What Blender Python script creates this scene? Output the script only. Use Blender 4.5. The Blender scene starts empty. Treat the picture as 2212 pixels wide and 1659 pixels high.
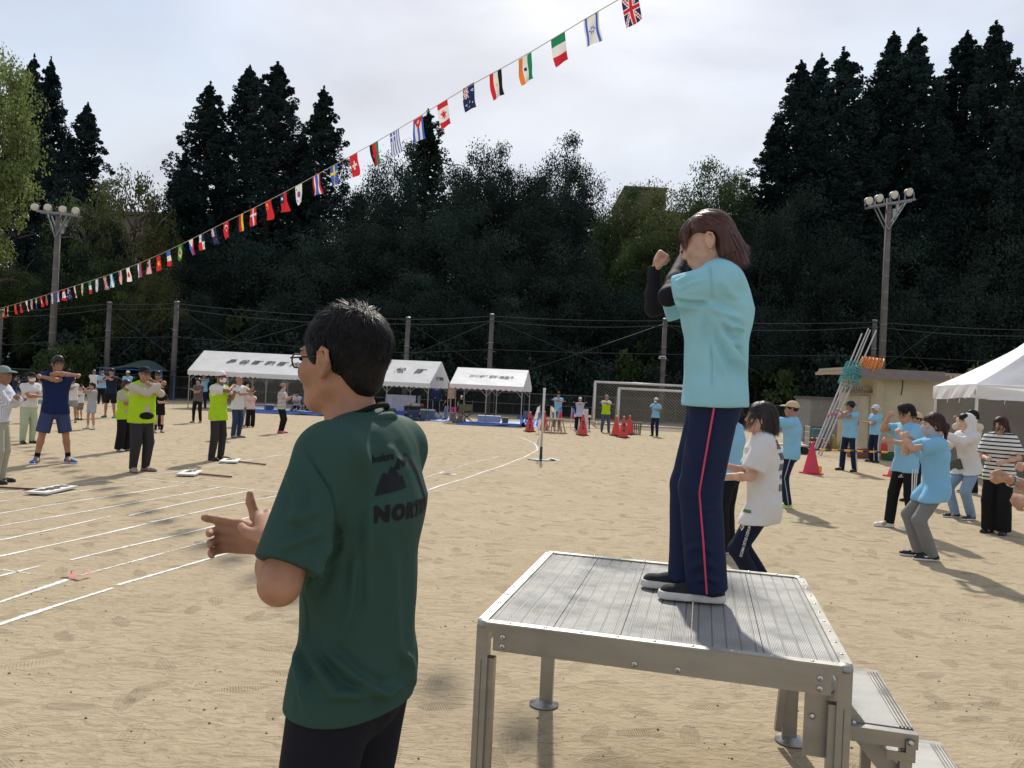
import bpy, bmesh, math, random
import numpy as np
from mathutils import Vector, Matrix
from mathutils.bvhtree import BVHTree

# ------------------------------------------------------------------ camera, world, sun, exposure
SC = bpy.context.scene
COL = SC.collection
FPX, CAMZ, ROLL = 1661.0, 1.62, math.atan(.048)      # focal length in pixels of a 2212 x 1659 frame
cam_data = bpy.data.cameras.new('camera')
cam_data.sensor_width = 36; cam_data.lens = 36*FPX/2212; cam_data.clip_start = .05; cam_data.clip_end = 3000
CAM = bpy.data.objects.new('camera', cam_data); COL.objects.link(CAM)
cs, sn = math.cos(ROLL), math.sin(ROLL)
PIT = math.atan(9/FPX); cp, sp_ = math.cos(PIT), math.sin(PIT)                        # slight upward tilt
_F = Vector((0, cp, sp_)); _R0 = Vector((1, 0, 0)); _U0 = Vector((0, -sp_, cp))
_R = _R0*cs+_U0*sn; _U = _U0*cs-_R0*sn
CAM.matrix_world = Matrix(((_R.x, _U.x, -_F.x, 0), (_R.y, _U.y, -_F.y, 0), (_R.z, _U.z, -_F.z, CAMZ), (0, 0, 0, 1)))
SC.camera = CAM

SUN_EL, SUN_AZ = math.radians(43), math.radians(2.5)   # azimuth from +Y towards +X
sdir = Vector((math.sin(SUN_AZ)*math.cos(SUN_EL), math.cos(SUN_AZ)*math.cos(SUN_EL), math.sin(SUN_EL)))
W = bpy.data.worlds.new('World'); SC.world = W; W.use_nodes = True
nt = W.node_tree; nt.nodes.clear()
def wn(t, **k):
    n = nt.nodes.new(t)
    for a, b in k.items(): setattr(n, a, b)
    return n
out = wn('ShaderNodeOutputWorld'); bg = wn('ShaderNodeBackground')
sky = wn('ShaderNodeTexSky', sky_type='NISHITA', sun_disc=False, sun_elevation=SUN_EL, sun_rotation=SUN_AZ, air_density=1.4, dust_density=1.2)
bg.inputs[1].default_value = .12
tc = wn('ShaderNodeTexCoord'); mp = wn('ShaderNodeMapping'); mp.inputs[3].default_value = (1.1, 1.1, 2.2)
nz = wn('ShaderNodeTexNoise'); nz.inputs['Scale'].default_value = 1.9; nz.inputs['Detail'].default_value = 7; nz.inputs['Roughness'].default_value = .5
nz.inputs['Distortion'].default_value = .35
rp = wn('ShaderNodeValToRGB'); rp.color_ramp.elements[0].position = .30; rp.color_ramp.elements[1].position = .66
rp.color_ramp.elements[0].color = (.40, .40, .40, 1); rp.color_ramp.elements[1].color = (.97, .97, .97, 1)
mx = wn('ShaderNodeMixRGB')                                                  # thin layered cloud veil
nz2 = wn('ShaderNodeTexNoise'); nz2.inputs['Scale'].default_value = 3.1; nz2.inputs['Detail'].default_value = 6; nz2.inputs['Distortion'].default_value = .5
mp2 = wn('ShaderNodeMapping'); mp2.inputs[3].default_value = (.8, .8, 2.4); mp2.inputs[1].default_value = (3.1, 1.7, .4)
rp2 = wn('ShaderNodeValToRGB'); rp2.color_ramp.elements[0].position = .34; rp2.color_ramp.elements[1].position = .64
rp2.color_ramp.elements[0].color = (3.75, 3.95, 4.65, 1); rp2.color_ramp.elements[1].color = (4.95, 5.05, 5.45, 1)
nt.links.new(tc.outputs['Generated'], mp2.inputs[0]); nt.links.new(mp2.outputs[0], nz2.inputs['Vector']); nt.links.new(nz2.outputs['Fac'], rp2.inputs[0]); nt.links.new(rp2.outputs[0], mx.inputs[2])
L = nt.links.new
L(tc.outputs['Generated'], mp.inputs[0]); L(mp.outputs[0], nz.inputs['Vector']); L(nz.outputs['Fac'], rp.inputs[0])
L(sky.outputs[0], mx.inputs[1]); L(rp.outputs[0], mx.inputs[0]); L(mx.outputs[0], bg.inputs[0]); L(bg.outputs[0], out.inputs[0])

sl = bpy.data.lights.new('sun', 'SUN'); sl.energy = 3.7; sl.angle = math.radians(1.7); sl.color = (1, .94, .84)
SUN = bpy.data.objects.new('sun', sl); COL.objects.link(SUN)
SUN.rotation_euler = sdir.to_track_quat('Z', 'Y').to_euler(); SUN.location = (0, 20, 40)
vs = SC.view_settings
vs.view_transform = 'Standard'; vs.look = 'None'; vs.exposure = .28; vs.gamma = 1; vs.use_curve_mapping = False
SC.render.engine = 'CYCLES'
SC.cycles.use_denoising = True
SC.cycles.max_bounces = 8; SC.cycles.diffuse_bounces = 4; SC.cycles.transparent_max_bounces = 12
SC.cycles.sample_clamp_indirect = 6

# ------------------------------------------------------------------ picture <-> place
def ray(px, py):
    d = _F+_R*((px-1106)/FPX)-_U*((py-829)/FPX); return np.array(d)/d.y
def at(px, py, depth):                     # point at a forward distance
    r = ray(px, py); return Vector((r[0]*depth, depth, CAMZ+r[2]*depth))
def gnd(px, py, z=0.0):                    # point on a horizontal plane
    r = ray(px, py); d = (z-CAMZ)/r[2]; return Vector((r[0]*d, d, z))
def hz(px): return 838+.048*(px-1106)
def topz(px, py, depth): return at(px, py, depth).z
def pix(P):                                # Nx3 -> pixel coordinates
    P = np.asarray(P, float)-np.array([0, 0, CAMZ]); f = P@np.array(_F)
    return np.stack([1106+P@np.array(_R)/f*FPX, 829-P@np.array(_U)/f*FPX], 1)

# ------------------------------------------------------------------ materials
def lin(c):
    c = [v/255 for v in c]
    return tuple((v/12.92 if v <= .04045 else ((v+.055)/1.055)**2.4) for v in c)
MATS = {}
def M(name, col, rough=.7, metal=0.0, var=.12, vscale=6, bump=0.0, bscale=60, trans=0.0, spec=.4, stretch=None, rnd=0.0, srgb=True, bump2=None):
    """plain procedural material: colour with slight variation, optional bump and translucency"""
    if name in MATS: return MATS[name]
    m = bpy.data.materials.new(name); m.use_nodes = True; MATS[name] = m
    t = m.node_tree; N = t.nodes; b = N['Principled BSDF']; lk = t.links.new
    c = lin(col) if srgb else col
    b.inputs['Roughness'].default_value = rough; b.inputs['Metallic'].default_value = metal
    b.inputs['Specular IOR Level'].default_value = spec
    co = N.new('ShaderNodeTexCoord'); vec = co.outputs['Object']
    if stretch:
        mpn = N.new('ShaderNodeMapping'); mpn.inputs[3].default_value = stretch; lk(vec, mpn.inputs[0]); vec = mpn.outputs[0]
    n = N.new('ShaderNodeTexNoise'); n.inputs['Scale'].default_value = vscale; n.inputs['Detail'].default_value = 5; lk(vec, n.inputs['Vector'])
    r = N.new('ShaderNodeMapRange'); r.inputs[1].default_value = .3; r.inputs[2].default_value = .7
    r.inputs[3].default_value = 1-var; r.inputs[4].default_value = 1+var; lk(n.outputs['Fac'], r.inputs[0])
    val = r.outputs[0]
    if rnd:
        oi = N.new('ShaderNodeObjectInfo'); r2 = N.new('ShaderNodeMapRange'); r2.inputs[3].default_value = 1-rnd; r2.inputs[4].default_value = 1+rnd
        lk(oi.outputs['Random'], r2.inputs[0]); mm = N.new('ShaderNodeMath'); mm.operation = 'MULTIPLY'; lk(val, mm.inputs[0]); lk(r2.outputs[0], mm.inputs[1]); val = mm.outputs[0]
    h = N.new('ShaderNodeHueSaturation'); h.inputs['Color'].default_value = (*c, 1); lk(val, h.inputs['Value'])
    lk(h.outputs[0], b.inputs['Base Color'])
    if bump:
        bn = N.new('ShaderNodeTexNoise'); bn.inputs['Scale'].default_value = bscale; bn.inputs['Detail'].default_value = 4; lk(vec, bn.inputs['Vector'])
        bp = N.new('ShaderNodeBump'); bp.inputs['Strength'].default_value = 1; bp.inputs['Distance'].default_value = bump
        lk(bn.outputs['Fac'], bp.inputs['Height']); lk(bp.outputs[0], b.inputs['Normal'])
    if trans:
        tr = N.new('ShaderNodeBsdfTranslucent'); lk(h.outputs[0], tr.inputs[0])
        ms = N.new('ShaderNodeMixShader'); ms.inputs[0].default_value = trans
        o = N['Material Output']; lk(b.outputs[0], ms.inputs[1]); lk(tr.outputs[0], ms.inputs[2]); lk(ms.outputs[0], o.inputs[0])
    return m

# ------------------------------------------------------------------ mesh helpers
def mesh_np(name, V, F, smooth=False):
    """V Nx3 array, F Mx4 or Mx3 array"""
    me = bpy.data.meshes.new(name); V = np.asarray(V, np.float32); F = np.asarray(F, np.int32)
    k = F.shape[1]; me.vertices.add(len(V)); me.vertices.foreach_set('co', V.ravel())
    me.loops.add(F.size); me.loops.foreach_set('vertex_index', F.ravel())
    me.polygons.add(len(F)); me.polygons.foreach_set('loop_start', np.arange(0, F.size, k, dtype=np.int32))
    me.polygons.foreach_set('loop_total', np.full(len(F), k, np.int32))
    if smooth: me.polygons.foreach_set('use_smooth', np.ones(len(F), bool))
    me.update(calc_edges=True); me.validate()
    return me
class MB:
    """collects shapes for ONE mesh"""
    def __init__(s): s.v = []; s.f = []; s.mi = []; s.cur = 0
    def add(s, vs, fs):
        o = len(s.v); s.v += [tuple(v) for v in vs]; s.f += [tuple(i+o for i in f) for f in fs]; s.mi += [s.cur]*len(fs); return s
    def box(s, c, size, rot=None, taper=1.0):
        hx, hy, hz_ = [q/2 for q in size]; c = Vector(c)
        P = [Vector((x*hx*(taper if z > 0 else 1), y*hy*(taper if z > 0 else 1), z*hz_)) for z in (-1, 1) for x, y in ((-1, -1), (1, -1), (1, 1), (-1, 1))]
        if rot is not None: P = [rot @ p for p in P]
        return s.add([p+c for p in P], [(3, 2, 1, 0), (4, 5, 6, 7), (0, 1, 5, 4), (1, 2, 6, 5), (2, 3, 7, 6), (3, 0, 4, 7)])
    def bar(s, a, b, w, h, up=(0, 0, 1)):          # rectangular bar from a to b
        a, b = Vector(a), Vector(b); d = (b-a); l = d.length; d.normalize(); u = Vector(up)
        x = d.cross(u)
        if x.length < 1e-4: x = d.cross(Vector((1, 0, 0)))
        x.normalize(); u = x.cross(d); R = Matrix((x, d, u)).transposed()
        return s.box((a+b)/2, (w, l, h), R)
    def tube(s, pts, r, n=8, caps=True):
        pts = [Vector(p) for p in pts]; m = len(pts); rs = r if isinstance(r, (list, tuple)) else [r]*m
        vs, fs = [], []; ref = None
        for i, p in enumerate(pts):
            d = (pts[min(i+1, m-1)]-pts[max(i-1, 0)]).normalized()
            if ref is None: ref = d.orthogonal().normalized()
            ref = (ref-d*ref.dot(d))
            ref = d.orthogonal().normalized() if ref.length < 1e-5 else ref.normalized()
            y = d.cross(ref)
            for k in range(n):
                a = 2*math.pi*k/n; vs.append(p+(ref*math.cos(a)+y*math.sin(a))*rs[i])
        for i in range(m-1):
            for k in range(n): fs.append((i*n+k, i*n+(k+1) % n, (i+1)*n+(k+1) % n, (i+1)*n+k))
        if caps: fs.append(tuple(reversed(range(n)))); fs.append(tuple((m-1)*n+k for k in range(n)))
        return s.add(vs, fs)
    def lathe(s, prof, c=(0, 0, 0), n=16, axis=None):      # profile [(r, z)...]
        c = Vector(c); R = Vector(axis).to_track_quat('Z', 'Y').to_matrix() if axis is not None else Matrix.Identity(3)
        vs = [c+R @ Vector((r*math.cos(2*math.pi*k/n), r*math.sin(2*math.pi*k/n), z)) for r, z in prof for k in range(n)]
        fs = [(i*n+k, i*n+(k+1) % n, (i+1)*n+(k+1) % n, (i+1)*n+k) for i in range(len(prof)-1) for k in range(n)]
        fs.append(tuple(reversed(range(n)))); fs.append(tuple((len(prof)-1)*n+k for k in range(n)))
        return s.add(vs, fs)
    def grid(s, nu, nv, fn):
        vs = [fn(i/nu, j/nv) for j in range(nv+1) for i in range(nu+1)]
        fs = [(j*(nu+1)+i, j*(nu+1)+i+1, (j+1)*(nu+1)+i+1, (j+1)*(nu+1)+i) for j in range(nv) for i in range(nu)]
        return s.add(vs, fs)
    def prism(s, poly, o, u, v, d):                # extruded outline: poly in (u, v) plane
        o, u, v, d = Vector(o), Vector(u), Vector(v), Vector(d); n = len(poly)
        vs = [o+u*x+v*y for x, y in poly]+[o+u*x+v*y+d for x, y in poly]
        fs = [tuple(reversed(range(n))), tuple(range(n, 2*n))]+[(i, (i+1) % n, n+(i+1) % n, n+i) for i in range(n)]
        return s.add(vs, fs)
    def obj(s, name, mats, parent=None, smooth=False, base=None):
        me = bpy.data.meshes.new(name); V = s.v
        me.from_pydata(V, [], s.f); 
        for m in (mats if isinstance(mats, (list, tuple)) else [mats]): me.materials.append(m)
        if len(set(s.mi)) > 1 or s.cur: me.polygons.foreach_set('material_index', s.mi)
        if smooth: me.polygons.foreach_set('use_smooth', [True]*len(me.polygons))
        me.update(); o = bpy.data.objects.new(name, me); COL.objects.link(o)
        if base is not None: o.location = base
        if parent is not None: o.parent = parent
        return o
def tag(o, label=None, cat=None, group=None, kind=None):
    if label: o['label'] = label
    if cat: o['category'] = cat
    if group: o['group'] = group
    if kind: o['kind'] = kind
    return o
def thing(name, label, cat, loc=(0, 0, 0), rz=0, group=None):
    o = bpy.data.objects.new(name, None); COL.objects.link(o); o.location = loc; o.rotation_euler = (0, 0, rz); o.empty_display_size = .1
    return tag(o, label, cat, group)
def mobj(name, me, mat, parent=None):
    o = bpy.data.objects.new(name, me); COL.objects.link(o)
    for m in (mat if isinstance(mat, (list, tuple)) else [mat]):
        if m: me.materials.append(m)
    if parent is not None: o.parent = parent
    return o
def copy_tree(o, parent=None):
    c = o.copy(); COL.objects.link(c); c.parent = parent
    for ch in o.children: copy_tree(ch, c)
    return c
def text_mesh(body, size=1.0, ext=0.0, bold=0.0, align='CENTER', spacing=1.0):
    cu = bpy.data.curves.new('lettering', 'FONT'); cu.body = body; cu.size = size; cu.extrude = ext; cu.offset = bold
    cu.align_x = align; cu.align_y = 'CENTER'; cu.space_character = spacing; cu.resolution_u = 3
    o = bpy.data.objects.new('lettering', cu); COL.objects.link(o); bpy.context.view_layer.update()
    me = bpy.data.meshes.new_from_object(o.evaluated_get(bpy.context.evaluated_depsgraph_get()))
    bpy.data.objects.remove(o); bpy.data.curves.remove(cu)
    return me
def flat_text(body, o, u, v, size, mat, parent, name='lettering', bold=0.0, shear=0.0, spacing=1.0, off=.004):
    """lettering laid on a plane: o centre, u right, v up (world or parent space)"""
    me = text_mesh(body, size, 0, bold, spacing=spacing); u, v = Vector(u).normalized(), Vector(v).normalized(); n = u.cross(v); o = Vector(o)
    for w in me.vertices: w.co = o+u*(w.co.x+shear*w.co.y)+v*w.co.y+n*off
    return mobj(name, me, mat, parent)

# ------------------------------------------------------------------ signed distance modelling (bodies, clothes)
class SDF:
    def __init__(s, h, lo, hi):
        s.h = h; s.lo = np.array(lo, float)-4*h; n = np.ceil((np.array(hi, float)+4*h-s.lo)/h).astype(int)+1
        s.D = np.full(n, 9., np.float32); s.ax = [(s.lo[i]+h*np.arange(n[i])).astype(np.float32) for i in range(3)]
    def win(s, lo, hi):
        a = np.clip(np.floor((np.array(lo)-s.lo)/s.h).astype(int), 0, np.array(s.D.shape)-1)
        b = np.clip(np.ceil((np.array(hi)-s.lo)/s.h).astype(int)+1, 1, s.D.shape)
        b = np.maximum(b, a+1)
        sl = tuple(slice(a[i], b[i]) for i in range(3))
        return sl, s.ax[0][sl[0]][:, None, None], s.ax[1][sl[1]][None, :, None], s.ax[2][sl[2]][None, None, :]
    def put(s, sl, d, k, op):
        A = s.D[sl]
        if op == 'u':
            if k <= 0: s.D[sl] = np.minimum(A, d); return
            g = np.clip(.5+.5*(A-d)/k, 0, 1); s.D[sl] = A*(1-g)+d*g-k*g*(1-g)
        elif op == 's':
            d = -d
            if k <= 0: s.D[sl] = np.maximum(A, d); return
            g = np.clip(.5-.5*(A-d)/k, 0, 1); s.D[sl] = A*(1-g)+d*g+k*g*(1-g)
    def cone(s, a, b, ra, rb=None, k=.02, flat=None, op='u', cap=False, capa=False):
        a, b = np.array(a, float), np.array(b, float); rb = ra if rb is None else rb; R = max(ra, rb)+k+2*s.h
        sl, X, Y, Z = s.win(np.minimum(a, b)-R, np.maximum(a, b)+R)
        ab = b-a; L2 = max(float(ab@ab), 1e-9); x, y, z = X-a[0], Y-a[1], Z-a[2]
        tt = (x*ab[0]+y*ab[1]+z*ab[2])/L2; t = np.clip(tt, 0, 1)
        dx, dy, dz = x-t*ab[0], y-t*ab[1], z-t*ab[2]; q = dx*dx+dy*dy+dz*dz; sc = 1.0
        if flat is not None:                       # flatten across direction n: (n, factor > 1)
            n, f = np.array(flat[0], float), flat[1]; n = n/np.linalg.norm(n); c = dx*n[0]+dy*n[1]+dz*n[2]; q = q+c*c*(f*f-1); sc = 1/(.5+.5*f)
        d = (np.sqrt(q)-(ra+(rb-ra)*t))*sc
        if cap: d = np.maximum(d, (tt-1)*math.sqrt(L2))
        if capa: d = np.maximum(d, -tt*math.sqrt(L2))
        s.put(sl, d, k, op); return s
    def ell(s, c, r, R=None, k=.02, op='u'):
        c = np.array(c, float); r = np.array(r, float); m = r.max()+k+2*s.h
        sl, X, Y, Z = s.win(c-m, c+m); x, y, z = X-c[0], Y-c[1], Z-c[2]
        if R is not None:
            R = np.array(R); x, y, z = (R[0, i]*x+R[1, i]*y+R[2, i]*z for i in range(3))
        k0 = np.sqrt((x/r[0])**2+(y/r[1])**2+(z/r[2])**2); k1 = np.sqrt((x/r[0]**2)**2+(y/r[1]**2)**2+(z/r[2]**2)**2)
        d = k0*(k0-1)/np.maximum(k1, 1e-6); s.put(sl, d, k, op); return s
    def cut(s, p, n, k=0.0):                       # remove the side n points to
        p, n = np.array(p, float), np.array(n, float); n = n/np.linalg.norm(n)
        d = (s.ax[0][:, None, None]-p[0])*n[0]+(s.ax[1][None, :, None]-p[1])*n[1]+(s.ax[2][None, None, :]-p[2])*n[2]
        s.D = np.maximum(s.D, d.astype(np.float32)); return s
    def mesh(s, smooth=1):
        D = s.D; S = D < 0; c = np.zeros(tuple(n-1 for n in D.shape), np.int8)
        for i in (0, 1):
            for j in (0, 1):
                for k in (0, 1): c += S[i:c.shape[0]+i, j:c.shape[1]+j, k:c.shape[2]+k]
        act = (c > 0) & (c < 8); I, J, K = np.nonzero(act); idx = np.full(c.shape, -1, np.int32); idx[I, J, K] = np.arange(len(I))
        acc = np.zeros((len(I), 3)); cnt = np.zeros(len(I))
        for ax in range(3):
            o = [a for a in range(3) if a != ax]
            for p in (0, 1):
                for q in (0, 1):
                    off = [0, 0, 0]; off[o[0]] = p; off[o[1]] = q; of2 = list(off); of2[ax] = 1
                    d0 = D[I+off[0], J+off[1], K+off[2]]; d1 = D[I+of2[0], J+of2[1], K+of2[2]]
                    m = (d0 < 0) != (d1 < 0); t = np.where(m, d0/np.where(m, d0-d1, 1), 0)
                    pos = np.tile(np.array(off, float), (len(I), 1)); pos[:, ax] = t
                    acc += pos*m[:, None]; cnt += m
        V = s.lo+s.h*(np.stack([I, J, K], 1)+acc/np.maximum(cnt, 1)[:, None])
        Q = []
        for ax in range(3):
            o = [(ax+1) % 3, (ax+2) % 3]; sh = list(D.shape); 
            A = [slice(None)]*3; B = [slice(None)]*3; A[ax] = slice(0, -1); B[ax] = slice(1, None)
            a, b = S[tuple(A)], S[tuple(B)]; e = np.argwhere(a != b)
            e = e[(e[:, o[0]] > 0) & (e[:, o[1]] > 0) & (e[:, o[0]] < sh[o[0]]-1) & (e[:, o[1]] < sh[o[1]]-1)]
            ins = a[e[:, 0], e[:, 1], e[:, 2]]
            def g(p, q):
                w = e.copy(); w[:, o[0]] -= p; w[:, o[1]] -= q; return idx[w[:, 0], w[:, 1], w[:, 2]]
            quad = np.stack([g(1, 1), g(0, 1), g(0, 0), g(1, 0)], 1)
            quad[~ins] = quad[~ins][:, ::-1]; Q.append(quad)
        F = np.concatenate(Q); F = F[(F >= 0).all(1)]
        for _ in range(smooth): V = lap(V, F)
        return V, F
def lap(V, F, w=.5):
    A = np.zeros_like(V); n = np.zeros(len(V))
    for i in range(4):
        for j in ((i+1) % 4, (i-1) % 4):
            for x in range(3): A[:, x] += np.bincount(F[:, i], V[F[:, j], x], len(V))
            n += np.bincount(F[:, i], minlength=len(V))
    return V*(1-w)+w*A/np.maximum(n, 1)[:, None]
def vnorm(V, F):
    n = np.cross(V[F[:, 2]]-V[F[:, 0]], V[F[:, 3]]-V[F[:, 1]]); A = np.zeros_like(V)
    for i in range(4):
        for x in range(3): A[:, x] += np.bincount(F[:, i], n[:, x], len(V))
    return A/np.maximum(np.linalg.norm(A, axis=1), 1e-9)[:, None]
def wob(P, f, seed=0):                    # cheap smooth noise -1..1 from warped sines
    r = np.random.RandomState(seed); o = np.zeros(len(P)); a = 1.0; tot = 0
    for i in range(4):
        d = r.normal(size=(3, 3)); d /= np.linalg.norm(d, axis=1)[:, None]; ph = r.rand(3)*6.28
        q = P@d.T*f*(1.7**i)+ph; q = q+1.1*np.sin(q[:, [1, 2, 0]]*.7); o += a*np.sin(q[:, 0])*np.cos(q[:, 1]*.8+q[:, 2]*.3); tot += a; a *= .6
    return o/tot

# ------------------------------------------------------------------ ground
def sand_material():
    m = bpy.data.materials.new('packed_sand'); m.use_nodes = True; t = m.node_tree; N = t.nodes; lk = t.links.new; b = N['Principled BSDF']
    b.inputs['Roughness'].default_value = .95; b.inputs['Specular IOR Level'].default_value = .15
    co = N.new('ShaderNodeTexCoord').outputs['Object']
    def noise(scale, detail=5, rough=.55, vec=co, st=None, dist=0):
        if st:
            mp = N.new('ShaderNodeMapping'); mp.inputs[3].default_value = st; mp.inputs[2].default_value = (0, 0, .35); lk(vec, mp.inputs[0]); vec = mp.outputs[0]
        n = N.new('ShaderNodeTexNoise'); n.inputs['Scale'].default_value = scale; n.inputs['Detail'].default_value = detail; n.inputs['Roughness'].default_value = rough
        n.inputs['Distortion'].default_value = dist; lk(vec, n.inputs['Vector']); return n.outputs['Fac']
    def mth(op, a, b_=None, c=None):
        n = N.new('ShaderNodeMath'); n.operation = op
        for i, v in enumerate((a, b_, c)):
            if v is None: continue
            if isinstance(v, (int, float)): n.inputs[i].default_value = v
            else: lk(v, n.inputs[i])
        return n.outputs[0]
    def vm(op, a, b_=None):
        n = N.new('ShaderNodeVectorMath'); n.operation = op; lk(a, n.inputs[0])
        if b_ is not None: lk(b_, n.inputs[1])
        return n
    def ramp(v, a, b_, lo=0, hi=1):
        n = N.new('ShaderNodeMapRange'); n.inputs[1].default_value = a; n.inputs[2].default_value = b_; n.inputs[3].default_value = lo; n.inputs[4].default_value = hi; n.clamp = True; lk(v, n.inputs[0]); return n.outputs[0]
    big = noise(.16, 5, .6); mid = noise(1.3, 6, .6, st=(1, 1.6, 1), dist=.5); fine = noise(34, 6, .7); grit = noise(190, 2, .6)
    scuff = noise(9, 6, .62, st=(1, 2.2, 1), dist=1.2)
    # shoe prints: one possible print per voronoi cell, each with its own direction and tread
    def prints(scale, seed, freq):
        mp = N.new('ShaderNodeMapping'); mp.inputs[1].default_value = (seed*7.3, seed*3.1, 0); lk(co, mp.inputs[0])
        v = N.new('ShaderNodeTexVoronoi'); v.voronoi_dimensions = '2D'; v.inputs['Scale'].default_value = scale; v.inputs['Randomness'].default_value = .9; lk(mp.outputs[0], v.inputs['Vector'])
        d = vm('SUBTRACT', mp.outputs[0], v.outputs['Position']).outputs[0]
        sp = N.new('ShaderNodeSeparateColor'); lk(v.outputs['Color'], sp.inputs[0])
        vr = N.new('ShaderNodeVectorRotate'); vr.rotation_type = 'Z_AXIS'; lk(d, vr.inputs['Vector']); lk(mth('MULTIPLY', sp.outputs[0], 6.28), vr.inputs['Angle'])
        xy = N.new('ShaderNodeSeparateXYZ'); lk(vr.outputs[0], xy.inputs[0]); x, y = xy.outputs[0], xy.outputs[1]
        rr = mth('ADD', mth('POWER', mth('ABSOLUTE', mth('DIVIDE', x, .13)), 2), mth('POWER', mth('ABSOLUTE', mth('DIVIDE', y, .05)), 2))
        mask = mth('MULTIPLY', ramp(rr, .75, 1.05, 1, 0), ramp(sp.outputs[1], .45, .55))
        tread = mth('MULTIPLY', mth('SINE', mth('MULTIPLY', x, mth('MULTIPLY_ADD', sp.outputs[2], freq, freq))), mth('MULTIPLY_ADD', mth('SINE', mth('MULTIPLY', y, freq*1.1)), .5, .6))
        return mth('MULTIPLY', mask, mth('MULTIPLY', ramp(tread, .0, .6), ramp(mid, .40, .52)))
    pr = mth('ADD', prints(2.4, 1, 260), prints(3.3, 2, 330))
    cr = N.new('ShaderNodeValToRGB'); e = cr.color_ramp.elements
    e[0].position = .3; e[0].color = (.345, .274, .176, 1); e[1].position = .72; e[1].color = (.475, .390, .266, 1)
    lk(mth('ADD', mth('ADD', mth('MULTIPLY', mid, .48), mth('MULTIPLY', big, .32)), mth('ADD', mth('MULTIPLY', fine, .17), mth('MULTIPLY', scuff, .12))), cr.inputs[0])
    dark = ramp(scuff, .30, .52, .74, 1)                                         # darker where the scuff noise is low
    pdk = ramp(pr, 0, 1, 1, .92)
    spk = mth('MULTIPLY', ramp(grit, .3, .42, .72, 1), ramp(noise(62, 3, .5, dist=.6), .26, .36, .62, 1))
    mulv = mth('MULTIPLY', mth('MULTIPLY', dark, pdk), spk)
    h = N.new('ShaderNodeHueSaturation'); lk(cr.outputs[0], h.inputs['Color']); lk(mulv, h.inputs['Value']); lk(h.outputs[0], b.inputs['Base Color'])
    hgt = mth('ADD', mth('ADD', mth('MULTIPLY', scuff, .017), mth('MULTIPLY', fine, .006)), mth('MULTIPLY', pr, -.008))
    bp = N.new('ShaderNodeBump'); bp.inputs['Distance'].default_value = 1; bp.inputs['Strength'].default_value = 1; lk(hgt, bp.inputs['Height']); lk(bp.outputs[0], b.inputs['Normal'])
    return m
SAND = sand_material()
gm = MB(); gm.add([(-400, -60, 0), (400, -60, 0), (400, 900, 0), (-400, 900, 0)], [(0, 1, 2, 3)])
tag(gm.obj('ground', SAND), kind='structure')

def chalk_material():
    m = bpy.data.materials.new('chalk_powder'); m.use_nodes = True; t = m.node_tree; N = t.nodes; lk = t.links.new; b = N['Principled BSDF']
    b.inputs['Base Color'].default_value = (.78, .77, .74, 1); b.inputs['Roughness'].default_value = 1; b.inputs['Specular IOR Level'].default_value = .1
    co = N.new('ShaderNodeTexCoord'); n = N.new('ShaderNodeTexNoise'); n.inputs['Scale'].default_value = 26; n.inputs['Detail'].default_value = 6; n.inputs['Roughness'].default_value = .7
    n2 = N.new('ShaderNodeTexNoise'); n2.inputs['Scale'].default_value = 2.2; n2.inputs['Detail'].default_value = 2
    lk(co.outputs['Object'], n.inputs['Vector']); lk(co.outputs['Object'], n2.inputs['Vector'])
    uv = N.new('ShaderNodeUVMap'); sx = N.new('ShaderNodeSeparateXYZ'); lk(uv.outputs[0], sx.inputs[0])
    def mth(op, a, b_):
        q = N.new('ShaderNodeMath'); q.operation = op
        for i, v in enumerate((a, b_)):
            if isinstance(v, (int, float)): q.inputs[i].default_value = v
            else: lk(v, q.inputs[i])
        return q.outputs[0]
    edge = mth('MULTIPLY', mth('ABSOLUTE', mth('SUBTRACT', sx.outputs[0], .5), 0), 2)          # 0 centre .. 1 edge
    dens = mth('SUBTRACT', mth('ADD', mth('MULTIPLY', n.outputs['Fac'], 1.5), mth('MULTIPLY', n2.outputs['Fac'], .9)), mth('ADD', mth('MULTIPLY', edge, .75), sx.outputs[1]))
    mr = N.new('ShaderNodeMapRange'); mr.inputs[1].default_value = .46; mr.inputs[2].default_value = .84; lk(dens, mr.inputs[0])
    tr = N.new('ShaderNodeBsdfTransparent'); ms = N.new('ShaderNodeMixShader'); lk(mr.outputs[0], ms.inputs[0]); lk(tr.outputs[0], ms.inputs[1]); lk(b.outputs[0], ms.inputs[2])
    lk(ms.outputs[0], N['Material Output'].inputs[0]); return m
CHALK = chalk_material()
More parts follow.
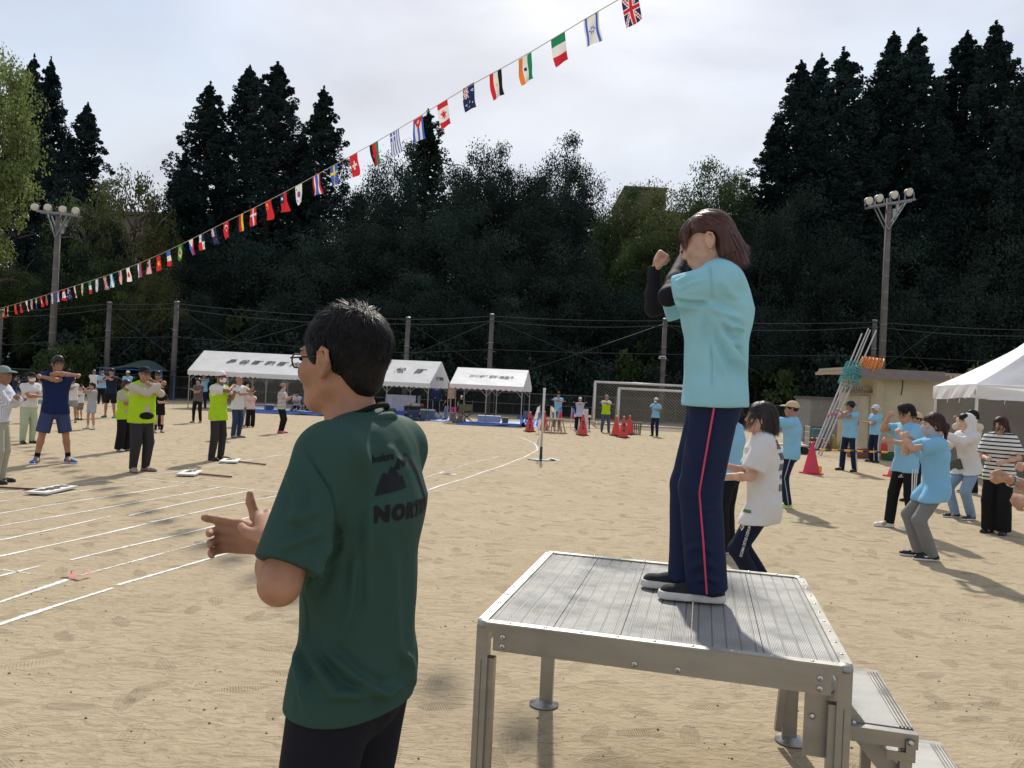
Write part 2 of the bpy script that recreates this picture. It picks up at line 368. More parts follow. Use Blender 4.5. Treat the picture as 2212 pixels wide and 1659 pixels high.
def chalk(pts, w=.075, wear=.0, z=.004, seed=0):
    w *= .7; wear += .12
    """chalk line through picture points lying on the ground"""
    P = [gnd(x, y) for x, y in pts]; Q = []
    for a, b in zip(P, P[1:]):                                                      # even steps
        n = max(1, int((b-a).length/.12))
        for i in range(n): Q.append(a.lerp(b, i/n))
    Q.append(P[-1]); rr = random.Random(seed); A = np.array([tuple(q) for q in Q])
    if len(pts) > 2:
        for _ in range(25): A[1:-1] = .5*A[1:-1]+.25*(A[:-2]+A[2:])
    s = np.arange(len(A))*.12; V, F, UV = [], [], []
    T = np.gradient(A, axis=0); T /= np.maximum(np.linalg.norm(T, axis=1), 1e-6)[:, None]; Nn = np.stack([-T[:, 1], T[:, 0]], 1)
    wv = .022*np.sin(s*.9+seed)+.012*np.sin(s*2.7+seed*2)
    for i in range(len(A)):
        ww = w/2*(1+.16*math.sin(s[i]*5+seed)+.2*(rr.random()-.5))
        for sd in (-1, 1): V.append((A[i, 0]+Nn[i, 0]*(wv[i]+sd*ww), A[i, 1]+Nn[i, 1]*(wv[i]+sd*ww), z))
    F = [(2*i, 2*i+1, 2*i+3, 2*i+2) for i in range(len(A)-1)]
    me = mesh_np('chalk_line', np.array(V), np.array(F)); uv = me.uv_layers.new(name='UVMap'); me.materials.append(CHALK)
    vi = np.empty(len(me.loops), np.int32); me.loops.foreach_get('vertex_index', vi); u = np.stack([(vi % 2).astype(float), np.full(len(vi), wear)], 1); uv.data.foreach_set('uv', u.ravel())
    o = bpy.data.objects.new('chalk_line', me); COL.objects.link(o); return tag(o, kind='structure')
def zc(L, ox=0, oy=972, k=.2930): return [(ox+x*k, oy+y*k) for x, y in L]
chalk(zc([(-60, 328), (0, 320), (450, 260), (1120, 185), (1500, 128), (1800, 75), (2130, 28), (2500, -25)]), .08, .12, seed=1)
chalk(zc([(-40, 386), (0, 380), (520, 315), (1125, 230)]), .07, .1, seed=2)
chalk(zc([(-60, 478), (0, 468), (560, 375), (1320, 258)]), .075, .0, seed=3)
chalk(zc([(-60, 570), (0, 558), (700, 435), (1370, 325), (1620, 275)]), .075, .0, seed=4)
chalk(zc([(-80, 676), (0, 660), (820, 490)]), .075, 0, seed=5); chalk(zc([(940, 485), (1400, 385), (1880, 295)]), .075, 0, seed=6)
chalk(zc([(-100, 814), (0, 790), (560, 668), (1090, 545)]), .075, 0, seed=7); chalk(zc([(1120, 535), (1560, 435), (2010, 345), (2300, 280)]), .075, .0, seed=8)
chalk(zc([(-100, 955), (0, 930), (300, 855)]), .085, .0, seed=9); chalk(zc([(520, 812), (1000, 690), (1640, 545), (2000, 455), (2300, 380)]), .075, 0, seed=10)
chalk(zc([(-120, 1152), (0, 1110), (250, 1030), (480, 950)]), .11, .05, seed=11); chalk(zc([(580, 922), (1000, 820), (1600, 660), (2300, 478), (2700, 375), (3101, 215), (3400, 120), (3672, 45)]), .09, .22, seed=12)
chalk(zc([(-150, 1345), (0, 1295), (420, 1155), (850, 1020)]), .075, -.1, seed=13)
chalk(zc([(885, 1000), (1700, 755), (2350, 560), (3101, 317)])+[(943, 1053), (1005, 1034), (1060, 1014), (1103, 998), (1135, 986), (1156, 977), (1163, 970), (1160, 963), (1152, 957), (1138, 950), (1122, 944), (1085, 937), (1040, 932), (972, 921), (935, 917), (860, 909)], .08, -.05, seed=14)
chalk(zc([(900, 198), (1400, 246), (2020, 305), (2300, 330)]), .07, .12, seed=15); chalk(zc([(480, 0), (740, 25)]), .06, .2, seed=16); chalk(zc([(1080, 60), (1350, 76)]), .06, .2, seed=17)
chalk(zc([(-20, 872), (60, 884), (240, 905)]), .12, .35, seed=18)
chalk([(960, 948), (985, 957), (1000, 966), (985, 978)], .06, .5, seed=19); chalk([(1075, 962), (1098, 968), (1094, 976)], .06, .5, seed=20)
chalk([(1172, 960), (1195, 960)], .05, .35, seed=21); chalk([(600, 905), (700, 906), (790, 914)], .06, .45, seed=22)
# small stones scattered over the sand
rg = np.random.RandomState(8); PV, PF = [], []
for i in range(1500):
    y = 1.2+9*rg.rand()**1.4; x = (rg.rand()-.5)*1.6*y; s_ = .0025+.0055*rg.rand()**2; o6 = np.array([(1, 0, 0), (-1, 0, 0), (0, 1, 0), (0, -1, 0), (0, 0, 1), (0, 0, -.4)])*s_*(.6+.8*rg.rand(6, 3)); k = len(PV)
    PV += [tuple(q+np.array([x, y, s_*.3])) for q in o6]; PF += [tuple(k+j for j in t) for t in ((0, 2, 4), (2, 1, 4), (1, 3, 4), (3, 0, 4), (2, 0, 5), (1, 2, 5), (3, 1, 5), (0, 3, 5))]
tag(mobj('pebbles', mesh_np('pebbles', np.array(PV), np.array(PF)), M('small_stone', (.24, .20, .15), .9, var=.5, vscale=3, srgb=False)), 'tiny stones scattered on the sand', 'pebbles', kind='stuff')
# ------------------------------------------------------------------ hillside behind the fence
def terrain_z(x, y):
    r = max(0.0, (y-48)/40); r = min(1, r); r = r*r*(3-2*r)
    side = 1/(1+math.exp(-(x+20)/3.5))                 # low valley on the left where far hills show
    return r*(2.0+9.0*side)+.25*math.sin(x*.35)*r
hm = MB(); hm.grid(60, 26, lambda u, v: (lambda x, y: (x, y, terrain_z(x, y)-.05+(.03 if y > 47 else 0)))((u-.5)*190, 46.2+v*95))
FLOOR = M('forest_floor', (.016, .016, .012), .95, var=.4, vscale=.8, srgb=False)
tag(hm.obj('hillside', FLOOR, smooth=True), kind='structure')
fh = MB(); fh.grid(60, 6, lambda u, v: ((u-.5)*1400-300, 620+v*160, -4+(v*(92+34*math.sin(u*9)+18*math.sin(u*23+1)))))
tag(fh.obj('far_hills', M('far_forest', (.055, .085, .10), 1, var=.35, vscale=.03, srgb=False), smooth=True), kind='structure')  # distance haze is put into this bluish colour

# ------------------------------------------------------------------ foliage
def leaf_mesh(C, size, rng, up=.3, asp=.62, droop=None):
    """one small bent face pair per centre"""
    n = len(C); a = rng.normal(size=(n, 3)); a[:, 2] *= .7
    a /= np.linalg.norm(a, axis=1)[:, None]; b = rng.normal(size=(n, 3)); b[:, 2] += up
    b -= a*(a*b).sum(1)[:, None]; b /= np.linalg.norm(b, axis=1)[:, None]; s = (size*(.6+.8*rng.rand(n)))[:, None]
    V = np.stack([C-a*s, C+b*s*asp, C+a*s, C-b*s*asp], 1).reshape(-1, 3)
    return V, np.arange(4*n).reshape(-1, 4)
def clumps(cent, rad, per, size, rng, shell=.55):
    n = len(cent); d = rng.normal(size=(n*per, 3)); d /= np.linalg.norm(d, axis=1)[:, None]
    r = (shell+(1-shell)*rng.rand(n*per))[:, None]
    P = np.repeat(cent, per, 0)+d*r*np.repeat(rad, per, 0); return leaf_mesh(P, size, rng)
LEAF = {
 'cedar': M('cedar_needles', (.021, .037, .037), .95, var=.55, vscale=.35, trans=.08, rnd=.25, srgb=False, spec=.04),  # blue share of the colour stands for the hazy veil over the trees
 'dark': M('evergreen_leaves', (.027, .045, .037), .9, var=.55, vscale=.4, trans=.1, rnd=.3, srgb=False, spec=.04),  # same bluish veil mixed into the leaf colour
 'green': M('summer_leaves', (.055, .085, .032), .6, var=.45, vscale=.5, trans=.3, rnd=.25, srgb=False, spec=.1),
 'olive': M('olive_leaves', (.085, .10, .035), .6, var=.4, vscale=.5, trans=.35, rnd=.2, srgb=False, spec=.3),
 'lime': M('yellow_green_leaves', (.155, .20, .065), .6, var=.4, vscale=.6, trans=.45, rnd=.1, srgb=False, spec=.3),
 'gold': M('sunlit_yellow_leaves', (.30, .24, .04), .6, var=.35, vscale=.6, trans=.4, srgb=False, spec=.3)}  # yellow here stands for sunlight on the leaves
BARK = M('bark', (.05, .04, .032), .95, var=.4, vscale=3, bump=.03, bscale=9, stretch=(1, 1, .25), srgb=False)
BARKL = M('pale_bark', (.16, .14, .12), .95, var=.3, vscale=3, bump=.03, bscale=9, stretch=(1, 1, .25), srgb=False)
def cedar_mesh(seed, H=27., R=3.9, bottom=.06, per=80, n=500, openn=0.0):
    r = np.random.RandomState(seed); t = bottom+(1-bottom)*r.rand(n)**.92
    prof = R*np.minimum(1, 1.55*np.maximum(1-t, .002)**.62)*(1-.12*np.maximum(0, .35-t)/.35)
    an = r.rand(n)*6.283; lob = 1+.16*np.sin(an*3+seed+t*9)+.10*np.sin(an*2-t*23+seed)
    rr = prof*lob*np.sqrt(.12+.88*r.rand(n)); rr = np.where(r.rand(n) < openn, rr*.4, rr)
    C = np.stack([rr*np.cos(an), rr*np.sin(an), t*H-.10*rr], 1)
    rad = np.stack([np.ones(n), np.ones(n), .78*np.ones(n)], 1)*(.42+.62*r.rand(n))[:, None]*np.clip(.30+1.9*(1-t), .24, 1.15)[:, None]
    V, F = clumps(C, rad, per, .112, r)
    tt_ = r.rand(110); tip = np.stack([r.normal(size=110)*.26*tt_, r.normal(size=110)*.26*tt_, H-tt_*2.2+.5], 1); V2, F2 = leaf_mesh(tip, .14, r)
    k = 1500; t2 = bottom+(1-bottom)*r.rand(k); p2 = R*.62*np.minimum(1, 1.5*(1-t2)**.6)*np.sqrt(r.rand(k)); a2 = r.rand(k)*6.283
    V3, F3 = leaf_mesh(np.stack([p2*np.cos(a2), p2*np.sin(a2), t2*H*.97], 1), .36, r)
    return mesh_np('crown', np.concatenate([V, V2, V3]), np.concatenate([F, F2+len(V), F3+len(V)+len(V2)]))
def trunk_mesh(H, r0, seed, limbs=0, r=3, z0=.35, up=.35):
    g = MB(); q = random.Random(seed); g.tube([(q.uniform(-.1, .1)*i, q.uniform(-.1, .1)*i, H*i/6) for i in range(7)], [r0*(1-.14*i) for i in range(7)], 9)
    for i in range(limbs):
        a = q.random()*6.283; z = H*(z0+(.95-z0)*q.random()); l = r*(.55+.5*q.random()); d = Vector((math.cos(a), math.sin(a), 0)); p = Vector((0, 0, z)); pts = [p]
        for k in range(1, 5): pts.append(p+d*l*k/4+Vector((q.uniform(-.12, .12)*l, q.uniform(-.12, .12)*l, up*l*k/4+.1*l*math.sin(k*1.3))))
        g.tube(pts, [r0*.42*(1-.2*k) for k in range(5)], 6)
        for j in (2, 3):
            e = pts[j]; dd = Vector((q.uniform(-1, 1), q.uniform(-1, 1), q.uniform(0, .8))).normalized()*l*.45
            g.tube([e, e+dd*.5+Vector((0, 0, .05*l)), e+dd], [r0*.2, r0*.14, r0*.07], 5)
    me = bpy.data.meshes.new('trunk'); me.from_pydata(g.v, [], g.f); me.polygons.foreach_set('use_smooth', [True]*len(me.polygons)); return me
def broad_mesh(seed, H=11., R=5., n=190, per=230, size=.080, bottom=.2, rc=(.8, .8), hollow=.45):
    r = np.random.RandomState(seed); d = r.normal(size=(n, 3)); d /= np.linalg.norm(d, axis=1)[:, None]; rr = (hollow+(1-hollow)*r.rand(n)**.6)
    lob = 1+.22*np.sin(3*d[:, 0]+seed)+.18*np.sin(4*d[:, 1]+2*d[:, 2]+seed*2)
    C = d*(rr*lob)[:, None]*np.array([R, R, H*(1-bottom)/2])*.86; C[:, 2] += H*(1+bottom)/2
    C[:, 2] = np.maximum(C[:, 2], H*bottom*.6)
    rad = np.ones((n, 3))*np.array([1, 1, .66])*(rc[0]+rc[1]*r.rand(n))[:, None]
    V, F = clumps(C, rad, per, size, r, .25); return mesh_np('crown', V, F)
VAR = {}
for i in range(4): VAR['cedar%d' % i] = (cedar_mesh(10+i), trunk_mesh(25, .42, i), 27., 3.9)
VAR['open'] = (cedar_mesh(31, 22, 3.6, .12, 34, 260, .25), trunk_mesh(20, .35, 9, 14, 3, .2, .05), 22., 3.6)
for i in range(4): VAR['broad%d' % i] = (broad_mesh(50+i), trunk_mesh(9, .28, 20+i, 9, 4), 11., 5.)
VAR['cherry'] = (broad_mesh(70, 10, 5.4, 170, 44, .10, .32, (.5, .6), .5), trunk_mesh(7.5, .2, 33, 16, 5, .3, .45), 10., 5.4)
VAR['maple'] = (broad_mesh(77, 17, 5.2, 240, 120, .11, .42, (.7, .8), .35), trunk_mesh(13, .3, 35, 14, 4, .3, .4), 17., 5.2)
for i in range(3): VAR['shrub%d' % i] = (broad_mesh(80+i, 3.2, 2.3, 60, 60, .10, .05, (.35, .4), .3), trunk_mesh(2.2, .09, 40+i, 5, 1.3), 3.2, 2.3)
def place(kind, px, top, D, wpx, leaf, label, group, name='tree', bark=None, cat='tree', rz=None):
    D = D*1.14 if D > 35 else D
    cm, tm, h0, r0 = VAR[kind]; p = at(px, top, D); gz = terrain_z(p.x, D)-.1; H = topz(px, top, D)-gz; s = wpx/FPX*D/r0*(1.34 if kind[:3] == 'ced' else 1.12)
    key = (kind, leaf)
    if key not in place.m:
        c2 = cm if not cm.materials else cm.copy(); c2.materials.clear(); c2.materials.append(LEAF[leaf]); place.m[key] = c2
        if not tm.materials: tm.materials.append(bark or BARK)
    o = thing(name, label, cat, (p.x, D, gz), (px*.37+top) if rz is None else rz, group)
    o.scale = (s, s, H/h0)
    for nm, me in (('crown', place.m[key]), ('trunk', tm)):
        c = bpy.data.objects.new(nm, me); COL.objects.link(c); c.parent = o
    return o
place.m = {}
ci = 0
GC = 'tall cedars on the slope behind the fence'
for px, top, D, w in [(74, 128, 62, 52), (110, 134, 64, 50), (190, 231, 58, 58), (150, 300, 66, 60), (455, 186, 58, 72), (402, 330, 60, 44), (540, 152, 61, 76), (600, 144, 57, 84), (700, 195, 56, 64), (655, 300, 60, 60),
                      (1680, 260, 58, 64), (1731, 140, 58, 70), (1775, 126, 60, 66), (1822, 114, 56, 82), (1880, 200, 60, 80), (1930, 80, 57, 80), (1983, 74, 54, 84), (2035, 190, 58, 80), (2090, 78, 58, 82), (2152, 58, 55, 84), (2208, 178, 48, 72), (2270, 110, 55, 80), (1860, 330, 50, 90), (2110, 330, 47, 95)]:
    place('cedar%d' % (ci % 4), px, top, D, w, 'cedar', 'tall dark pointed cedar '+('beside the yellow-green maple' if px < 300 else ('in the clump rising behind the long tent' if px < 900 else ('at the near edge of the cedars behind the shed' if top > 300 else 'in the row rising behind the floodlight tower and shed'))), GC, 'cedar_tree'); ci += 1
place('open', 925, 246, 62, 84, 'dark', 'open-crowned conifer rising alone above the rounder trees', None, 'conifer_tree')
GB = 'evergreen broadleaf trees behind the fence'
for i, (px, top, D, w) in enumerate([(800, 384, 56, 80), (862, 318, 58, 80), (1000, 366, 57, 76), (1040, 328, 60, 84), (1105, 336, 58, 84), (1200, 317, 59, 92), (1256, 360, 56, 60), (1150, 420, 52, 110), (960, 430, 50, 110), (850, 470, 49, 110), (760, 480, 49, 100), (690, 520, 47, 110), (560, 500, 49, 120), (470, 560, 47, 110),
                                     (1700, 430, 50, 110), (1640, 470, 47, 100), (1800, 520, 46, 110), (1980, 470, 48, 120), (2180, 430, 46, 120), (2080, 560, 45, 110), (1900, 600, 45, 100), (1540, 560, 46, 100), (1050, 520, 47, 110), (1230, 540, 46, 110), (1350, 600, 46, 100), (620, 620, 45, 100), (900, 600, 45, 110), (1440, 640, 43, 90), (1500, 620, 44, 90), (1000, 640, 43, 90), (1120, 650, 43, 90), (760, 640, 43, 90), (1640, 640, 43, 90)]):
    place('broad%d' % (i % 4), px, top, D, w, 'dark', 'dark evergreen broadleaf tree '+('low on the slope behind the fence' if top > 480 else 'high on the slope')+(' behind the tents' if px < 1000 else (' above the goals' if px < 1500 else ' behind the shed')), GB, 'broadleaf_tree')
GL = 'lighter green trees below the hilltop building'
for i, (px, top, D, w) in enumerate([(1330, 426, 54, 84), (1420, 420, 52, 92), (1372, 424, 55, 80), (1458, 416, 55, 80), (1560, 356, 56, 100), (1490, 440, 53, 80), (1610, 372, 58, 70), (1380, 500, 49, 90)]):
    place('broad%d' % ((i+1) % 4), px, top, D, w, 'green' if i not in (1, 2) else 'olive', 'leafy mid-green tree on the slope below the flat-roofed building', GL, 'broadleaf_tree')
place('cherry', 298, 352, 50, 105, 'olive', 'thin-leaved spreading cherry tree with bare branches showing', None, 'cherry_tree', BARKL)
place('cherry', 200, 400, 53, 90, 'green', 'loose dark-limbed cherry tree under the left cedars', None, 'cherry_tree')
place('maple', 6, 118, 42, 100, 'lime', 'sunlit yellow-green maple beside the left cedars', None, 'maple_tree', rz=.6)
place('broad2', 352, 500, 52, 46, 'gold', 'small tree with leaves coloured sunlit yellow left of the central cedars', None, 'sunlit_tree')
GU = 'leafy understory trees behind the left fence'
for i, (px, top, D, w, lf) in enumerate([(40, 560, 44, 80, 'green'), (150, 590, 44, 85, 'dark'), (265, 570, 44, 80, 'green'), (345, 590, 43, 75, 'olive'), (-40, 520, 46, 90, 'dark'), (90, 620, 43, 60, 'green'), (420, 640, 43, 70, 'dark'), (250, 480, 50, 70, 'dark'), (120, 480, 54, 40, 'dark')]):  # lighter green and olive put the sunlight on these bushes into leaf colour
    place('broad%d' % (i % 4), px, top, D, w, lf, {'green': 'low green leafy tree', 'dark': 'low dark leafy tree', 'olive': 'low olive leafy tree'}[lf]+' in the understory behind the left fence', GU, 'understory_tree')
GS = 'shrubs along the foot of the slope'
for i in range(34):
    px = -60+i*71+(i*37) % 29; D = 41.6+(i*13 % 7)*.35
    place('shrub%d' % (i % 3), px, hz(px)-75-(i*29 % 60), D, 62+(i*17 % 30), 'dark' if i % 4 else 'green', ('dark' if i % 4 else 'green')+' shrub at the foot of the slope behind the '+('left fence' if px < 400 else ('tents' if px < 1100 else ('goals' if px < 1600 else 'shed'))), GS, 'shrub', cat='shrub')
place('shrub0', 148, 722, 38.2, 52, 'green', 'rounded green bush in front of the fence beside the left floodlight pole', None, 'bush', cat='bush')
place('shrub1', 2185, 735, 30, 75, 'green', 'leafy branchy bush behind the white canopy', None, 'bush', cat='bush')

# ------------------------------------------------------------------ building on the hill
CONC = M('aged_concrete', (.13, .11, .09), .9, var=.2, vscale=.6, srgb=False)
a = at(1350, 406, 92); b = at(1474, 412, 92); a.z = max(a.z, b.z); bl = thing('hilltop_building', 'flat-roofed concrete building showing above the treetops with a thin mast', 'building', (a.x, 92, 0))
wd = b.x-a.x; h = a.z
g = MB(); g.box((wd*.36, 6, h/2), (wd*.72, 12, h)); g.obj('stair_tower', CONC, bl)
g = MB(); g.box((wd*1.6, 8, h/2-1.3), (wd*2.2, 14, h-2.6)); g.obj('wall', CONC, bl)
g = MB(); g.box((wd*1.6, 8, h-2.5), (wd*2.25, 14.4, .3)); g.obj('parapet', M('parapet_concrete', (.17, .15, .12), .9, srgb=False), bl)
g = MB(); g.box((wd*.36, 6, h+.12), (wd*.75, 12.4, .25)); g.obj('roof_slab', CONC, bl)
p0 = at(1417, 395, 92); g = MB(); g.box((p0.x-a.x, 5, h+.7), (1.5, 1.5, 1.5)); rp_ = g.obj('roof_plant', M('plant_grey', (.22, .23, .25), .8, srgb=False), bl)
g = MB(); g.tube([(p0.x-a.x, 5, h+1.4), (p0.x-a.x, 5, topz(1418, 362, 92))], .09, 6); g.obj('mast', M('galvanised_steel', (.35, .36, .37), .5, .6, srgb=False), rp_)
for i in range(5):
    g = MB(); g.box((wd*.75+i*2.3, .98, h-5.0), (1.3, .08, 1.4)); g.obj('window', M('dark_window', (.03, .04, .05), .15, srgb=False), bl)
a = at(560, 452, 95); bl = thing('hill_house', 'brown wall of a building half hidden behind the central cedars', 'building', (a.x-16, 95, 0))
g = MB(); g.box((5, 5, topz(400, 470, 95)/2), (26, 10, topz(400, 470, 95))); g.obj('wall', M('brown_wall', (.20, .15, .11), .9, srgb=False), bl)
g = MB(); g.box((5, 5, topz(400, 470, 95)+.2), (27, 11, .4)); g.obj('roof', CONC, bl)

# ------------------------------------------------------------------ poles, wires, fence
POLE = M('pole_concrete', (.13, .12, .11), .85, var=.2, vscale=1.5, srgb=False)
WIRE = M('cable_sheath', (.055, .06, .065), .6, srgb=False)
STEEL = M('dull_steel', (.22, .23, .24), .45, .5, var=.15, srgb=False)
FY = 45.0
poles = [(-60, 690), (2, 672), (237, 655), (382, 654), (882, 688), (1063, 681), (1437, 691), (1890, 694), (2290, 712)]
PT = []
GP = 'concrete net poles along the fence'
for i, (px, ty) in enumerate(poles):
    t = at(px, ty, FY); b = Vector((t.x-.02, FY, 0)); PT.append(t); po = thing('net_pole', 'grey concrete net pole '+['past the maple beyond the frame', 'at the left end of the fence line', 'between the left floodlight tower and the long tent', 'just beyond the end of the long tent', 'behind the man in the green shirt and the tent with coolers', 'rising behind the small tent with reddish trim', 'carrying a white loudspeaker box behind the goals', 'standing close to the floodlight tower by the shed', 'behind the white pop-up canopy'][i], 'pole', (t.x, FY, 0), 0, GP)
    g = MB(); g.tube([(0, 0, 0), (0, 0, t.z*.5), (0, 0, t.z)], [.17, .15, .125], 12); g.obj('shaft', POLE, po, True)
    g = MB(); g.lathe([(.13, 0), (.15, .02), (.15, .08), (.1, .11)], (0, 0, t.z), 12); g.obj('cap', STEEL, po)
    for z in (t.z-.35, t.z-1.6, 1.4):
        g = MB(); g.lathe([(.17, -.03), (.175, 0), (.17, .03)], (0, 0, z), 12); g.obj('clamp_band', STEEL, po)
    for q in range(6):
        g = MB(); g.tube([(-.3 if q % 2 else .3, 0, 1.9+q*.45), (0, 0, 1.9+q*.45)], .012, 5); g.obj('step_bolt', STEEL, po)
def cable(name, a, b, sag, r, label, group, n=12):
    a, b = Vector(a), Vector(b); g = MB(); g.tube([a.lerp(b, i/n)-Vector((0, 0, sag*4*(i/n)*(1-i/n))) for i in range(n+1)], r, 5)
    return tag(g.obj(name, WIRE), label, 'wire', group)
GW = 'cables strung between the net poles'
for i in range(len(PT)-1):
    L_ = (PT[i+1]-PT[i]).length
    for dz, sg in ((-.05, .010), (-.32, .022), (-2.0, .004)):
        cable('cable', PT[i]+Vector((0, -.17, dz)), PT[i+1]+Vector((0, -.17, dz)), sg*L_, .02 if dz > -1 else .014, 'grey cable running level between the concrete net poles', GW)
GG = 'slanting stay wires of the net poles'
for x0, y0, x1, y1 in [(382, 665, 560, 772), (237, 668, 360, 760), (372, 672, 255, 770), (560, 700, 420, 770), (700, 690, 400, 772), (1063, 690, 1330, 800), (1437, 698, 1140, 800), (882, 696, 1050, 800), (1437, 698, 1640, 805), (2030, 706, 1880, 812), (120, 690, 10, 772), (1925, 700, 2005, 798), (1060, 694, 880, 770)]:
    p, q = at(x0, y0, FY-.2), at(x1, y1, FY-.2); cable('stay_wire', p, q, .02, .012, 'thin stay wire slanting down from a net pole', GG, 4)
# chain-link fence: posts, rails and woven panels
CL = bpy.data.materials.new('chain_link'); CL.use_nodes = True
t_ = CL.node_tree; N_ = t_.nodes; bs = N_['Principled BSDF']; bs.inputs['Base Color'].default_value = (.05, .07, .06, 1); bs.inputs['Roughness'].default_value = .6
tc_ = N_.new('ShaderNodeTexCoord'); mpn = N_.new('ShaderNodeMapping'); mpn.inputs[2].default_value = (0, math.radians(45), 0); mpn.inputs[3].default_value = (1, 1, 1)
bk = N_.new('ShaderNodeSeparateXYZ'); t_.links.new(tc_.outputs['Object'], mpn.inputs[0]); t_.links.new(mpn.outputs[0], bk.inputs[0])
def _m(op, a, b=0.0):
    n = N_.new('ShaderNodeMath'); n.operation = op
    for i, v in enumerate((a, b)):
        if isinstance(v, (int, float)): n.inputs[i].default_value = v
        else: t_.links.new(v, n.inputs[i])
    return n.outputs[0]
wx = _m('LESS_THAN', _m('FRACT', _m('MULTIPLY', bk.outputs[0], 1/.056)), .09); wz = _m('LESS_THAN', _m('FRACT', _m('MULTIPLY', bk.outputs[2], 1/.056)), .09)
mxs = N_.new('ShaderNodeMixShader'); trn = N_.new('ShaderNodeBsdfTransparent'); t_.links.new(_m('MAXIMUM', wx, wz), mxs.inputs[0]); t_.links.new(trn.outputs[0], mxs.inputs[1]); t_.links.new(bs.outputs[0], mxs.inputs[2]); t_.links.new(mxs.outputs[0], N_['Material Output'].inputs[0])
FS = M('fence_steel', (.09, .10, .10), .55, .4, srgb=False)
x0, x1 = -36.0, 34.0; fe = thing('chain_link_fence', 'low dark chain-link fence with steel rails along the back of the ground', 'fence', (0, FY-.6, 0))
n = 40
for i in range(n+1):
    x = x0+(x1-x0)*i/n; g = MB(); g.tube([(x, 0, 0), (x, 0, 1.42)], .03, 8); g.obj('post', FS, fe)
for z in (1.36, .72, .1):
    g = MB(); g.tube([(x0, -.04, z), (x1, -.04, z)], .028, 8); g.obj('rail', FS, fe)
for i in range(n):
    xa, xb = x0+(x1-x0)*i/n, x0+(x1-x0)*(i+1)/n; g = MB(); g.add([(xa, .04, .08), (xb, .04, .08), (xb, .04, 1.36), (xa, .04, 1.36)], [(0, 1, 2, 3)]); g.obj('mesh_panel', CL, fe)

# ------------------------------------------------------------------ floodlight towers
LENS = M('floodlight_glass', (.62, .60, .52), .35, var=.12, vscale=9, srgb=False); HOUSE = M('floodlight_housing', (.36, .36, .35), .5, .3, srgb=False)
def tower(label, D, top, foot_px, arm, lamps, brace, dia):
    t = at(*top, D); o = thing('floodlight_tower', label, 'floodlight', (t.x, D, 0), 0, 'floodlight towers')
    L_ = lambda p, dy=0.0: Vector((at(*p, D).x-t.x, dy, at(*p, D).z))
    g = MB(); g.tube([(0, 0, 0), (0, 0, t.z*.5), (0, 0, t.z)], [.20, .175, .15], 14); g.obj('pole', POLE, o, True)
    ca = MB(); A, B = L_(arm[0], -.2), L_(arm[1], -.2); ca.bar(A, B, .1, .12); cb = ca.obj('crossarm', STEEL, o)
    c2 = MB(); c2.bar(A+Vector((0, .4, 0)), B+Vector((0, .4, 0)), .1, .12); c2.obj('crossarm', STEEL, o)
    for q in brace[1:]:
        for dy in (-.18, .18):
            g = MB(); g.bar(L_(brace[0], dy), L_(q, dy), .06, .06); g.obj('brace', STEEL, o)
    for q in range(int(t.z/.9)):
        g = MB(); g.lathe([(.205-.004*q, -.02), (.21-.004*q, 0), (.205-.004*q, .02)], (0, 0, .8+q*.9), 12); g.obj('band', STEEL, o)
    g = MB(); g.box((.28, -.05, t.z-.85), (.16, .12, .5)); g.obj('ballast_box', HOUSE, o)
    g = MB(); g.box((.45, -.05, t.z-.5), (.14, .12, .4)); g.obj('ballast_box', HOUSE, o)
    r = dia/2
    for p in lamps:
        c = L_(p, -.25); fl = MB(); ax = Vector((.25, -.9, -.28)).normalized()
        fl.lathe([(r*.35, -.34), (r*.55, -.3), (r*.8, -.16), (r, 0)], c, 18, ax); ho = fl.obj('lamp_housing', HOUSE, o, True)
        g = MB(); g.lathe([(r*.99, .0), (r*.98, .02), (r*.7, .05), (r*.3, .07), (.01, .075)], c, 18, ax); g.obj('lens', LENS, ho, True)
        g = MB(); zb = A.z+(B.z-A.z)*(c.x-A.x)/(B.x-A.x); g.bar(c+Vector((r*1.05, 0, 0)), (c.x+r*1.05, c.y, zb), .03, .05); g.bar(c+Vector((-r*1.05, 0, 0)), (c.x-r*1.05, c.y, zb), .03, .05); g.obj('lamp_bracket', STEEL, ho)
tower('concrete floodlight tower with four round lamps rising behind the beige shed', 43.2, (1921, 428), None, ((1872, 448), (1973, 432)), [(1874, 436), (1896, 430), (1928, 423), (1960, 417)], ((1916, 497), (1892, 448), (1954, 438)), .47)
tower('concrete floodlight tower with four round lamps beside the yellow-green maple', 43.5, (127, 462), None, ((84, 457), (174, 467)), [(81, 449), (109, 450), (141, 454), (169, 457)], ((124, 514), (106, 460), (150, 466)), .42)
# camera box on a pole
p = at(1430, 772, FY-.3); sp = thing('pole_speaker', 'white box loudspeaker fixed to a concrete net pole behind the goals', 'loudspeaker', p)
g = MB(); g.box((0, -.12, 0), (.42, .3, .16), taper=.8); g.obj('housing', M('white_plastic', (.62, .62, .62), .5, srgb=False), sp)
g = MB(); g.box((0, -.275, -.02), (.30, .01, .08)); g.obj('grille', M('black_plastic', (.015, .015, .017), .5, srgb=False), sp); g = MB(); g.box((.1, .12, -.02), (.12, .3, .08)); g.obj('bracket', STEEL, sp)
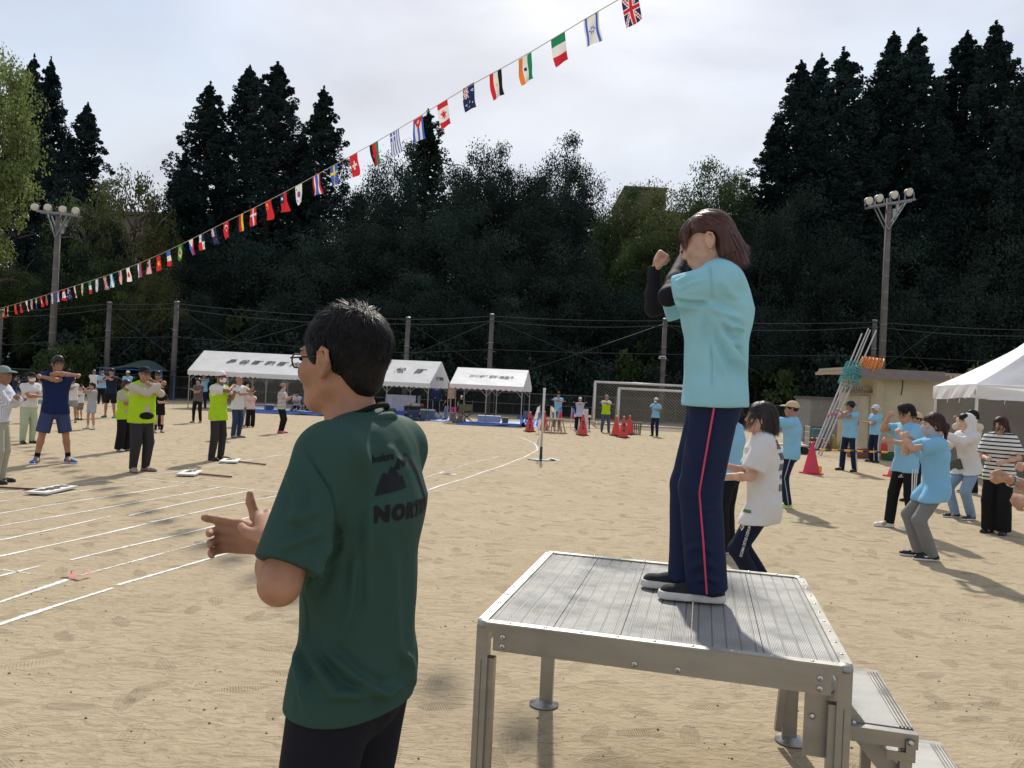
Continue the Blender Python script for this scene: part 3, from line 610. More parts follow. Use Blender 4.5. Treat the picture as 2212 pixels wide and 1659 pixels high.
# ------------------------------------------------------------------ tents at the back
def cloth_mat(name, c, trans=.25, bump=.02):
    return M(name, c, .6, var=.05, vscale=1.5, trans=trans, bump=bump, bscale=2.2, srgb=False, spec=.3)
TENTW = cloth_mat('tent_vinyl', (.80, .80, .78)); INK = M('black_ink', (.03, .03, .032), .7, srgb=False)
TPOLE = M('tent_pole', (.34, .31, .27), .5, .4, srgb=False)
def tent(label, anchor, rz, length, depth, ez, rz_, text, tsize, tcx, cols, side=None, shear=.5, gable=True, trim=None):
    """anchor = front right foot; the tent runs to local -x and back to +y"""
    o = thing('event_tent', label, 'tent', anchor, rz, 'ridge tents along the back of the ground')
    h = rz_-ez; q = random.Random(int(length*100))
    def sag(u, v): return -.016*math.sin(math.pi*v)*(.6+.4*math.sin(u*cols*math.pi)**2)+.008*math.sin(u*31+v*7)*math.sin(math.pi*v)
    for s in (0, 1):
        g = MB(); g.grid(24, 8, lambda u, v: (-length*u, (depth/2*v if s == 0 else depth-depth/2*v), ez+h*v+sag(u, v)))
        g.obj('roof_panel', TENTW, o, True)
    def val(p0, p1, name='valance', n=18):
        g = MB(); p0, p1 = Vector(p0), Vector(p1); v = []; m = n*6
        for i in range(m+1):
            p = p0.lerp(p1, i/m); k = abs(math.sin(math.pi*i/6)); v += [p, p-Vector((0, 0, .17+.06*k))]
        g.add(v, [(2*i, 2*i+1, 2*i+3, 2*i+2) for i in range(m)]); return g.obj(name, TENTW, o)
    n = max(8, int(length/.24))
    vl = val((0, -.01, ez), (-length, -.01, ez), n=n); val((0, depth+.01, ez), (-length, depth+.01, ez), n=n)
    if trim:
        g = MB(); m = n*6
        g.tube([(-length*i/m, -.018, ez-.172-.06*abs(math.sin(math.pi*i/6))) for i in range(m+1)], .014, 4); g.obj('valance_trim', trim, vl)
    for x in (0.012, -length-.012):
        val((x, 0, ez), (x, depth, ez), n=max(6, int(depth/.24)))
        g = MB(); g.add([(x, 0, ez), (x, depth, ez), (x, depth/2, rz_)], [(0, 1, 2)]); g.obj('gable', TENTW, o)
    for i in range(cols+1):
        x = -.06-(length-.12)*i/cols
        for y in (.06, depth-.06):
            g = MB(); g.tube([(x, y, 0), (x, y, ez)], .024, 8); po = g.obj('post', TPOLE, o)
            g = MB(); g.lathe([(.07, 0), (.07, .012), (.03, .02)], (x, y, 0), 10); g.obj('foot_plate', TPOLE, po)
            for sd in (-1, 1):
                if (i == 0 and sd == 1) or (i == cols and sd == -1): continue
                g = MB(); g.tube([(x, y, ez-.5), (x+sd*.42, y, ez-.03)], .016, 6); g.obj('brace', TPOLE, o)
        g = MB(); g.tube([(x, .06, ez), (x, depth/2, rz_-.05), (x, depth-.06, ez)], .02, 6); g.obj('rafter', TPOLE, o)
    for y, z in ((.06, ez-.01), (depth-.06, ez-.01), (depth/2, rz_-.05)):
        g = MB(); g.tube([(-.05, y, z), (-length+.05, y, z)], .02, 6); g.obj('purlin', TPOLE, o)
    nrm = Vector((0, -h, depth/2)).normalized(); vdir = Vector((0, depth/2, h)).normalized()
    k = len(text)
    for i, ch in enumerate(text):
        x = -length/2+tcx+(i-(k-1)/2)*tsize[1]
        flat_text(ch, Vector((x, depth/4, ez+h/2))+nrm*.006, (1, 0, 0), vdir, tsize[0], INK, o, 'roof_character', bold=.016, shear=.25)
    if side:
        for i, ch in enumerate(side):
            flat_text(ch, (.02, depth*.30+i*.17, ez+.22), (0, 1, 0), (0, 0, 1), .19, INK, o, 'gable_character', bold=.006)
    return o
TRIMR = M('red_trim', (.35, .10, .09), .7, srgb=False)
fa = gnd(745, 896); fa.y = 35.2; fa.x = at(745, 820, 35.2).x
tent('long white ridge tent with black characters, its posts in front of a goal net', (fa.x, 35.2, 0), 0, 7.2, 3.5, 1.74, 2.72, '長谷町和町内会', (.44, .60), -.15, 4)
b0 = at(928, 830, 35.0)
tent('white ridge tent sheltering cooler boxes, with two black characters beside its gable', (b0.x, 35.0, 0), math.radians(-11), 4.1, 3.5, 1.66, 2.72, '村松町', (.50, .98), .3, 2, '岩倉村松町内会')
c0 = at(1131, 836, 33.2)
tent('small white ridge tent with reddish scalloped trim over the blue tarp', (c0.x, 33.2, 0), math.radians(-8), 3.25, 3.0, 1.70, 2.46, '府営長谷団地自治会', (.215, .22), .1, 2, trim=TRIMR)

# ------------------------------------------------------------------ white pop-up canopy on the right
CANW = cloth_mat('canopy_polyester', (.86, .86, .88), .3, .015); GREYW = M('grey_side_wall', (.22, .215, .20), .8, var=.15, vscale=1.2, bump=.03, bscale=1.6, srgb=False)
ALU = M('white_aluminium', (.62, .62, .60), .4, .2, srgb=False)
Np = gnd(2098, 1055); Fp = at(2016, 869, 19.0); Fp.z = 0; dl = (Fp-Np).normalized(); S = (Fp-Np).length; dr = Vector((dl.y, -dl.x, 0))
cn = thing('popup_canopy', 'white pop-up canopy with grey tarpaulin wall beside the beige shed', 'canopy', Np, math.atan2(dr.y, dr.x))
ez, pz = 2.17, 3.85; Lx = 4.5
def wr(u, v, amp=.03): return amp*math.sin(u*9+v*5)*math.sin(math.pi*v)+amp*.5*math.sin(u*23-v*11)*math.sin(math.pi*u)
ap = Vector((Lx/2, S/2, pz)); cor = [Vector((0, 0, ez)), Vector((Lx, 0, ez)), Vector((Lx, S, ez)), Vector((0, S, ez))]
for i in range(4):
    a, b = cor[i], cor[(i+1) % 4]; g = MB()
    def fn(u, v, a=a, b=b):
        e = a.lerp(b, u); p = e.lerp(ap, v); p = p+Vector((0, 0, -.16*math.sin(math.pi*v)*(.35+.65*abs(2*u-1))+wr(u, v))); return p
    g.grid(24, 16, fn); g.obj('roof_panel', CANW, cn, True)
    d = (b-a).normalized(); nrm = Vector((d.y, -d.x, 0)); g = MB()
    g.grid(40, 6, lambda u, v: a.lerp(b, u)+nrm*(.012+.02*math.sin(u*19+v*4)*v+.014*math.sin(u*47+v*9)*v)-Vector((0, 0, .30*v+.02*math.sin(u*6)*v))); va = g.obj('valance', CANW, cn, True)
    for u in (.12, .42, .7):
        g = MB(); p = a.lerp(b, u)+nrm*.03-Vector((0, 0, .3)); g.bar(p, p-Vector((.01, 0, .1)), .02, .004); g.obj('tie_tape', CANW, va)
for c in cor:
    g = MB(); g.bar((c.x+(.04 if c.x == 0 else -.04), c.y+(.04 if c.y == 0 else -.04), 0), (c.x+(.04 if c.x == 0 else -.04), c.y+(.04 if c.y == 0 else -.04), ez), .05, .05, (0, 1, 0)); lg = g.obj('leg', ALU, cn)
    g = MB(); g.box((c.x, c.y, .01), (.16, .16, .012)); g.obj('foot_plate', ALU, lg)
for a, b in ((cor[0], cor[1]), (cor[0], cor[3])):
    for k in range(4):
        p, q = a.lerp(b, k/4)+Vector((.05, .05, -.08)), a.lerp(b, (k+1)/4)+Vector((.05, .05, -.08)); g = MB(); g.bar(p, q-Vector((0, 0, .22)), .02, .03); g.bar(p-Vector((0, 0, .22)), q, .02, .03); g.obj('scissor_truss', ALU, cn)
for p0, p1 in ((Vector((.05, S-.02, 0)), Vector((Lx, S-.02, 0))), (Vector((Lx-.03, 0, 0)), Vector((Lx-.03, S, 0)))):
    g = MB(); g.grid(40, 10, lambda u, v: p0.lerp(p1, u)+Vector((.02*math.sin(u*20), .035*math.sin(u*17+v*3)*(1-.3*v)+.02*math.sin(v*9+u*5), .02+v*(ez-.1)))); g.obj('side_wall', GREYW, cn, True)
for r_, (tx, sz) in enumerate((('岩倉北', .30), ('自治連合会', .26))):
    for i, ch in enumerate(tx):
        u = .33+i*.085+r_*.01; v = .62-.14*r_; e = cor[0].lerp(cor[1], u).lerp(ap, v); vd = (ap-Vector((Lx/2, 0, ez))).normalized()
        flat_text(ch, e+Vector((0, -.06, -.02)), (1, 0, 0), vd, sz, INK, cn, 'roof_character', bold=.006, off=.05)

# ------------------------------------------------------------------ beige shed and grey store
BLOCK = M('beige_block_wall', (.50, .44, .31), .9, var=.12, vscale=1.2, bump=.008, bscale=14, srgb=False); FASC = M('brown_fascia', (.20, .165, .155), .6, var=.1, srgb=False); SOFF = M('beige_soffit', (.42, .36, .27), .8, srgb=False)
A_, B_, C_ = at(1850, 796, 24.3), at(2036, 812, 26.4), at(1762, 814, 29.0)
dx = Vector((B_.x-A_.x, B_.y-A_.y, 0)); dy = Vector((C_.x-A_.x, C_.y-A_.y, 0)); lx, ly = dx.length, dy.length; dx = Vector((1, 0, 0)); sz_ = A_.z
sh = thing('block_shed', 'beige block shed with flat brown-edged roof beside the floodlight tower', 'shed', (A_.x, A_.y, 0), math.atan2(dx.y, dx.x)); lx = 7.2; ly = 3.3
g = MB(); g.box((lx/2, ly/2, sz_-.05), (lx-.1, ly-.1, .10)); g.obj('roof_deck', SOFF, sh)
for c, s in (((lx/2+.0, 0, sz_-.13), (lx-4.4, .06, .32)), ((lx-.02, ly/2, sz_-.13), (.06, ly, .30))):
    g = MB(); g.box(c if s[0] < 1 else (lx/2-2.2, 0, sz_-.13), s); g.obj('fascia', FASC, sh)
g = MB(); g.box((lx-1.4, .02, sz_-.1), (2.6, .06, .34)); g.obj('fascia', FASC, sh)
for i in range(9):
    g = MB(); g.prism([(0, 0), (.06, .2), (-.06, .2)], (lx-4.2+.14*i, -.01, sz_-.26), (1, 0, 0), (0, 0, 1), (0, .04, 0)); g.obj('roof_corrugation', SOFF, sh)
for i in range(16):
    g = MB(); g.prism([(-.05, 0), (.05, 0), (.025, .09), (-.025, .09)], (.02, .15+.19*i, sz_-.01), (0, 1, 0), (0, 0, 1), (.5, 0, 0)); g.obj('roof_corrugation', SOFF, sh)
g = MB(); g.box((.03, ly/2, sz_-.09), (.05, ly, .10)); g.obj('eave_edge', SOFF, sh)
wz = sz_-.14; ox, oy = 1.0, .55
for (p, s) in (((ox+(lx-ox)/2, oy, wz/2), (lx-ox, .16, wz)), ((ox, oy+(ly-oy)/2+.08, wz/2), (.16, ly-oy, wz))):
    g = MB(); g.box(p, s); g.obj('wall', BLOCK, sh)
g = MB(); g.box((ox+.003, oy+.003, wz/2), (.24, .24, wz-.004)); g.obj('corner_pier', BLOCK, sh)
DOOR = M('cream_steel_door', (.46, .43, .33), .55, var=.12, vscale=2, srgb=False)
for i in range(2):
    g = MB(); g.box((ox-.11, oy+.75+i*.78, .98), (.05, .76, 1.9)); d = g.obj('door', DOOR, sh); g = MB(); g.box((ox-.145, oy+1.04+i*.2, 1.0), (.03, .03, .16)); g.obj('handle', STEEL, d)
g = MB(); g.box((ox-.2, oy+1.15, 2.06), (.3, 1.8, .07)); ca = g.obj('door_hood', FASC, sh)
for i in range(9):
    g = MB(); g.box((ox-.2, oy+.35+i*.2, 2.15), (.28, .05, .1)); g.obj('hood_rib', SOFF, ca)
g = MB(); g.box((ox+2.9, oy-.09, 1.72), (1.4, .04, .06)); g.obj('shutter_rail', FASC, sh); g = MB(); g.box((ox+2.9, oy-.085, .85), (1.35, .02, 1.68)); g.obj('shutter', BLOCK, sh)
g = MB(); g.tube([(ox+.7, oy-.1, wz), (ox+.72, oy-.1, wz-.3), (ox+.68, oy-.1, wz-.62)], .012, 6); g.obj('wall_cable', INK, sh)
GST = M('grey_store_panel', (.26, .26, .255), .6, var=.1, srgb=False)
p = at(1749, 900, 31); q = at(1801, 900, 31); sb = thing('storage_locker', 'grey ribbed steel storage locker left of the beige shed', 'locker', (p.x, 31, 0)); wd = q.x-p.x+.6; hh = topz(1770, 862, 31)
g = MB(); g.box((wd/2, .8, hh/2), (wd, 1.6, hh)); g.obj('body', GST, sb); g = MB(); g.box((wd/2, .75, hh+.05), (wd+.14, 1.8, .1)); g.obj('lid', M('dark_grey_roof', (.10, .10, .11), .6, srgb=False), sb)
for i in range(14):
    g = MB(); g.box((wd*.28, -.015, .2+i*(hh-.4)/13), (wd*.46, .03, .05)); g.obj('rib', GST, sb)
g = MB(); g.box((wd*.76, -.015, hh/2), (wd*.38, .03, hh-.25)); g.obj('door', GST, sb)

# ------------------------------------------------------------------ ball-toss poles leaning on the roof
PVC = M('galvanised_pole', (.45, .44, .42), .45, .3, srgb=False); ORB = M('orange_basket', (.72, .27, .06), .5, srgb=False); TEB = M('teal_basket', (.06, .30, .30), .5, srgb=False)
def basket(g, c, ax, r0, r1, ln):
    ax = Vector(ax).normalized(); u = ax.orthogonal().normalized(); v = ax.cross(u); n = 16
    for k in range(n):
        a = 2*math.pi*k/n; d = u*math.cos(a)+v*math.sin(a); g.bar(c+d*r0, c+d*r1+ax*ln, .02, .012)
    for j in range(5):
        t = j/4; r = r0+(r1-r0)*t; g.tube([c+ax*ln*t+(u*math.cos(2*math.pi*k/n)+v*math.sin(2*math.pi*k/n))*r for k in range(n+1)], .014 if j < 4 else .022, 5, False)
    for k in range(4): g.bar(c+u*math.cos(k*.785)*r0+v*math.sin(k*.785)*r0, c-u*math.cos(k*.785)*r0-v*math.sin(k*.785)*r0, .02, .012)
for i, (b, t, bk, m, lab) in enumerate([((1752, 985), (1862, 720), (1836, 800), TEB, 'slim toss pole with the lower teal lattice basket'), ((1758, 983), (1876, 709), (1842, 785), TEB, 'long toss pole with the upper teal lattice basket'),
                                      ((1768, 981), (1880, 712), (1858, 782), ORB, 'toss pole with the small half-hidden orange basket'), ((1773, 984), (1893, 713), (1872, 783), ORB, 'toss pole with the big orange lattice basket')]):
    p = gnd(*b); q = at(*t, 24.9+.12*i); e = at(*bk, 24.4+.1*i); o = thing('toss_pole', lab+' leaning on the shed roof', 'toss pole', p, 0, 'ball-toss poles leaning on the shed')
    g = MB(); g.tube([(0, 0, 0), (q-p)*.55, q-p], [.028, .026, .02], 8); g.obj('pole', PVC, o)
    g = MB(); ax = Vector((.9, -.3, -.35)) if m is ORB else Vector((-.2, -.3, -.95)); basket(g, e-p, ax, .2, .30, .42); g.obj('basket', m, o)
    g = MB(); g.tube([(q-p)*.3, (q-p)*.32], .036, 8); g.tube([(q-p)*.62, (q-p)*.635], .036, 8); g.obj('joint_tape', M('tape_pink', (.5, .12, .22), .6, srgb=False), o)

# ------------------------------------------------------------------ cones, bar, basket
CONER = M('cone_red', (.60, .045, .035), .45, var=.06, srgb=False, spec=.5); RUB = M('black_rubber', (.02, .02, .021), .8, srgb=False); CTIP = M('cone_tip', (.75, .66, .6), .5, srgb=False); CONEP = M('cone_crimson', (.58, .03, .07), .45, var=.06, srgb=False, spec=.5)
def cone(px, py, h, label, mat=CONER, text=None, base=RUB, w=.2, tip=CTIP):
    p = gnd(px, py); o = thing('traffic_cone', label, 'cone', p, .3, 'red traffic cones')
    g = MB(); g.lathe([(w*.95, .03), (w*.9, .05), (.035, h-.03), (.03, h)], (0, 0, 0), 24); g.obj('cone_body', mat, o, True)
    g = MB(); g.lathe([(.034, h-.02), (.03, h), (.012, h+.012)], (0, 0, .004), 16); g.obj('tip', tip, o, True)
    g = MB(); b2 = w*1.02
    g.prism([(-b2, -b2*.8), (-b2*.8, -b2), (b2*.8, -b2), (b2, -b2*.8), (b2, b2*.8), (b2*.8, b2), (-b2*.8, b2), (-b2, b2*.8)], (0, 0, .003), (1, 0, 0), (0, 1, 0), (0, 0, .03)); g.obj('base', base, o)
    if text:
        az = math.atan2(-p.x, -p.y)                      # lettering faces the ground's middle
        for i, ch in enumerate(text):
            z = h*.62-i*.105; r = w*.92+(.035-w*.92)*(z-.03)/(h-.06)+.004; f = Vector((math.cos(-1.87), math.sin(-1.87), 0)); u = Vector((-f.y, f.x, 0)); sl = Vector((-f.x*.22, -f.y*.22, 1)).normalized()
            flat_text(ch, f*(r+.002)+Vector((0, 0, z)), u, sl, .095, INK, o, 'cone_character', bold=.004)
    return o
cone(1144, 932, .75, 'red cone with black lettering in front of the end of the blue tarp', text='岩倉北小')
cone(1175, 929, .76, 'plain red cone behind the white pole and flag stand', mat=CONEP)
cone(1258, 940, .80, 'red lettered cone standing in front of the white board', text='岩倉北')
cone(1330, 941, .76, 'plain red cone just left of the lettered cone by the wire basket')
cone(1346, 945, .78, 'red lettered cone next to the wire basket by the goal', text='岩倉北')
cone(1359, 938, .75, 'red cone half hidden behind the wire basket')
cone(1752, 1023, .70, 'big crimson cone holding one end of the striped bar', mat=CONEP, base=CONEP, w=.2, tip=CONEP)
cone(1940, 1030, .70, 'crimson cone behind the man in three-stripe trousers, holding the striped bar', mat=CONEP, base=CONEP, w=.25, tip=CONEP)
YEL = M('safety_yellow', (.75, .42, .03), .45, srgb=False); BLK = M('safety_black', (.03, .03, .03), .45, srgb=False)
a, b = gnd(1752, 1023)+Vector((0, -.02, .56)), gnd(1940, 1030)+Vector((0, -.02, .56)); bo = thing('barrier_bar', 'yellow and black striped bar resting between two crimson cones', 'barrier', a)
for i in range(14):
    g = MB(); g.tube([(b-a)*(i/14), (b-a)*((i+1)/14)], .022, 10); g.obj('stripe', YEL if i % 2 else BLK, bo, True)
p = gnd(1766, 1022); g = MB(); g.box((-.05, 0, .09), (.07, .07, .18)); g.cur = 1; g.box((.05, .01, .085), (.07, .07, .17)); tag(g.obj('bar_socket', [BLK, YEL], base=p), 'small black and yellow bar end standing beside the crimson cone', 'bar end')
p = gnd(1374, 938); wb = thing('wire_basket', 'round open wire basket beside the red cones', 'basket', p)
g = MB(); n = 14
for k in range(n): a = 6.283*k/n; g.tube([(.17*math.cos(a), .17*math.sin(a), .01), (.2*math.cos(a), .2*math.sin(a), .48)], .012, 5)
g.obj('uprights', M('brown_wire', (.10, .075, .06), .7, srgb=False), wb)
for z, r in ((.01, .17), (.24, .185), (.48, .2)):
    g = MB(); g.tube([(r*math.cos(6.283*k/16), r*math.sin(6.283*k/16), z) for k in range(17)], .016 if z < .4 else .028, 6, False); g.obj('hoop', M('jute_rim', (.30, .25, .19), .9, srgb=False), wb)
# flag stand with small pennants, white board, bench
WOODL = M('pale_wood', (.45, .33, .22), .7, var=.2, vscale=3, stretch=(1, 6, 6), srgb=False); WHT = M('white_paint', (.72, .70, .70), .6, srgb=False)
p = gnd(1198, 935); st = thing('pennant_stand', 'wooden slatted stand holding batons between the red cones', 'stand', p)
for i in range(7):
    x = -.36+.12*i; g = MB(); g.bar((x*1.15, -.12, 0), (x*.75, 0, .52), .03, .03); g.obj('slat', WOODL, st); g = MB(); g.bar((x*1.15, .16, 0), (x*.75, .04, .52), .03, .03); g.obj('slat', WOODL, st)
g = MB(); g.box((0, .02, .53), (.72, .16, .05)); g.obj('top_board', WOODL, st); g = MB(); g.box((0, .02, .03), (.95, .4, .04)); g.obj('base_frame', WOODL, st)
for i, c in enumerate(((.8, .5, .05), (.75, .6, .3), (.6, .2, .1))):
    g = MB(); g.tube([(-.12+.12*i, 0, .5), (-.16+.16*i, -.02, .88)], .018, 7); g.obj('baton', M('baton%d' % i, c, .5, srgb=False), st)
PBL, PRD = M('pennant_blue', (.06, .20, .50), .7, trans=.3, srgb=False), M('pennant_red', (.6, .05, .06), .7, trans=.3, srgb=False); PWH = M('pennant_white', (.72, .66, .62), .7, trans=.3, srgb=False)
for i, (px, ty, by) in enumerate(((1166, 876, 935), (1190, 877, 933), (1212, 878, 932), (1235, 880, 925))):
    b = gnd(px-3, by); t = at(px, ty, b.y); o = thing('pennant', ['white and blue pennant on a stick behind the tall white pole', 'white pennant with red edge rising from the wooden stand', 'blue pennant on a stick right of the wooden stand', 'furled white and blue pennant on a tilted stick near the bench'][i], 'pennant', b, 0, 'small pennants by the cones')
    d = t-b; g = MB(); g.tube([(0, 0, 0), d], .014, 6); g.obj('stick', PWH, o)
    g = MB(); g.grid(6, 8, lambda u, v: d*(1-v*.45)+Vector((.02+u*(.10+.12*v)*(1 if i % 2 else -1), -.03*math.sin(u*5+v*3), -.06*u))); cl = g.obj('cloth', PWH if i in (0, 1) else PBL, o, True)
    g = MB(); g.grid(3, 4, lambda u, v: d*(.8-v*.3)+Vector((.05+u*.1*(1 if i % 2 else -1), -.06-.02*math.sin(u*5), -.05*u))); g.obj('cloth_patch', PBL if i < 2 else PRD, cl, True)
p = gnd(1257, 931); o = thing('white_board', 'white panel held in a low frame behind a lettered red cone', 'board', p)
g = MB(); g.box((0, 0, .46), (.44, .03, .92)); g.obj('panel', M('board_pinkish', (.66, .58, .58), .5, srgb=False), o)
for sd in (-1, 1):
    g = MB(); g.box((sd*.29, .03, .28), (.05, .05, .56)); lg = g.obj('leg', RUB, o); g = MB(); g.box((sd*.29, .03, .62), (.11, .09, .09)); g.obj('clamp', WHT, o); g = MB(); g.box((sd*.29, .0, .05), (.1, .3, .08)); g.obj('foot', WHT, lg)
p = gnd(1248, 924); o = thing('low_bench', 'long low wooden bench behind the pennants', 'bench', p)
g = MB(); g.box((0, .4, .3), (2.6, .3, .05)); g.obj('seat', WOODL, o)
for x in (-1.1, 0, 1.1):
    g = MB(); g.box((x, .4, .14), (.08, .28, .27)); g.obj('leg', STEEL, o)
# tall white pole stand with cloth
p = gnd(1168, 993); o = thing('marker_pole', 'tall white marker pole on a flat dark base at the bend of the track', 'pole', p); hp = topz(1169, 841, p.y)
g = MB(); g.tube([(0, 0, .28), (.01, 0, hp)], .028, 12); pl = g.obj('pole', M('pinkish_white_pole', (.66, .58, .56), .5, srgb=False), o, True)
g = MB(); g.lathe([(.028, 0), (.036, .02), (.03, .04)], (.01, 0, hp), 12); g.obj('cap', WHT, pl)
g = MB(); g.tube([(0, 0, 0), (0, 0, .30)], .034, 10); g.obj('socket', M('dark_green_steel', (.03, .06, .055), .5, srgb=False), o, True); g = MB(); g.lathe([(.3, .003), (.3, .02), (.05, .035), (.03, .06)], (0, 0, 0), 24); g.obj('base_plate', M('dark_green_steel', (.03, .06, .055), .5, srgb=False), o)
def crumple(name, p, sz, mat, label, cat, seed, n=18, hgt=.06, base=None):
    rr = np.random.RandomState(seed); ph = rr.rand(6)*6
    g = MB(); g.grid(n, n, lambda u, v: ((u-.5)*sz[0]*(1+.2*math.sin(v*9+ph[0])), (v-.5)*sz[1]*(1+.25*math.sin(u*8+ph[1])), .008+hgt*max(0, .5+.5*math.sin(u*11+ph[2]+2*math.sin(v*6+ph[3])))*max(0.0, .5+.5*math.cos(v*13+ph[4]))))
    return tag(g.obj(name, mat, base=p, smooth=True), label, cat)
p2 = gnd(1190, 994); crumple('white_cloth', p2, (.42, .22), WHT, 'crumpled white cloth on the sand beside the marker pole base', 'cloth', 3, hgt=.05)
g = MB(); g.grid(8, 14, lambda u, v: (-.05-.06*math.sin(u*math.pi)*(.5+.5*math.sin(v*9)), -.02-.1*u+.03, .95-.62*v)); g.obj('hanging_cloth', WHT, o, True)
PINK = M('pink_ribbon', (.75, .13, .22), .5, trans=.3, srgb=False)
pr_ = gnd(158, 1246); g = MB()
pts = [Vector((-.08+.02*math.sin(i*.9)+i*.017, .04*math.sin(i*.6), .012+.035*abs(math.sin(i*.45)))) for i in range(14)]
g.add([q for p_ in pts for q in (p_, p_+Vector((.01, -.045, .004)))], [(2*i, 2*i+1, 2*i+3, 2*i+2) for i in range(13)]); tag(g.obj('pink_ribbon', PINK, base=pr_, smooth=True), 'crumpled pink ribbon lying across a chalk lane line', 'ribbon')
pr_ = gnd(962, 1024); g = MB(); g.add([(-.12, 0, .01), (.1, -.05, .03), (.12, .02, .012), (-.1, .06, .02)], [(0, 1, 2, 3)]); g.add([(0, -.05, .012), (.2, -.16, .012), (.2, -.1, .03), (.02, 0, .012)], [(0, 1, 2, 3)]); tag(g.obj('lilac_ribbon', M('lilac_ribbon', (.55, .38, .55), .6, srgb=False), base=pr_), 'pale lilac scrap of ribbon on the inner chalk line', 'ribbon')
# placards lying on the sand
PLB = M('placard_board', (.66, .65, .60), .6, srgb=False); STK = M('maroon_stick', (.10, .028, .03), .5, srgb=False)
for cs4, s0, s1, lab, tx in ((((76, 1066), (117, 1068), (149, 1052), (108, 1050)), (-70, 1052), (96, 1060), 'white name placard on the sand with its maroon stick pointing away from the lanes', '長谷町'),
                             (((378, 1026), (412, 1027), (441, 1019), (408, 1018)), (500, 1032), (408, 1023), 'white name placard lying at the lane ends beside the big man in the yellow vest', '松町'),
                             (((466, 998), (505, 999), (528, 993), (490, 992)), (573, 1005), (495, 996), 'white name placard lying at the feet of the masked man in the yellow vest', '中町')):
    q = [gnd(*c, z=.02) for c in cs4]; c = sum(q, Vector())/4; o = thing('placard', lab, 'placard', (c.x, c.y, 0), 0, 'name placards laid on the sand'); c0_ = Vector((c.x, c.y, 0))
    u = (q[1]-q[0]).normalized(); v = (q[3]-q[0]).normalized(); w2, h2 = (q[1]-q[0]).length/2, (q[3]-q[0]).length/2
    u2 = u; v2 = Vector((-u.y, u.x, 0)); h2 = min(max(h2, .2), .45); w2 = min(max(w2, .14), .3)
    g = MB(); g.prism([(-w2, -h2), (w2, -h2), (w2, h2), (-w2, h2)], (0, 0, .02), u2, v2, (0, 0, .025)); g.obj('board', PLB, o)
    for i, ch in enumerate(tx): flat_text(ch, Vector((0, 0, .046))+v2*(h2*.55-i*h2*.55), u2, v2, h2*.5, INK, o, 'placard_character', bold=.01)
    a, b = gnd(*s0)-c0_+Vector((0, 0, .02)), gnd(*s1)-c0_+Vector((0, 0, .018)); g = MB(); g.bar(a, b, .035, .02); g.obj('stick', STK, o)

# ------------------------------------------------------------------ goals with nets
GPW = M('goal_white', (.60, .60, .60), .45, .1, var=.15, vscale=2, srgb=False); NET = M('net_cord', (.30, .29, .27), .8, srgb=False)
def goal(label, p, rz, w, h, d, dt, cell=.16, cord=.011, mat=GPW, r=.055):
    o = thing('soccer_goal', label, 'goal', p, rz, 'soccer goals at the back of the ground')
    for x in (0, w):
        g = MB(); g.tube([(x, 0, 0), (x, 0, h)], r, 12); g.obj('post', mat, o, True)
        g = MB(); g.tube([(x, 0, h), (x, dt, h-.04), (x, d, .05)], .03, 8); g.obj('net_stay', mat, o, True)
        g = MB(); g.tube([(x, 0, .04), (x, d, .04)], .035, 8); g.obj('ground_bar', mat, o)
    g = MB(); g.tube([(-r, 0, h), (w+r, 0, h)], r, 12); g.obj('crossbar', mat, o, True); g = MB(); g.tube([(0, d, .04), (w, d, .04)], .035, 8); g.obj('back_bar', mat, o)
    g = MB()
    def diamond(P, U, V, lu, lv):
        def seg(a, b):
            P0, P1 = P(a[0], a[1]), P(b[0], b[1]); g.bar(P0, P1, cord, cord)
        n = int((lu+lv)/cell)
        for i in range(n):
            s = i*cell
            for f in (0, 1):                         # two families of slanting cords
                a = (min(s, lu), max(0, s-lu)); b = (max(0, s-lv), min(s, lv))
                if f: a, b = (lu-a[0], a[1]), (lu-b[0], b[1])
                k = max(1, int(abs(a[0]-b[0])/1.2))
                for j in range(k): seg((a[0]+(b[0]-a[0])*j/k, a[1]+(b[1]-a[1])*j/k), (a[0]+(b[0]-a[0])*(j+1)/k, a[1]+(b[1]-a[1])*(j+1)/k))
    bl = math.hypot(d-dt, h-.1)
    diamond(lambda a, b: Vector((a, dt+(d-dt)*b/bl-.12*math.sin(math.pi*b/bl)*math.sin(math.pi*a/w)**.5, (h-.05)*(1-b/bl)+.03)), 0, 0, w, bl)
    diamond(lambda a, b: Vector((a, b, h-.04-.1*math.sin(math.pi*a/w)*math.sin(math.pi*b/max(dt, .1))*.4)), 0, 0, w, dt)
    for x in (0, w):
        diamond(lambda a, b: Vector((x, min(a, dt+(d-dt)*b/h), h-b)), 0, 0, d, h)
    g.obj('net', NET, o); return o
p = gnd(1282, 919); goal('large white goal with grey net behind the red cones', p, math.radians(-3), 5.0, 2.12, 1.9, .9)
p = gnd(1334, 922); goal('smaller white goal standing in front of the large one', p, math.radians(-3), 4.2, 1.86, 1.5, .7, r=.06)
p = gnd(470, 874); goal('white goal with dark net standing behind the long tent', (p.x, 40.6, 0), 0, 5.0, 2.1, 1.8, .8)
BLUEF = M('blue_frame', (.05, .16, .42), .5, srgb=False); DGT = M('dark_green_tarp', (.03, .055, .05), .8, srgb=False)
a, b = at(216, 803, 42.5), at(350, 800, 42.5); o = thing('tarp_shelter', 'low shelter of blue poles under a sagging dark green tarp', 'shelter', (a.x, 42.5, 0)); w = b.x-a.x; zt = topz(270, 797, 42.5)
for x in (0, w):
    for y in (0, 1.6):
        g = MB(); g.tube([(x, y, 0), (x, y, zt)], .035, 8); g.obj('pole', BLUEF, o)
g = MB(); g.tube([(0, 0, zt), (w, 0, zt)], .035, 8); g.obj('top_rail', BLUEF, o)
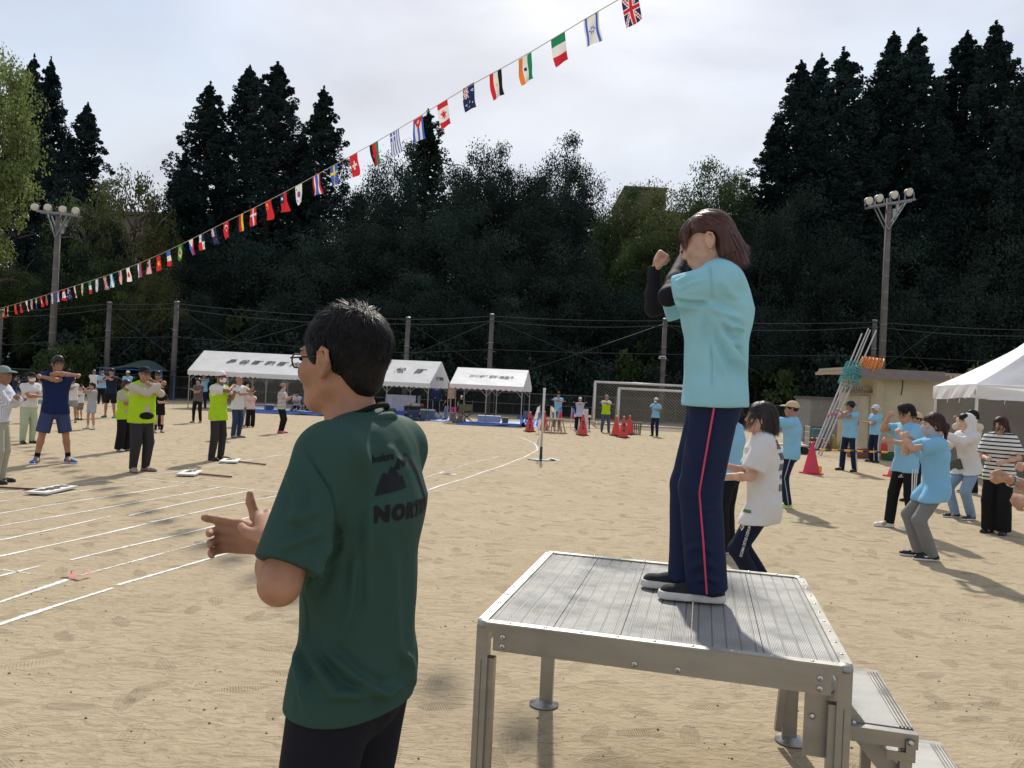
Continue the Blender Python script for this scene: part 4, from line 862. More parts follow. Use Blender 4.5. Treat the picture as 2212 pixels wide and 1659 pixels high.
g = MB(); g.grid(12, 6, lambda u, v: (-.2+u*(w+.6), -.2+v*2.2, zt+.5*math.sin(math.pi*min(1, u*1.3))*v-.08*math.sin(u*9)+.05)); g.obj('tarp', DGT, o, True)

# ------------------------------------------------------------------ things under and beside the tents
BTARP = M('blue_tarp', (.03, .14, .52), .45, var=.15, vscale=2, bump=.03, bscale=3, srgb=False)
def tarp(label, px, hgt=.04, seed=1, name='blue_tarp'):
    q = [gnd(*c) for c in px]; rr = np.random.RandomState(seed); ph = rr.rand(4)*6
    g = MB(); g.grid(26, 10, lambda u, v: q[0].lerp(q[1], u).lerp(q[3].lerp(q[2], u), v)+Vector((0, 0, .012+hgt*(.5+.5*math.sin(u*21+ph[0]+3*math.sin(v*4)))*(.5+.5*math.sin(v*9+ph[1]+u*5)))))
    return tag(g.obj(name, BTARP, smooth=True), label, 'tarp', 'blue tarps on the sand')
tarp('blue tarp spread under the small tent with reddish trim', ((984, 917), (1161, 923), (1150, 911), (990, 909)), .05, 1)
tarp('blue tarp bunched up at the right edge of the small tent', ((1120, 921), (1162, 924), (1160, 911), (1128, 911)), .2, 2)
tarp('long blue tarp under the long tent', ((545, 891), (745, 900), (738, 889), (552, 882)), .05, 3)
tarp('thin blue sheet in front of the cooler boxes', ((845, 906), (975, 911), (972, 903), (850, 900)), .03, 4)
tarp('blue tarp with a box on it behind the small tent', ((1117, 905), (1152, 907), (1150, 901), (1118, 900)), .1, 5)
def bx(name, px, py, w, d, h, mat, label, cat, lid=None, rz=0.0, parts=(), bev=.9):
    p = gnd(px, py); o = thing(name, label, cat, p, rz); g = MB(); g.box((0, d/2, h/2+.003), (w*bev, d*bev, h), taper=1/bev); g.obj('body', mat, o)
    if lid: g = MB(); g.box((0, d/2, h+.025), (w*1.02, d*1.02, .05), taper=.94); g.obj('lid', lid, o)
    for nm, c, s, m in parts: g = MB(); g.box(c, s); g.obj(nm, m, o)
    return o
c3 = lambda n, c, **k: M(n, c, .55, srgb=False, **k)
BLU, DGR, GRY, DKB = c3('box_blue', (.08, .13, .55)), c3('box_dark_green', (.03, .07, .07)), c3('cooler_grey', (.13, .16, .19)), c3('cooler_navy', (.03, .05, .09)); OFFW = c3('offwhite_lid', (.5, .5, .46)); YLW = c3('yellow_bag', (.5, .42, .06))
bx('storage_box', 838, 904, .55, .4, .42, DGR, 'dark green storage box beside the blue one in the tent', 'box', DGR)
bx('storage_box', 860, 904, .52, .4, .36, BLU, 'bright blue storage box in the tent with coolers', 'box')
bx('cooler_box', 891, 906, .5, .36, .36, DKB, 'dark navy cooler box between the blue box and the big cooler', 'cooler', DKB, parts=(('badge', (-.08, -.004, .16), (.09, .012, .06), c3('badge_orange', (.5, .2, .1))),))
bx('cooler_box', 922, 906, .66, .42, .42, GRY, 'big grey cooler box with pale lid by the tent post', 'cooler', OFFW, parts=(('latch', (0, -.01, .34), (.12, .03, .12), DKB),))
bx('yellow_sack', 822, 902, .3, .25, .45, YLW, 'upright yellow bag at the end of the row of boxes', 'bag', bev=.8)
bx('cooler_box', 579, 885, .42, .3, .22, c3('cooler_blue', (.06, .10, .25)), 'small blue cooler with white lid on the long tarp', 'cooler', OFFW)
bx('foam_box', 1056, 912, 1.05, .5, .3, c3('foam_white', (.42, .48, .66)), 'long bluish-white foam box on the tarp under the small tent', 'box', bev=.98)
bx('small_crate', 1091, 914, .3, .25, .25, c3('crate_green', (.10, .12, .10)), 'small dark crate at the end of the long foam box', 'crate')
bx('cardboard_box', 1136, 903, .3, .3, .34, c3('cardboard', (.24, .17, .12)), 'cardboard box with a blue sheet on it behind the small tent', 'box', BTARP)
p = gnd(855, 902); o = thing('partition_panels', 'white folding partition leaning inside the tent with coolers', 'partition', (p.x, p.y+1.2, 0))
for i in range(4):
    g = MB(); g.box((-.55+.36*i, .1, .62), (.35, .05, .85), Matrix.Rotation(-.14, 3, 'X') @ Matrix.Rotation(.1*(i % 2), 3, 'Z')); g.obj('panel', M('bluish_white_panel', (.50, .53, .66), .5, srgb=False), o)
g = MB(); g.box((.86, .14, .62), (.18, .05, .85), Matrix.Rotation(-.14, 3, 'X') @ Matrix.Rotation(-.9, 3, 'Z')); g.obj('panel', M('grey_panel', (.22, .25, .30), .5, srgb=False), o)
p = gnd(890, 903); o = thing('folding_wagon', 'black folding wagon heaped with bags inside the tent', 'wagon', (p.x, p.y+.6, 0))
g = MB(); g.box((0, 0, .42), (.85, .45, .24), taper=1.06); g.obj('tub', c3('wagon_black', (.02, .02, .03)), o)
for x in (-.35, .35):
    g = MB(); g.tube([(x, -.22, .3), (x*.2, -.22, .55)], .015, 6); g.obj('frame_bar', STEEL, o)
    for y in (-.22, .22): g = MB(); g.lathe([(.09, -.03), (.1, -.02), (.1, .02), (.09, .03)], (x, y, .1), 14, (0, 1, 0)); g.obj('wheel', RUB, o)
for i in range(6):
    g = MB(); g.lathe([(.05, 0), (.11, .05), (.09, .13), (.02, .17)], (-.3+.13*i, .02*(i % 2), .52), 9); g.obj('bag', [OFFW, c3('bag_pink', (.55, .2, .22)), OFFW, c3('bag_white', (.6, .6, .6)), OFFW, c3('bag_red', (.5, .06, .06))][i], o, True)
crumple('plastic_bag', gnd(946, 903), (.5, .35), c3('bag_white', (.6, .6, .6)), 'crumpled white plastic bag right of the big grey cooler', 'bag', 8, hgt=.3)
crumple('dark_shoes', gnd(903, 909), (.5, .2), DKB, 'dark bundle on the edge of the thin blue sheet', 'bundle', 9, hgt=.16)
p = at(977, 834, 34.6); o = thing('hanging_cloth', 'beige cloth hanging over a wooden rack between two tents', 'cloth', (p.x, 34.6, 0))
g = MB(); g.grid(10, 12, lambda u, v: (-.19+.38*u, -.05+.03*math.sin(u*14)+.02*math.sin(v*5), 1.68-v*.66)); g.obj('cloth', M('beige_cloth', (.36, .26, .20), .85, bump=.01, bscale=9, trans=.2, srgb=False), o, True)
for x in (-.17, .17): g = MB(); g.bar((x, .02, 0), (x, .0, 1.72), .03, .03); g.obj('rack_leg', WOODL, o)
g = MB(); g.bar((-.2, .0, 1.70), (.2, 0, 1.70), .03, .03); g.obj('rack_bar', WOODL, o); g = MB(); g.box((.05, -.06, .2), (.2, .1, .4), taper=1.2); g.obj('grey_sack', c3('sack_grey', (.18, .18, .19)), o)
p = gnd(1008, 912); o = thing('camp_chair', 'olive folding camp chair with bags under the small tent', 'chair', p, .3)
OLV = M('olive_canvas', (.16, .15, .08), .8, srgb=False)
for a, b in (((-.28, -.2, 0), (.28, .2, .5)), ((.28, -.2, 0), (-.28, .2, .5)), ((-.28, .3, 0), (.28, -.1, .45)), ((.28, .3, 0), (-.28, -.1, .45)), ((.3, .25, .4), (.32, .35, 1.0)), ((-.3, .25, .4), (-.32, .35, .95))):
    g = MB(); g.tube([a, b], .016, 6); g.obj('leg', c3('chair_brown', (.15, .10, .06)), o)
g = MB(); g.grid(6, 6, lambda u, v: (-.28+.56*u, -.2+.45*v, .46-.06*math.sin(math.pi*u))); g.obj('seat', OLV, o, True); g = MB(); g.grid(6, 6, lambda u, v: (-.3+.6*u, .26+.08*v+.04*math.sin(math.pi*u), .5+.3*v)); g.obj('backrest', OLV, o, True)
crumple('khaki_bag', gnd(991, 913), (.5, .4), M('khaki_bag', (.22, .19, .13), .8, srgb=False), 'slumped khaki bag beside the camp chair', 'bag', 12, hgt=.34)
p = gnd(668, 888); g = MB(); g.box((0, 1.2, .75), (.55, .06, 1.5), Matrix.Rotation(.28, 3, 'Y')); tag(g.obj('leaning_board', c3('board_grey', (.22, .22, .21)), base=p), 'grey board leaning under the long tent beside the net', 'board')

# carts, cage and clutter by the shed
CST = M('cart_steel', (.42, .41, .38), .4, .5, srgb=False)
p = gnd(1709, 980); o = thing('cage_cart', 'steel cage cart with barred ends behind the man in the tan cap', 'cart', p, -.15)
g = MB(); g.box((0, .35, .26), (1.05, .6, .05)); g.obj('deck', CST, o)
for x in (-.52, .52):
    for k in range(6): g = MB(); g.tube([(x, .07+.11*k, .28), (x, .07+.11*k, .86)], .012, 5); g.obj('bar', CST, o)
    for z in (.5, .7, .87): g = MB(); g.tube([(x, .05, z), (x, .65, z)], .016, 6); g.obj('end_rail', CST, o)
    for y in (.1, .6): g = MB(); g.lathe([(.09, -.02), (.11, -.015), (.11, .015), (.09, .02)], (x*.85, y, .11), 14, (0, 1, 0)); g.obj('wheel', RUB, o)
p = gnd(1772, 972); o = thing('ball_cage', 'wire cage holding brown-red balls and a blue box by the toss poles', 'cage', p, 0)
for x in (-.35, .35):
    for y in (0, .6): g = MB(); g.tube([(x, y, 0), (x, y, .78)], .014, 6); g.obj('upright', FS, o)
for z in (.05, .78):
    g = MB(); g.tube([(-.35, 0, z), (.35, 0, z), (.35, .6, z), (-.35, .6, z), (-.35, 0, z)], .014, 6); g.obj('frame', FS, o)
for k in range(9): g = MB(); g.tube([(-.35+.0875*k, 0, .05), (-.35+.0875*k, 0, .78)], .006, 4); g.obj('wire', FS, o)
g = MB(); g.box((0, .3, .62), (.36, .3, .2)); g.obj('box', c3('box_teal', (.06, .20, .28)), o)
q = random.Random(4)
BALL = M('ball_brick', (.26, .075, .05), .6, srgb=False)
for i in range(11):
    x, y, z = -.24+.16*(i % 4)+q.uniform(-.02, .02), .12+.17*((i//4) % 3), .15+.13*(i // 6)
    g = MB(); g.lathe([(.13*math.sin(a), -.13*math.cos(a)) for a in [.1+.37*k for k in range(9)]], (x, y, z), 12); tag(g.obj('ball', BALL, base=p, smooth=True), 'brick-red ball lying in the wire cage by the toss poles', 'ball', 'balls in the wire cage')
crumple('yellow_sacks', gnd(1806, 972), (.7, .4), M('pale_yellow_sack', (.45, .40, .20), .7, srgb=False), 'heap of pale yellow plastic sacks against the shed wall', 'sacks', 21, hgt=.55)
bx('bin', 1856, 975, .42, .4, .62, c3('bin_grey', (.32, .31, .28)), 'grey waste bin with dark lid between the two men in light blue polos', 'bin', c3('bin_lid', (.10, .13, .17)))
bx('plastic_crate', 1860, 990, .55, .45, .3, c3('crate_brown', (.22, .09, .07)), 'reddish-brown crate on the ground in front of the waste bin', 'crate')
bx('green_crate', 1930, 996, .35, .4, .22, c3('crate_bottle_green', (.02, .11, .07)), 'bottle-green crate behind the man in three-stripe trousers', 'crate')
p = gnd(1909, 992); o = thing('fire_extinguisher', 'red fire extinguisher standing by the shed behind the dancers', 'extinguisher', p)
g = MB(); g.lathe([(.09, 0), (.1, .02), (.1, .42), (.07, .5), (.03, .53), (.03, .58)], (0, 0, 0), 16); g.obj('cylinder', CONER, o, True); g = MB(); g.box((.03, 0, .6), (.14, .03, .05)); g.obj('handle', RUB, o)
# ------------------------------------------------------------------ people
def skin_mat(name, c):
    return M(name, c, .62, var=.16, vscale=22, bump=.0012, bscale=260, srgb=False, spec=.3)
SK = {'tan': skin_mat('skin_tan', (.38, .20, .125)), 'fair': skin_mat('skin_fair', (.56, .34, .25)), 'mid': skin_mat('skin_mid', (.47, .27, .18)), 'brown': skin_mat('skin_brown', (.27, .135, .085))}
def fabric(c, name=None, trans=.0, rough=.85, bump=.004, bs=9):
    nm = name or 'fabric_%02x%02x%02x' % tuple(int(255*min(1, v)) for v in c)
    return M(nm, c, rough, var=.06, vscale=5, bump=bump, bscale=bs, trans=trans, srgb=False, spec=.15)
def stripes(name, c0, c1, freq, duty, axis=2):
    if name in MATS: return MATS[name]
    m = fabric(c0, name); t = m.node_tree; N = t.nodes; b = N['Principled BSDF']; co = N.new('ShaderNodeTexCoord'); sx = N.new('ShaderNodeSeparateXYZ'); t.links.new(co.outputs['Object'], sx.inputs[0])
    def mt(op, a, v):
        n = N.new('ShaderNodeMath'); n.operation = op; t.links.new(a, n.inputs[0]); n.inputs[1].default_value = v; return n.outputs[0]
    g = mt('LESS_THAN', mt('FRACT', mt('MULTIPLY', sx.outputs[axis], freq), 0), duty); mx = N.new('ShaderNodeMixRGB'); mx.inputs[1].default_value = (*c0, 1); mx.inputs[2].default_value = (*c1, 1); t.links.new(g, mx.inputs[0]); t.links.new(mx.outputs[0], b.inputs['Base Color']); return m
HAIRM = {'black': M('hair_black', (.010, .009, .010), .55, var=.3, vscale=60, bump=.004, bscale=90, stretch=(1, 1, .12), srgb=False, spec=.25), 'brown': M('hair_brown', (.045, .02, .014), .45, var=.3, vscale=60, bump=.004, bscale=90, stretch=(1, 1, .12), srgb=False, spec=.25),
         'grey': M('hair_grey', (.12, .12, .12), .5, var=.3, vscale=60, bump=.004, bscale=90, stretch=(1, 1, .12), srgb=False), 'dark': M('hair_dark', (.02, .014, .012), .45, var=.3, vscale=60, bump=.004, bscale=90, stretch=(1, 1, .12), srgb=False)}
EYEM, BROWM, LIPM = M('eye_dark', (.012, .01, .01), .2, srgb=False), M('brow_hair', (.02, .016, .014), .8, srgb=False), M('lip', (.36, .13, .11), .5, srgb=False)
MASKW = fabric((.72, .72, .72), 'mask_white')
def ik(a, c, l1, l2, hint, mx=.985):
    a, c = np.array(a, float), np.array(c, float); d = c-a; L_ = np.linalg.norm(d)
    if L_ > (l1+l2)*mx: c = a+d/L_*(l1+l2)*mx; d = c-a; L_ = np.linalg.norm(d)
    u = d/L_; x = (l1*l1-l2*l2+L_*L_)/(2*L_); h = math.sqrt(max(0, l1*l1-x*x)); n = np.array(hint, float); n -= u*(n@u); n /= max(np.linalg.norm(n), 1e-6)
    return a+u*x+n*h, c
POSES = {   # wrist targets from the shoulder centre (x right, y forward, z up) and elbow hints, unit body
 'cross': ((-.13, .30, -.08), (.7, -.2, -.7), (.15, .33, -.02), (-.7, -.2, -.7)), 'low': ((-.10, .26, -.26), (.7, -.3, -.6), (.12, .28, -.22), (-.7, -.3, -.6)),
 'wide': ((-.24, .30, -.10), (.6, .2, -.7), (.26, .27, -.05), (-.6, .2, -.7)), 'wideup': ((-.26, .30, .06), (.6, .3, -.6), (.27, .27, .04), (-.6, .3, -.6)),
 'face': ((-.04, .27, .10), (.8, .2, -.6), (.09, .30, .12), (-.8, .2, -.6)), 'down': ((.25, .06, -.50), (.3, -1, 0), (-.25, .06, -.50), (-.3, -1, 0)),
 'mix': ((-.12, .24, .04), (.9, .1, -.3), (.10, .46, -.03), (-.7, 0, -.7)), 'fold': ((-.13, .22, -.17), (.8, -.3, -.5), (.12, .26, -.14), (-.8, -.3, -.5)),
 'chestup': ((-.06, .25, .02), (.8, .1, -.6), (.10, .28, .05), (-.8, .1, -.6)), 'reach': ((.05, .40, -.10), (.5, -.3, -.8), (-.10, .24, -.22), (-.7, -.4, -.5)),
 'bag': ((.22, .22, -.32), (.5, -.8, -.2), (-.22, .10, -.48), (-.3, -1, 0)), 'hip': ((.14, .10, -.40), (1, -.3, 0), (-.25, .06, -.50), (-.3, -1, 0)),
 'forward': ((.02, .42, -.16), (.5, -.2, -.8), (-.04, .46, -.02), (-.6, -.1, -.8))}
def frame(d, n):
    d = np.array(d, float); d /= np.linalg.norm(d); n = np.array(n, float); n -= d*(n@d); n /= max(np.linalg.norm(n), 1e-6); return d, n, np.cross(d, n)
def hand(s, w, d, n, side, S, kind='fist', k=.008):
    """w wrist, d along the forearm, n palm normal, side = direction of the thumb"""
    d, n, q = frame(d, n); q = q*(1 if q@np.array(side) > 0 else -1); P = lambda a, b, c: np.array(w)+S*(d*a+q*b+n*c)
    if kind == 'fist':
        s.ell(P(.052, 0, .004), np.array([.046, .036, .026])*S, np.stack([d, q, n], 1), .012*S)
        for i in range(4):
            b = (1.5-i)*.0185; e = .088-.003*abs(i-1)
            s.cone(P(.05, b, -.006), P(e, b, -.004), .0115*S, .0115*S, k*S); s.cone(P(e, b, -.004), P(e-.008, b, .032), .0112*S, .0105*S, k*.5*S); s.cone(P(e-.008, b, .032), P(.048, b, .036), .0102*S, .0095*S, k*.5*S)
        s.cone(P(.018, .024, .008), P(.048, .038, .024), .0135*S, .012*S, k*S); s.cone(P(.048, .038, .024), P(.066, .018, .044), .0115*S, .0095*S, k*.5*S)
    elif kind == 'curl':                                 # cupped hand: fingers half bent towards the palm side, thumb standing
        for b in (-.029, -.010, .010, .029): s.cone(P(.0, b*.55, 0), P(.088, b, 0), .0165*S, .0145*S, .012*S)
        s.ell(P(.03, .026, .012), np.array([.034, .022, .018])*S, np.stack([d, q, n], 1), .012*S)
        for i, (b, L_, f) in enumerate(((.031, .050, .10), (.0105, .044, .75), (-.0105, .040, .85), (-.030, .034, .85))):
            a0 = P(.090, b, .0); a1 = P(.090+L_, b*1.12, .012+.012*f); a2 = P(.090+L_+.026*(1-f), b*1.15+.002, .016+.042*f); a3 = P(.090+L_-.010*f+.034*(1-f), b*1.15+.003, .018+.060*f)
            s.cone(a0, a1, .0112*S, .0104*S, .006*S); s.cone(a1, a2, .0102*S, .0096*S, .005*S); s.cone(a2, a3, .0096*S, .0082*S, .004*S)
        s.cone(P(.018, .034, .006), P(.048, .062, .016), .0165*S, .0140*S, k*S); s.cone(P(.048, .062, .016), P(.066, .094, .014), .0128*S, .0105*S, k*.6*S); s.cone(P(.066, .094, .014), P(.072, .112, .008), .0108*S, .0085*S, k*.6*S)
    else:
        for b in (-.027, -.009, .009, .027): s.cone(P(.0, b*.6, 0), P(.085, b, 0), .017*S, .0135*S, .012*S)
        for i, (b, L_) in enumerate(((.028, .070), (.0095, .080), (-.0095, .075), (-.028, .058))):
            a0 = P(.088, b, 0); a1 = P(.088+L_*.5, b*1.1, .006); a2 = P(.088+L_*.92, b*1.12, .022); s.cone(a0, a1, .0105*S, .0098*S, k*.6*S); s.cone(a1, a2, .0095*S, .008*S, k*.6*S)
        s.cone(P(.02, .028, .006), P(.055, .055, .014), .0145*S, .0125*S, k*S); s.cone(P(.055, .055, .014), P(.092, .068, .018), .0115*S, .0095*S, k*.6*S)
def head_sdf(s, X, S, nose=1.0):
    """X maps head coordinates (x right, y forward, z up; unit metres) to the body frame"""
    R = X.R
    e = lambda c, r, k=.02, op='u': s.ell(X(c), np.array(r)*S, R, k*S, op); c = lambda a, b, ra, rb, k=.012, op='u': s.cone(X(a), X(b), ra*S, rb*S, k*S, op=op)
    e((0, -.014, .034), (.075, .094, .087)); e((0, .022, -.026), (.062, .069, .082), .03); c((-.018, .06, -.09), (.018, .06, -.09), .022, .022, .03)
    c((-.052, -.005, -.055), (-.02, .05, -.085), .02, .018, .03); c((.052, -.005, -.055), (.02, .05, -.085), .02, .018, .03)
    for x in (-1, 1):
        e((x*.038, .066, -.022), (.026, .022, .024), .025); e((x*.031, .101, .010), (.017, .014, .011), .018, 's')
        e((x*.079, -.010, -.004), (.009, .018, .030), .008)
        rim = [(.083, .002, -.030), (.081, .006, -.004), (.082, .003, .020), (.086, -.010, .030), (.091, -.024, .022), (.092, -.027, .002), (.088, -.018, -.020), (.083, -.004, -.036)]
        for p_, q_ in zip(rim, rim[1:]): c((x*p_[0], p_[1], p_[2]), (x*q_[0], q_[1], q_[2]), .0052, .0052, .004)
        e((x*.092, -.008, .0), (.008, .009, .016), .004, 's')
    c((-.03, .08, .026), (.03, .08, .026), .012, .012, .02)
    c((0, .088, .008), (0, .103*nose, -.026), .008, .0115, .014); c((-.012, .093, -.03), (.012, .093, -.03), .0085, .0085, .01)
    c((-.016, .088, -.054), (.016, .088, -.054), .0085, .0085, .012); c((-.013, .085, -.064), (.013, .085, -.064), .0085, .0085, .010)
class Xf:
    def __init__(s, o, R, S): s.o, s.R, s.S = np.array(o, float), np.array(R, float), S
    def __call__(s, p): return s.o+s.S*(s.R@np.array(p, float))
def rot(yaw, pitch=0, roll=0):
    y, p = math.radians(yaw), math.radians(pitch)
    return np.array(Matrix.Rotation(-y, 3, 'Z') @ Matrix.Rotation(p, 3, 'X') @ Matrix.Rotation(math.radians(roll), 3, 'Y'))
def part(name, VF, mat, parent, off=None, wr=None, seed=0):
    V, F = VF
    if len(F) == 0: return None
    if wr: V = V+vnorm(V, F)*(wr[0]*wob(V*np.array([1, 1, wr[2] if len(wr) > 2 else .6]), wr[1], seed))[:, None]
    if off is not None: V = V-np.array(off)
    return mobj(name, mesh_np(name, V, F, True), mat, parent)
def strands(parent, X, S, n, mat, region, flow, length, width, seed, lift=.004, segs=4, r=(.086, .104, .094), c=(0, -.018, .042), grav=0.0, name='hair_strands', jit=.35):
    """many thin tapering locks rooted on the scalp ellipsoid"""
    q = np.random.RandomState(seed); V, F = [], []; c = np.array(c); r = np.array(r); cnt = 0
    while cnt < n:
        d = q.normal(size=3); d /= np.linalg.norm(d); p = c+d*r
        if not region(p, d, q): continue
        cnt += 1; nrm = d/r; nrm /= np.linalg.norm(nrm); t = np.array(flow(p, d, q), float)+q.normal(size=3)*jit; t -= nrm*(t@nrm); t /= max(np.linalg.norm(t), 1e-6); sd_ = np.cross(t, nrm); L_ = length(p, q); wd = width*(.6+.8*q.rand()); lf = lift*(.3+1.4*q.rand()); b0 = len(V); pos = p.copy()
        for k in range(segs+1):
            f = k/segs; w = wd*(1-f*.85)
            V += [X(pos+sd_*w/2+nrm*lf*f), X(pos-sd_*w/2+nrm*lf*f)]
            if k: F.append((b0+2*k-2, b0+2*k-1, b0+2*k+1, b0+2*k))
            stp = t*L_/segs+np.array([0, 0, -grav*L_/segs]); pos = pos+stp
            e = (pos-c)/r; l = np.linalg.norm(e)
            if grav == 0 or pos[2] > c[2]-.02:
                pos = c+(pos-c)/max(l, 1e-6)*max(1.0, l*.3+.7); nrm = (pos-c)/r/r; nrm /= np.linalg.norm(nrm); t = t-nrm*(t@nrm); t /= max(np.linalg.norm(t), 1e-6)
    return mobj(name, mesh_np(name, np.array(V), np.array(F)), mat, parent)
NP = [0]
def person(label, px, py, top, az, pose, fit, crouch=0., lean=0., stance=.2, hyaw=0, hpitch=0, fem=False, hs=1., group=None, base=None, Hs=None, wide=1., hands='fist', fy=(0, 0), hx=None, sit=False, res=1., neckfwd=0, hsp=None, world=None, neck=.525, headup=.14):
    NP[0] += 1; sd = NP[0]; b = Vector(base) if base is not None else gnd(px, py); D = b.y
    Ht = Hs if Hs else topz(px, top, D); hat = fit.get('hat'); S = Ht/((1.70+(.025 if hat else 0))-crouch-(.012*lean/10)); h = min(.028, max(.0055, D*.00105))*res
    o = thing('person', label, 'person', b, math.radians(-az), group); U = np.array
    hipz = .90-crouch; pc = U([0, -crouch*.62, hipz+.02]); la = math.radians(lean); up = U([0, math.sin(la), math.cos(la)]); fw = U([0, math.cos(la), -math.sin(la)])
    sw = (.155 if fem else .175)*wide; shc = pc+up*.485; nk = pc+up*neck+fw*(.01+neckfwd)
    Rh = rot(hyaw, -lean*.4+hpitch); hc = nk+U([0, .02+neckfwd, headup]) if not sit else nk+U([0, .02, .145])
    X = Xf(hc*S, Rh, S*hs)
    if world:                                  # wrists given as places in the scene
        Rz = np.array(Matrix.Rotation(math.radians(az), 3, 'Z')); loc = lambda p: (Rz@(U(p)-U(b)))/S-shc; dirl = lambda d: tuple(Rz@U(d))
        pz = (loc(world['R'][0]), dirl(world['R'][1]), loc(world['L'][0]), dirl(world['L'][1]))
        if 'hR' in world or 'hL' in world: hsp = {k: (world['h'+k][0],)+tuple(dirl(d) for d in world['h'+k][1:]) for k in 'RL' if 'h'+k in world}
    else: pz = POSES[pose] if isinstance(pose, str) else pose
    arm = {}
    for k, sx, tgt, hint in (('R', 1, pz[0], pz[1]), ('L', -1, pz[2], pz[3])):
        sh = shc+U([sx*sw, 0, -.03]); e, w = ik(sh, shc+U(tgt), .275, .245, hint)
        if world and 'e'+k in world: e = loc(world['e'+k])+shc
        arm[k] = (sh, e, w, sx)
    leg = {}
    for k, sx, f in (('R', 1, fy[0]), ('L', -1, fy[1])):
        hp = pc+U([sx*.085, 0, -.03]); an = U([sx*(stance/2+.01), f, .085]); kn, an = ik(hp, an, *((.412, .400) if crouch < .05 else (.41, .40)), (sx*.25, 1, 0) if not sit else (sx*.3, 1, .4), .998); leg[k] = (hp, kn, an, sx)
    def bounds(pts, m): A = np.array(pts)*S; return A.min(0)-m*S, A.max(0)+m*S
    allp = [p for a in arm.values() for p in a[:3]]+[p for l in leg.values() for p in l[:3]]+[hc, pc, U([0, 0, .03])]
    lo, hi = bounds(allp, .17); s = SDF(h, lo, hi); m = lambda p: U(p)*S
    # body, one continuous surface
    head_sdf(s, X, S*hs); s.cone(X((0, -.02, -.05)), m(nk-up*.03), .05*S, .055*S, .03*S)
    s.cone(m(nk-up*.05), m(pc), .08*S, .10*S, .05*S, flat=((0, 1, 0), 1.3)); s.cone(m(arm['R'][0]), m(arm['L'][0]), .045*S, .045*S, .04*S)
    th = .9 if fem else 1.0
    for k in 'RL':
        sh, e, w, sx = arm[k]; s.cone(m(sh), m(e), .044*S*th, .037*S*th, .03*S); s.cone(m(e), m(e+(w-e)*.35), .037*S*th, .038*S*th, .02*S); s.cone(m(e+(w-e)*.35), m(w), .038*S*th, .026*S*th, .02*S)
        d = w-e; pn = U([-sx*.8, -.2, -.5]) if hands == 'fist' else U([-sx, -.2, 0]); 
        if hsp and k in hsp: hand(s, m(w), hsp[k][1], hsp[k][2], hsp[k][3], S, hsp[k][0])
        else: hand(s, m(w), d, pn, (0, .2, 1), S*(.95 if fem else 1.0), hands)
        hp, kn, an, _ = leg[k]; s.cone(m(hp), m(kn), .078*S, .052*S, .03*S); s.cone(m(kn), m(kn+(an-kn)*.35), .05*S, .053*S, .02*S); s.cone(m(kn+(an-kn)*.35), m(an), .053*S, .034*S, .02*S); s.cone(m(an), m(an+U([0, .09, -.05])), .034*S, .03*S, .02*S)
    sk = SK[fit.get('skin', 'mid')]; part('body', s.mesh(), sk, o)
    del s
    # clothes
    tp = fit.get('top'); tl = fit.get('tlen', .10)
    def torso(s, g, sleeves, fat=0.0, flat=1.38):
        s.cone(m(pc-up*.06), m(pc+up*.16), (.168+g+fat)*S*wide, (.150+g+fat)*S*wide, .03*S, flat=(fw, flat)); s.cone(m(pc+up*.16), m(pc+up*.36), (.150+g+fat)*S*wide, (.168+g)*S*wide, .03*S, flat=(fw, flat))
        s.cone(m(pc+up*.36), m(pc+up*.45), (.168+g)*S*wide, (.10+g)*S*wide, .04*S, flat=(fw, 1.3))
        s.cone(m(arm['R'][0]*.93+arm['L'][0]*.07+up*.005), m(arm['L'][0]*.93+arm['R'][0]*.07+up*.005), (.052+g)*S, (.052+g)*S, .05*S); s.cone(m(nk-up*.035), m(nk-up*.09), (.058+g*.5)*S, (.11+g)*S, .03*S)
        if fem: 
            for sx in (-1, 1): s.ell(m(pc+up*.31+fw*.075+U([sx*.065, 0, 0])), U([.07, .06, .065])*S, None, .05*S)
        for k in 'RL':
            hp, kn, an, sx = leg[k]
            if not sit: s.cone(m(hp), m(hp+(kn-hp)*.42), (.098+g)*S*fit.get('drape', 1), (.096+g)*S*fit.get('drape', 1), .03*S)
            sh, e, w, sx = arm[k]
            if sleeves >= 1: s.cone(m(sh), m(e), (.056+g)*S, (.05+g)*S, .03*S); s.cone(m(e), m(e+(w-e)*min(1, sleeves-1)), (.05+g)*S, (.038+g)*S, .02*S, cap=True)
            elif sleeves > 0: sr = fit.get('sr', 1); s.cone(m(sh), m(sh+(e-sh)*sleeves), (.060+g)*S*(1+sr)/2, (.066+g)*S*sr, .035*S, cap=True)
    if tp:
        s = SDF(h, *bounds([pc-up*.2, nk]+[p for a in arm.values() for p in a[:3]], .27)); torso(s, .006+fit.get('loose', .008), fit.get('sleeve', .66), fit.get('fat', 0)); s.cut(m(pc-up*tl), -up)
        s.ell(m(nk+up*.02+fw*.02), U([.062, .07, .05])*S, None, .01*S, 's')
        sh_o = part('shirt', s.mesh(), tp, o, wr=(fit.get('wrk', .013)*S, 12/S, .45), seed=sd)
        if fit.get('collar'):
            s = SDF(h*.8, m(nk)-.13*S, m(nk)+.13*S); s.cone(m(nk-up*.035-fw*.012), m(nk+up*.022-fw*.018), .078*S, .064*S, .01*S, cap=True, capa=True); s.cone(m(nk-up*.03-fw*.012), m(nk+up*.06-fw*.012), .063*S, .052*S, .004*S, op='s'); part('collar', s.mesh(), tp, sh_o)
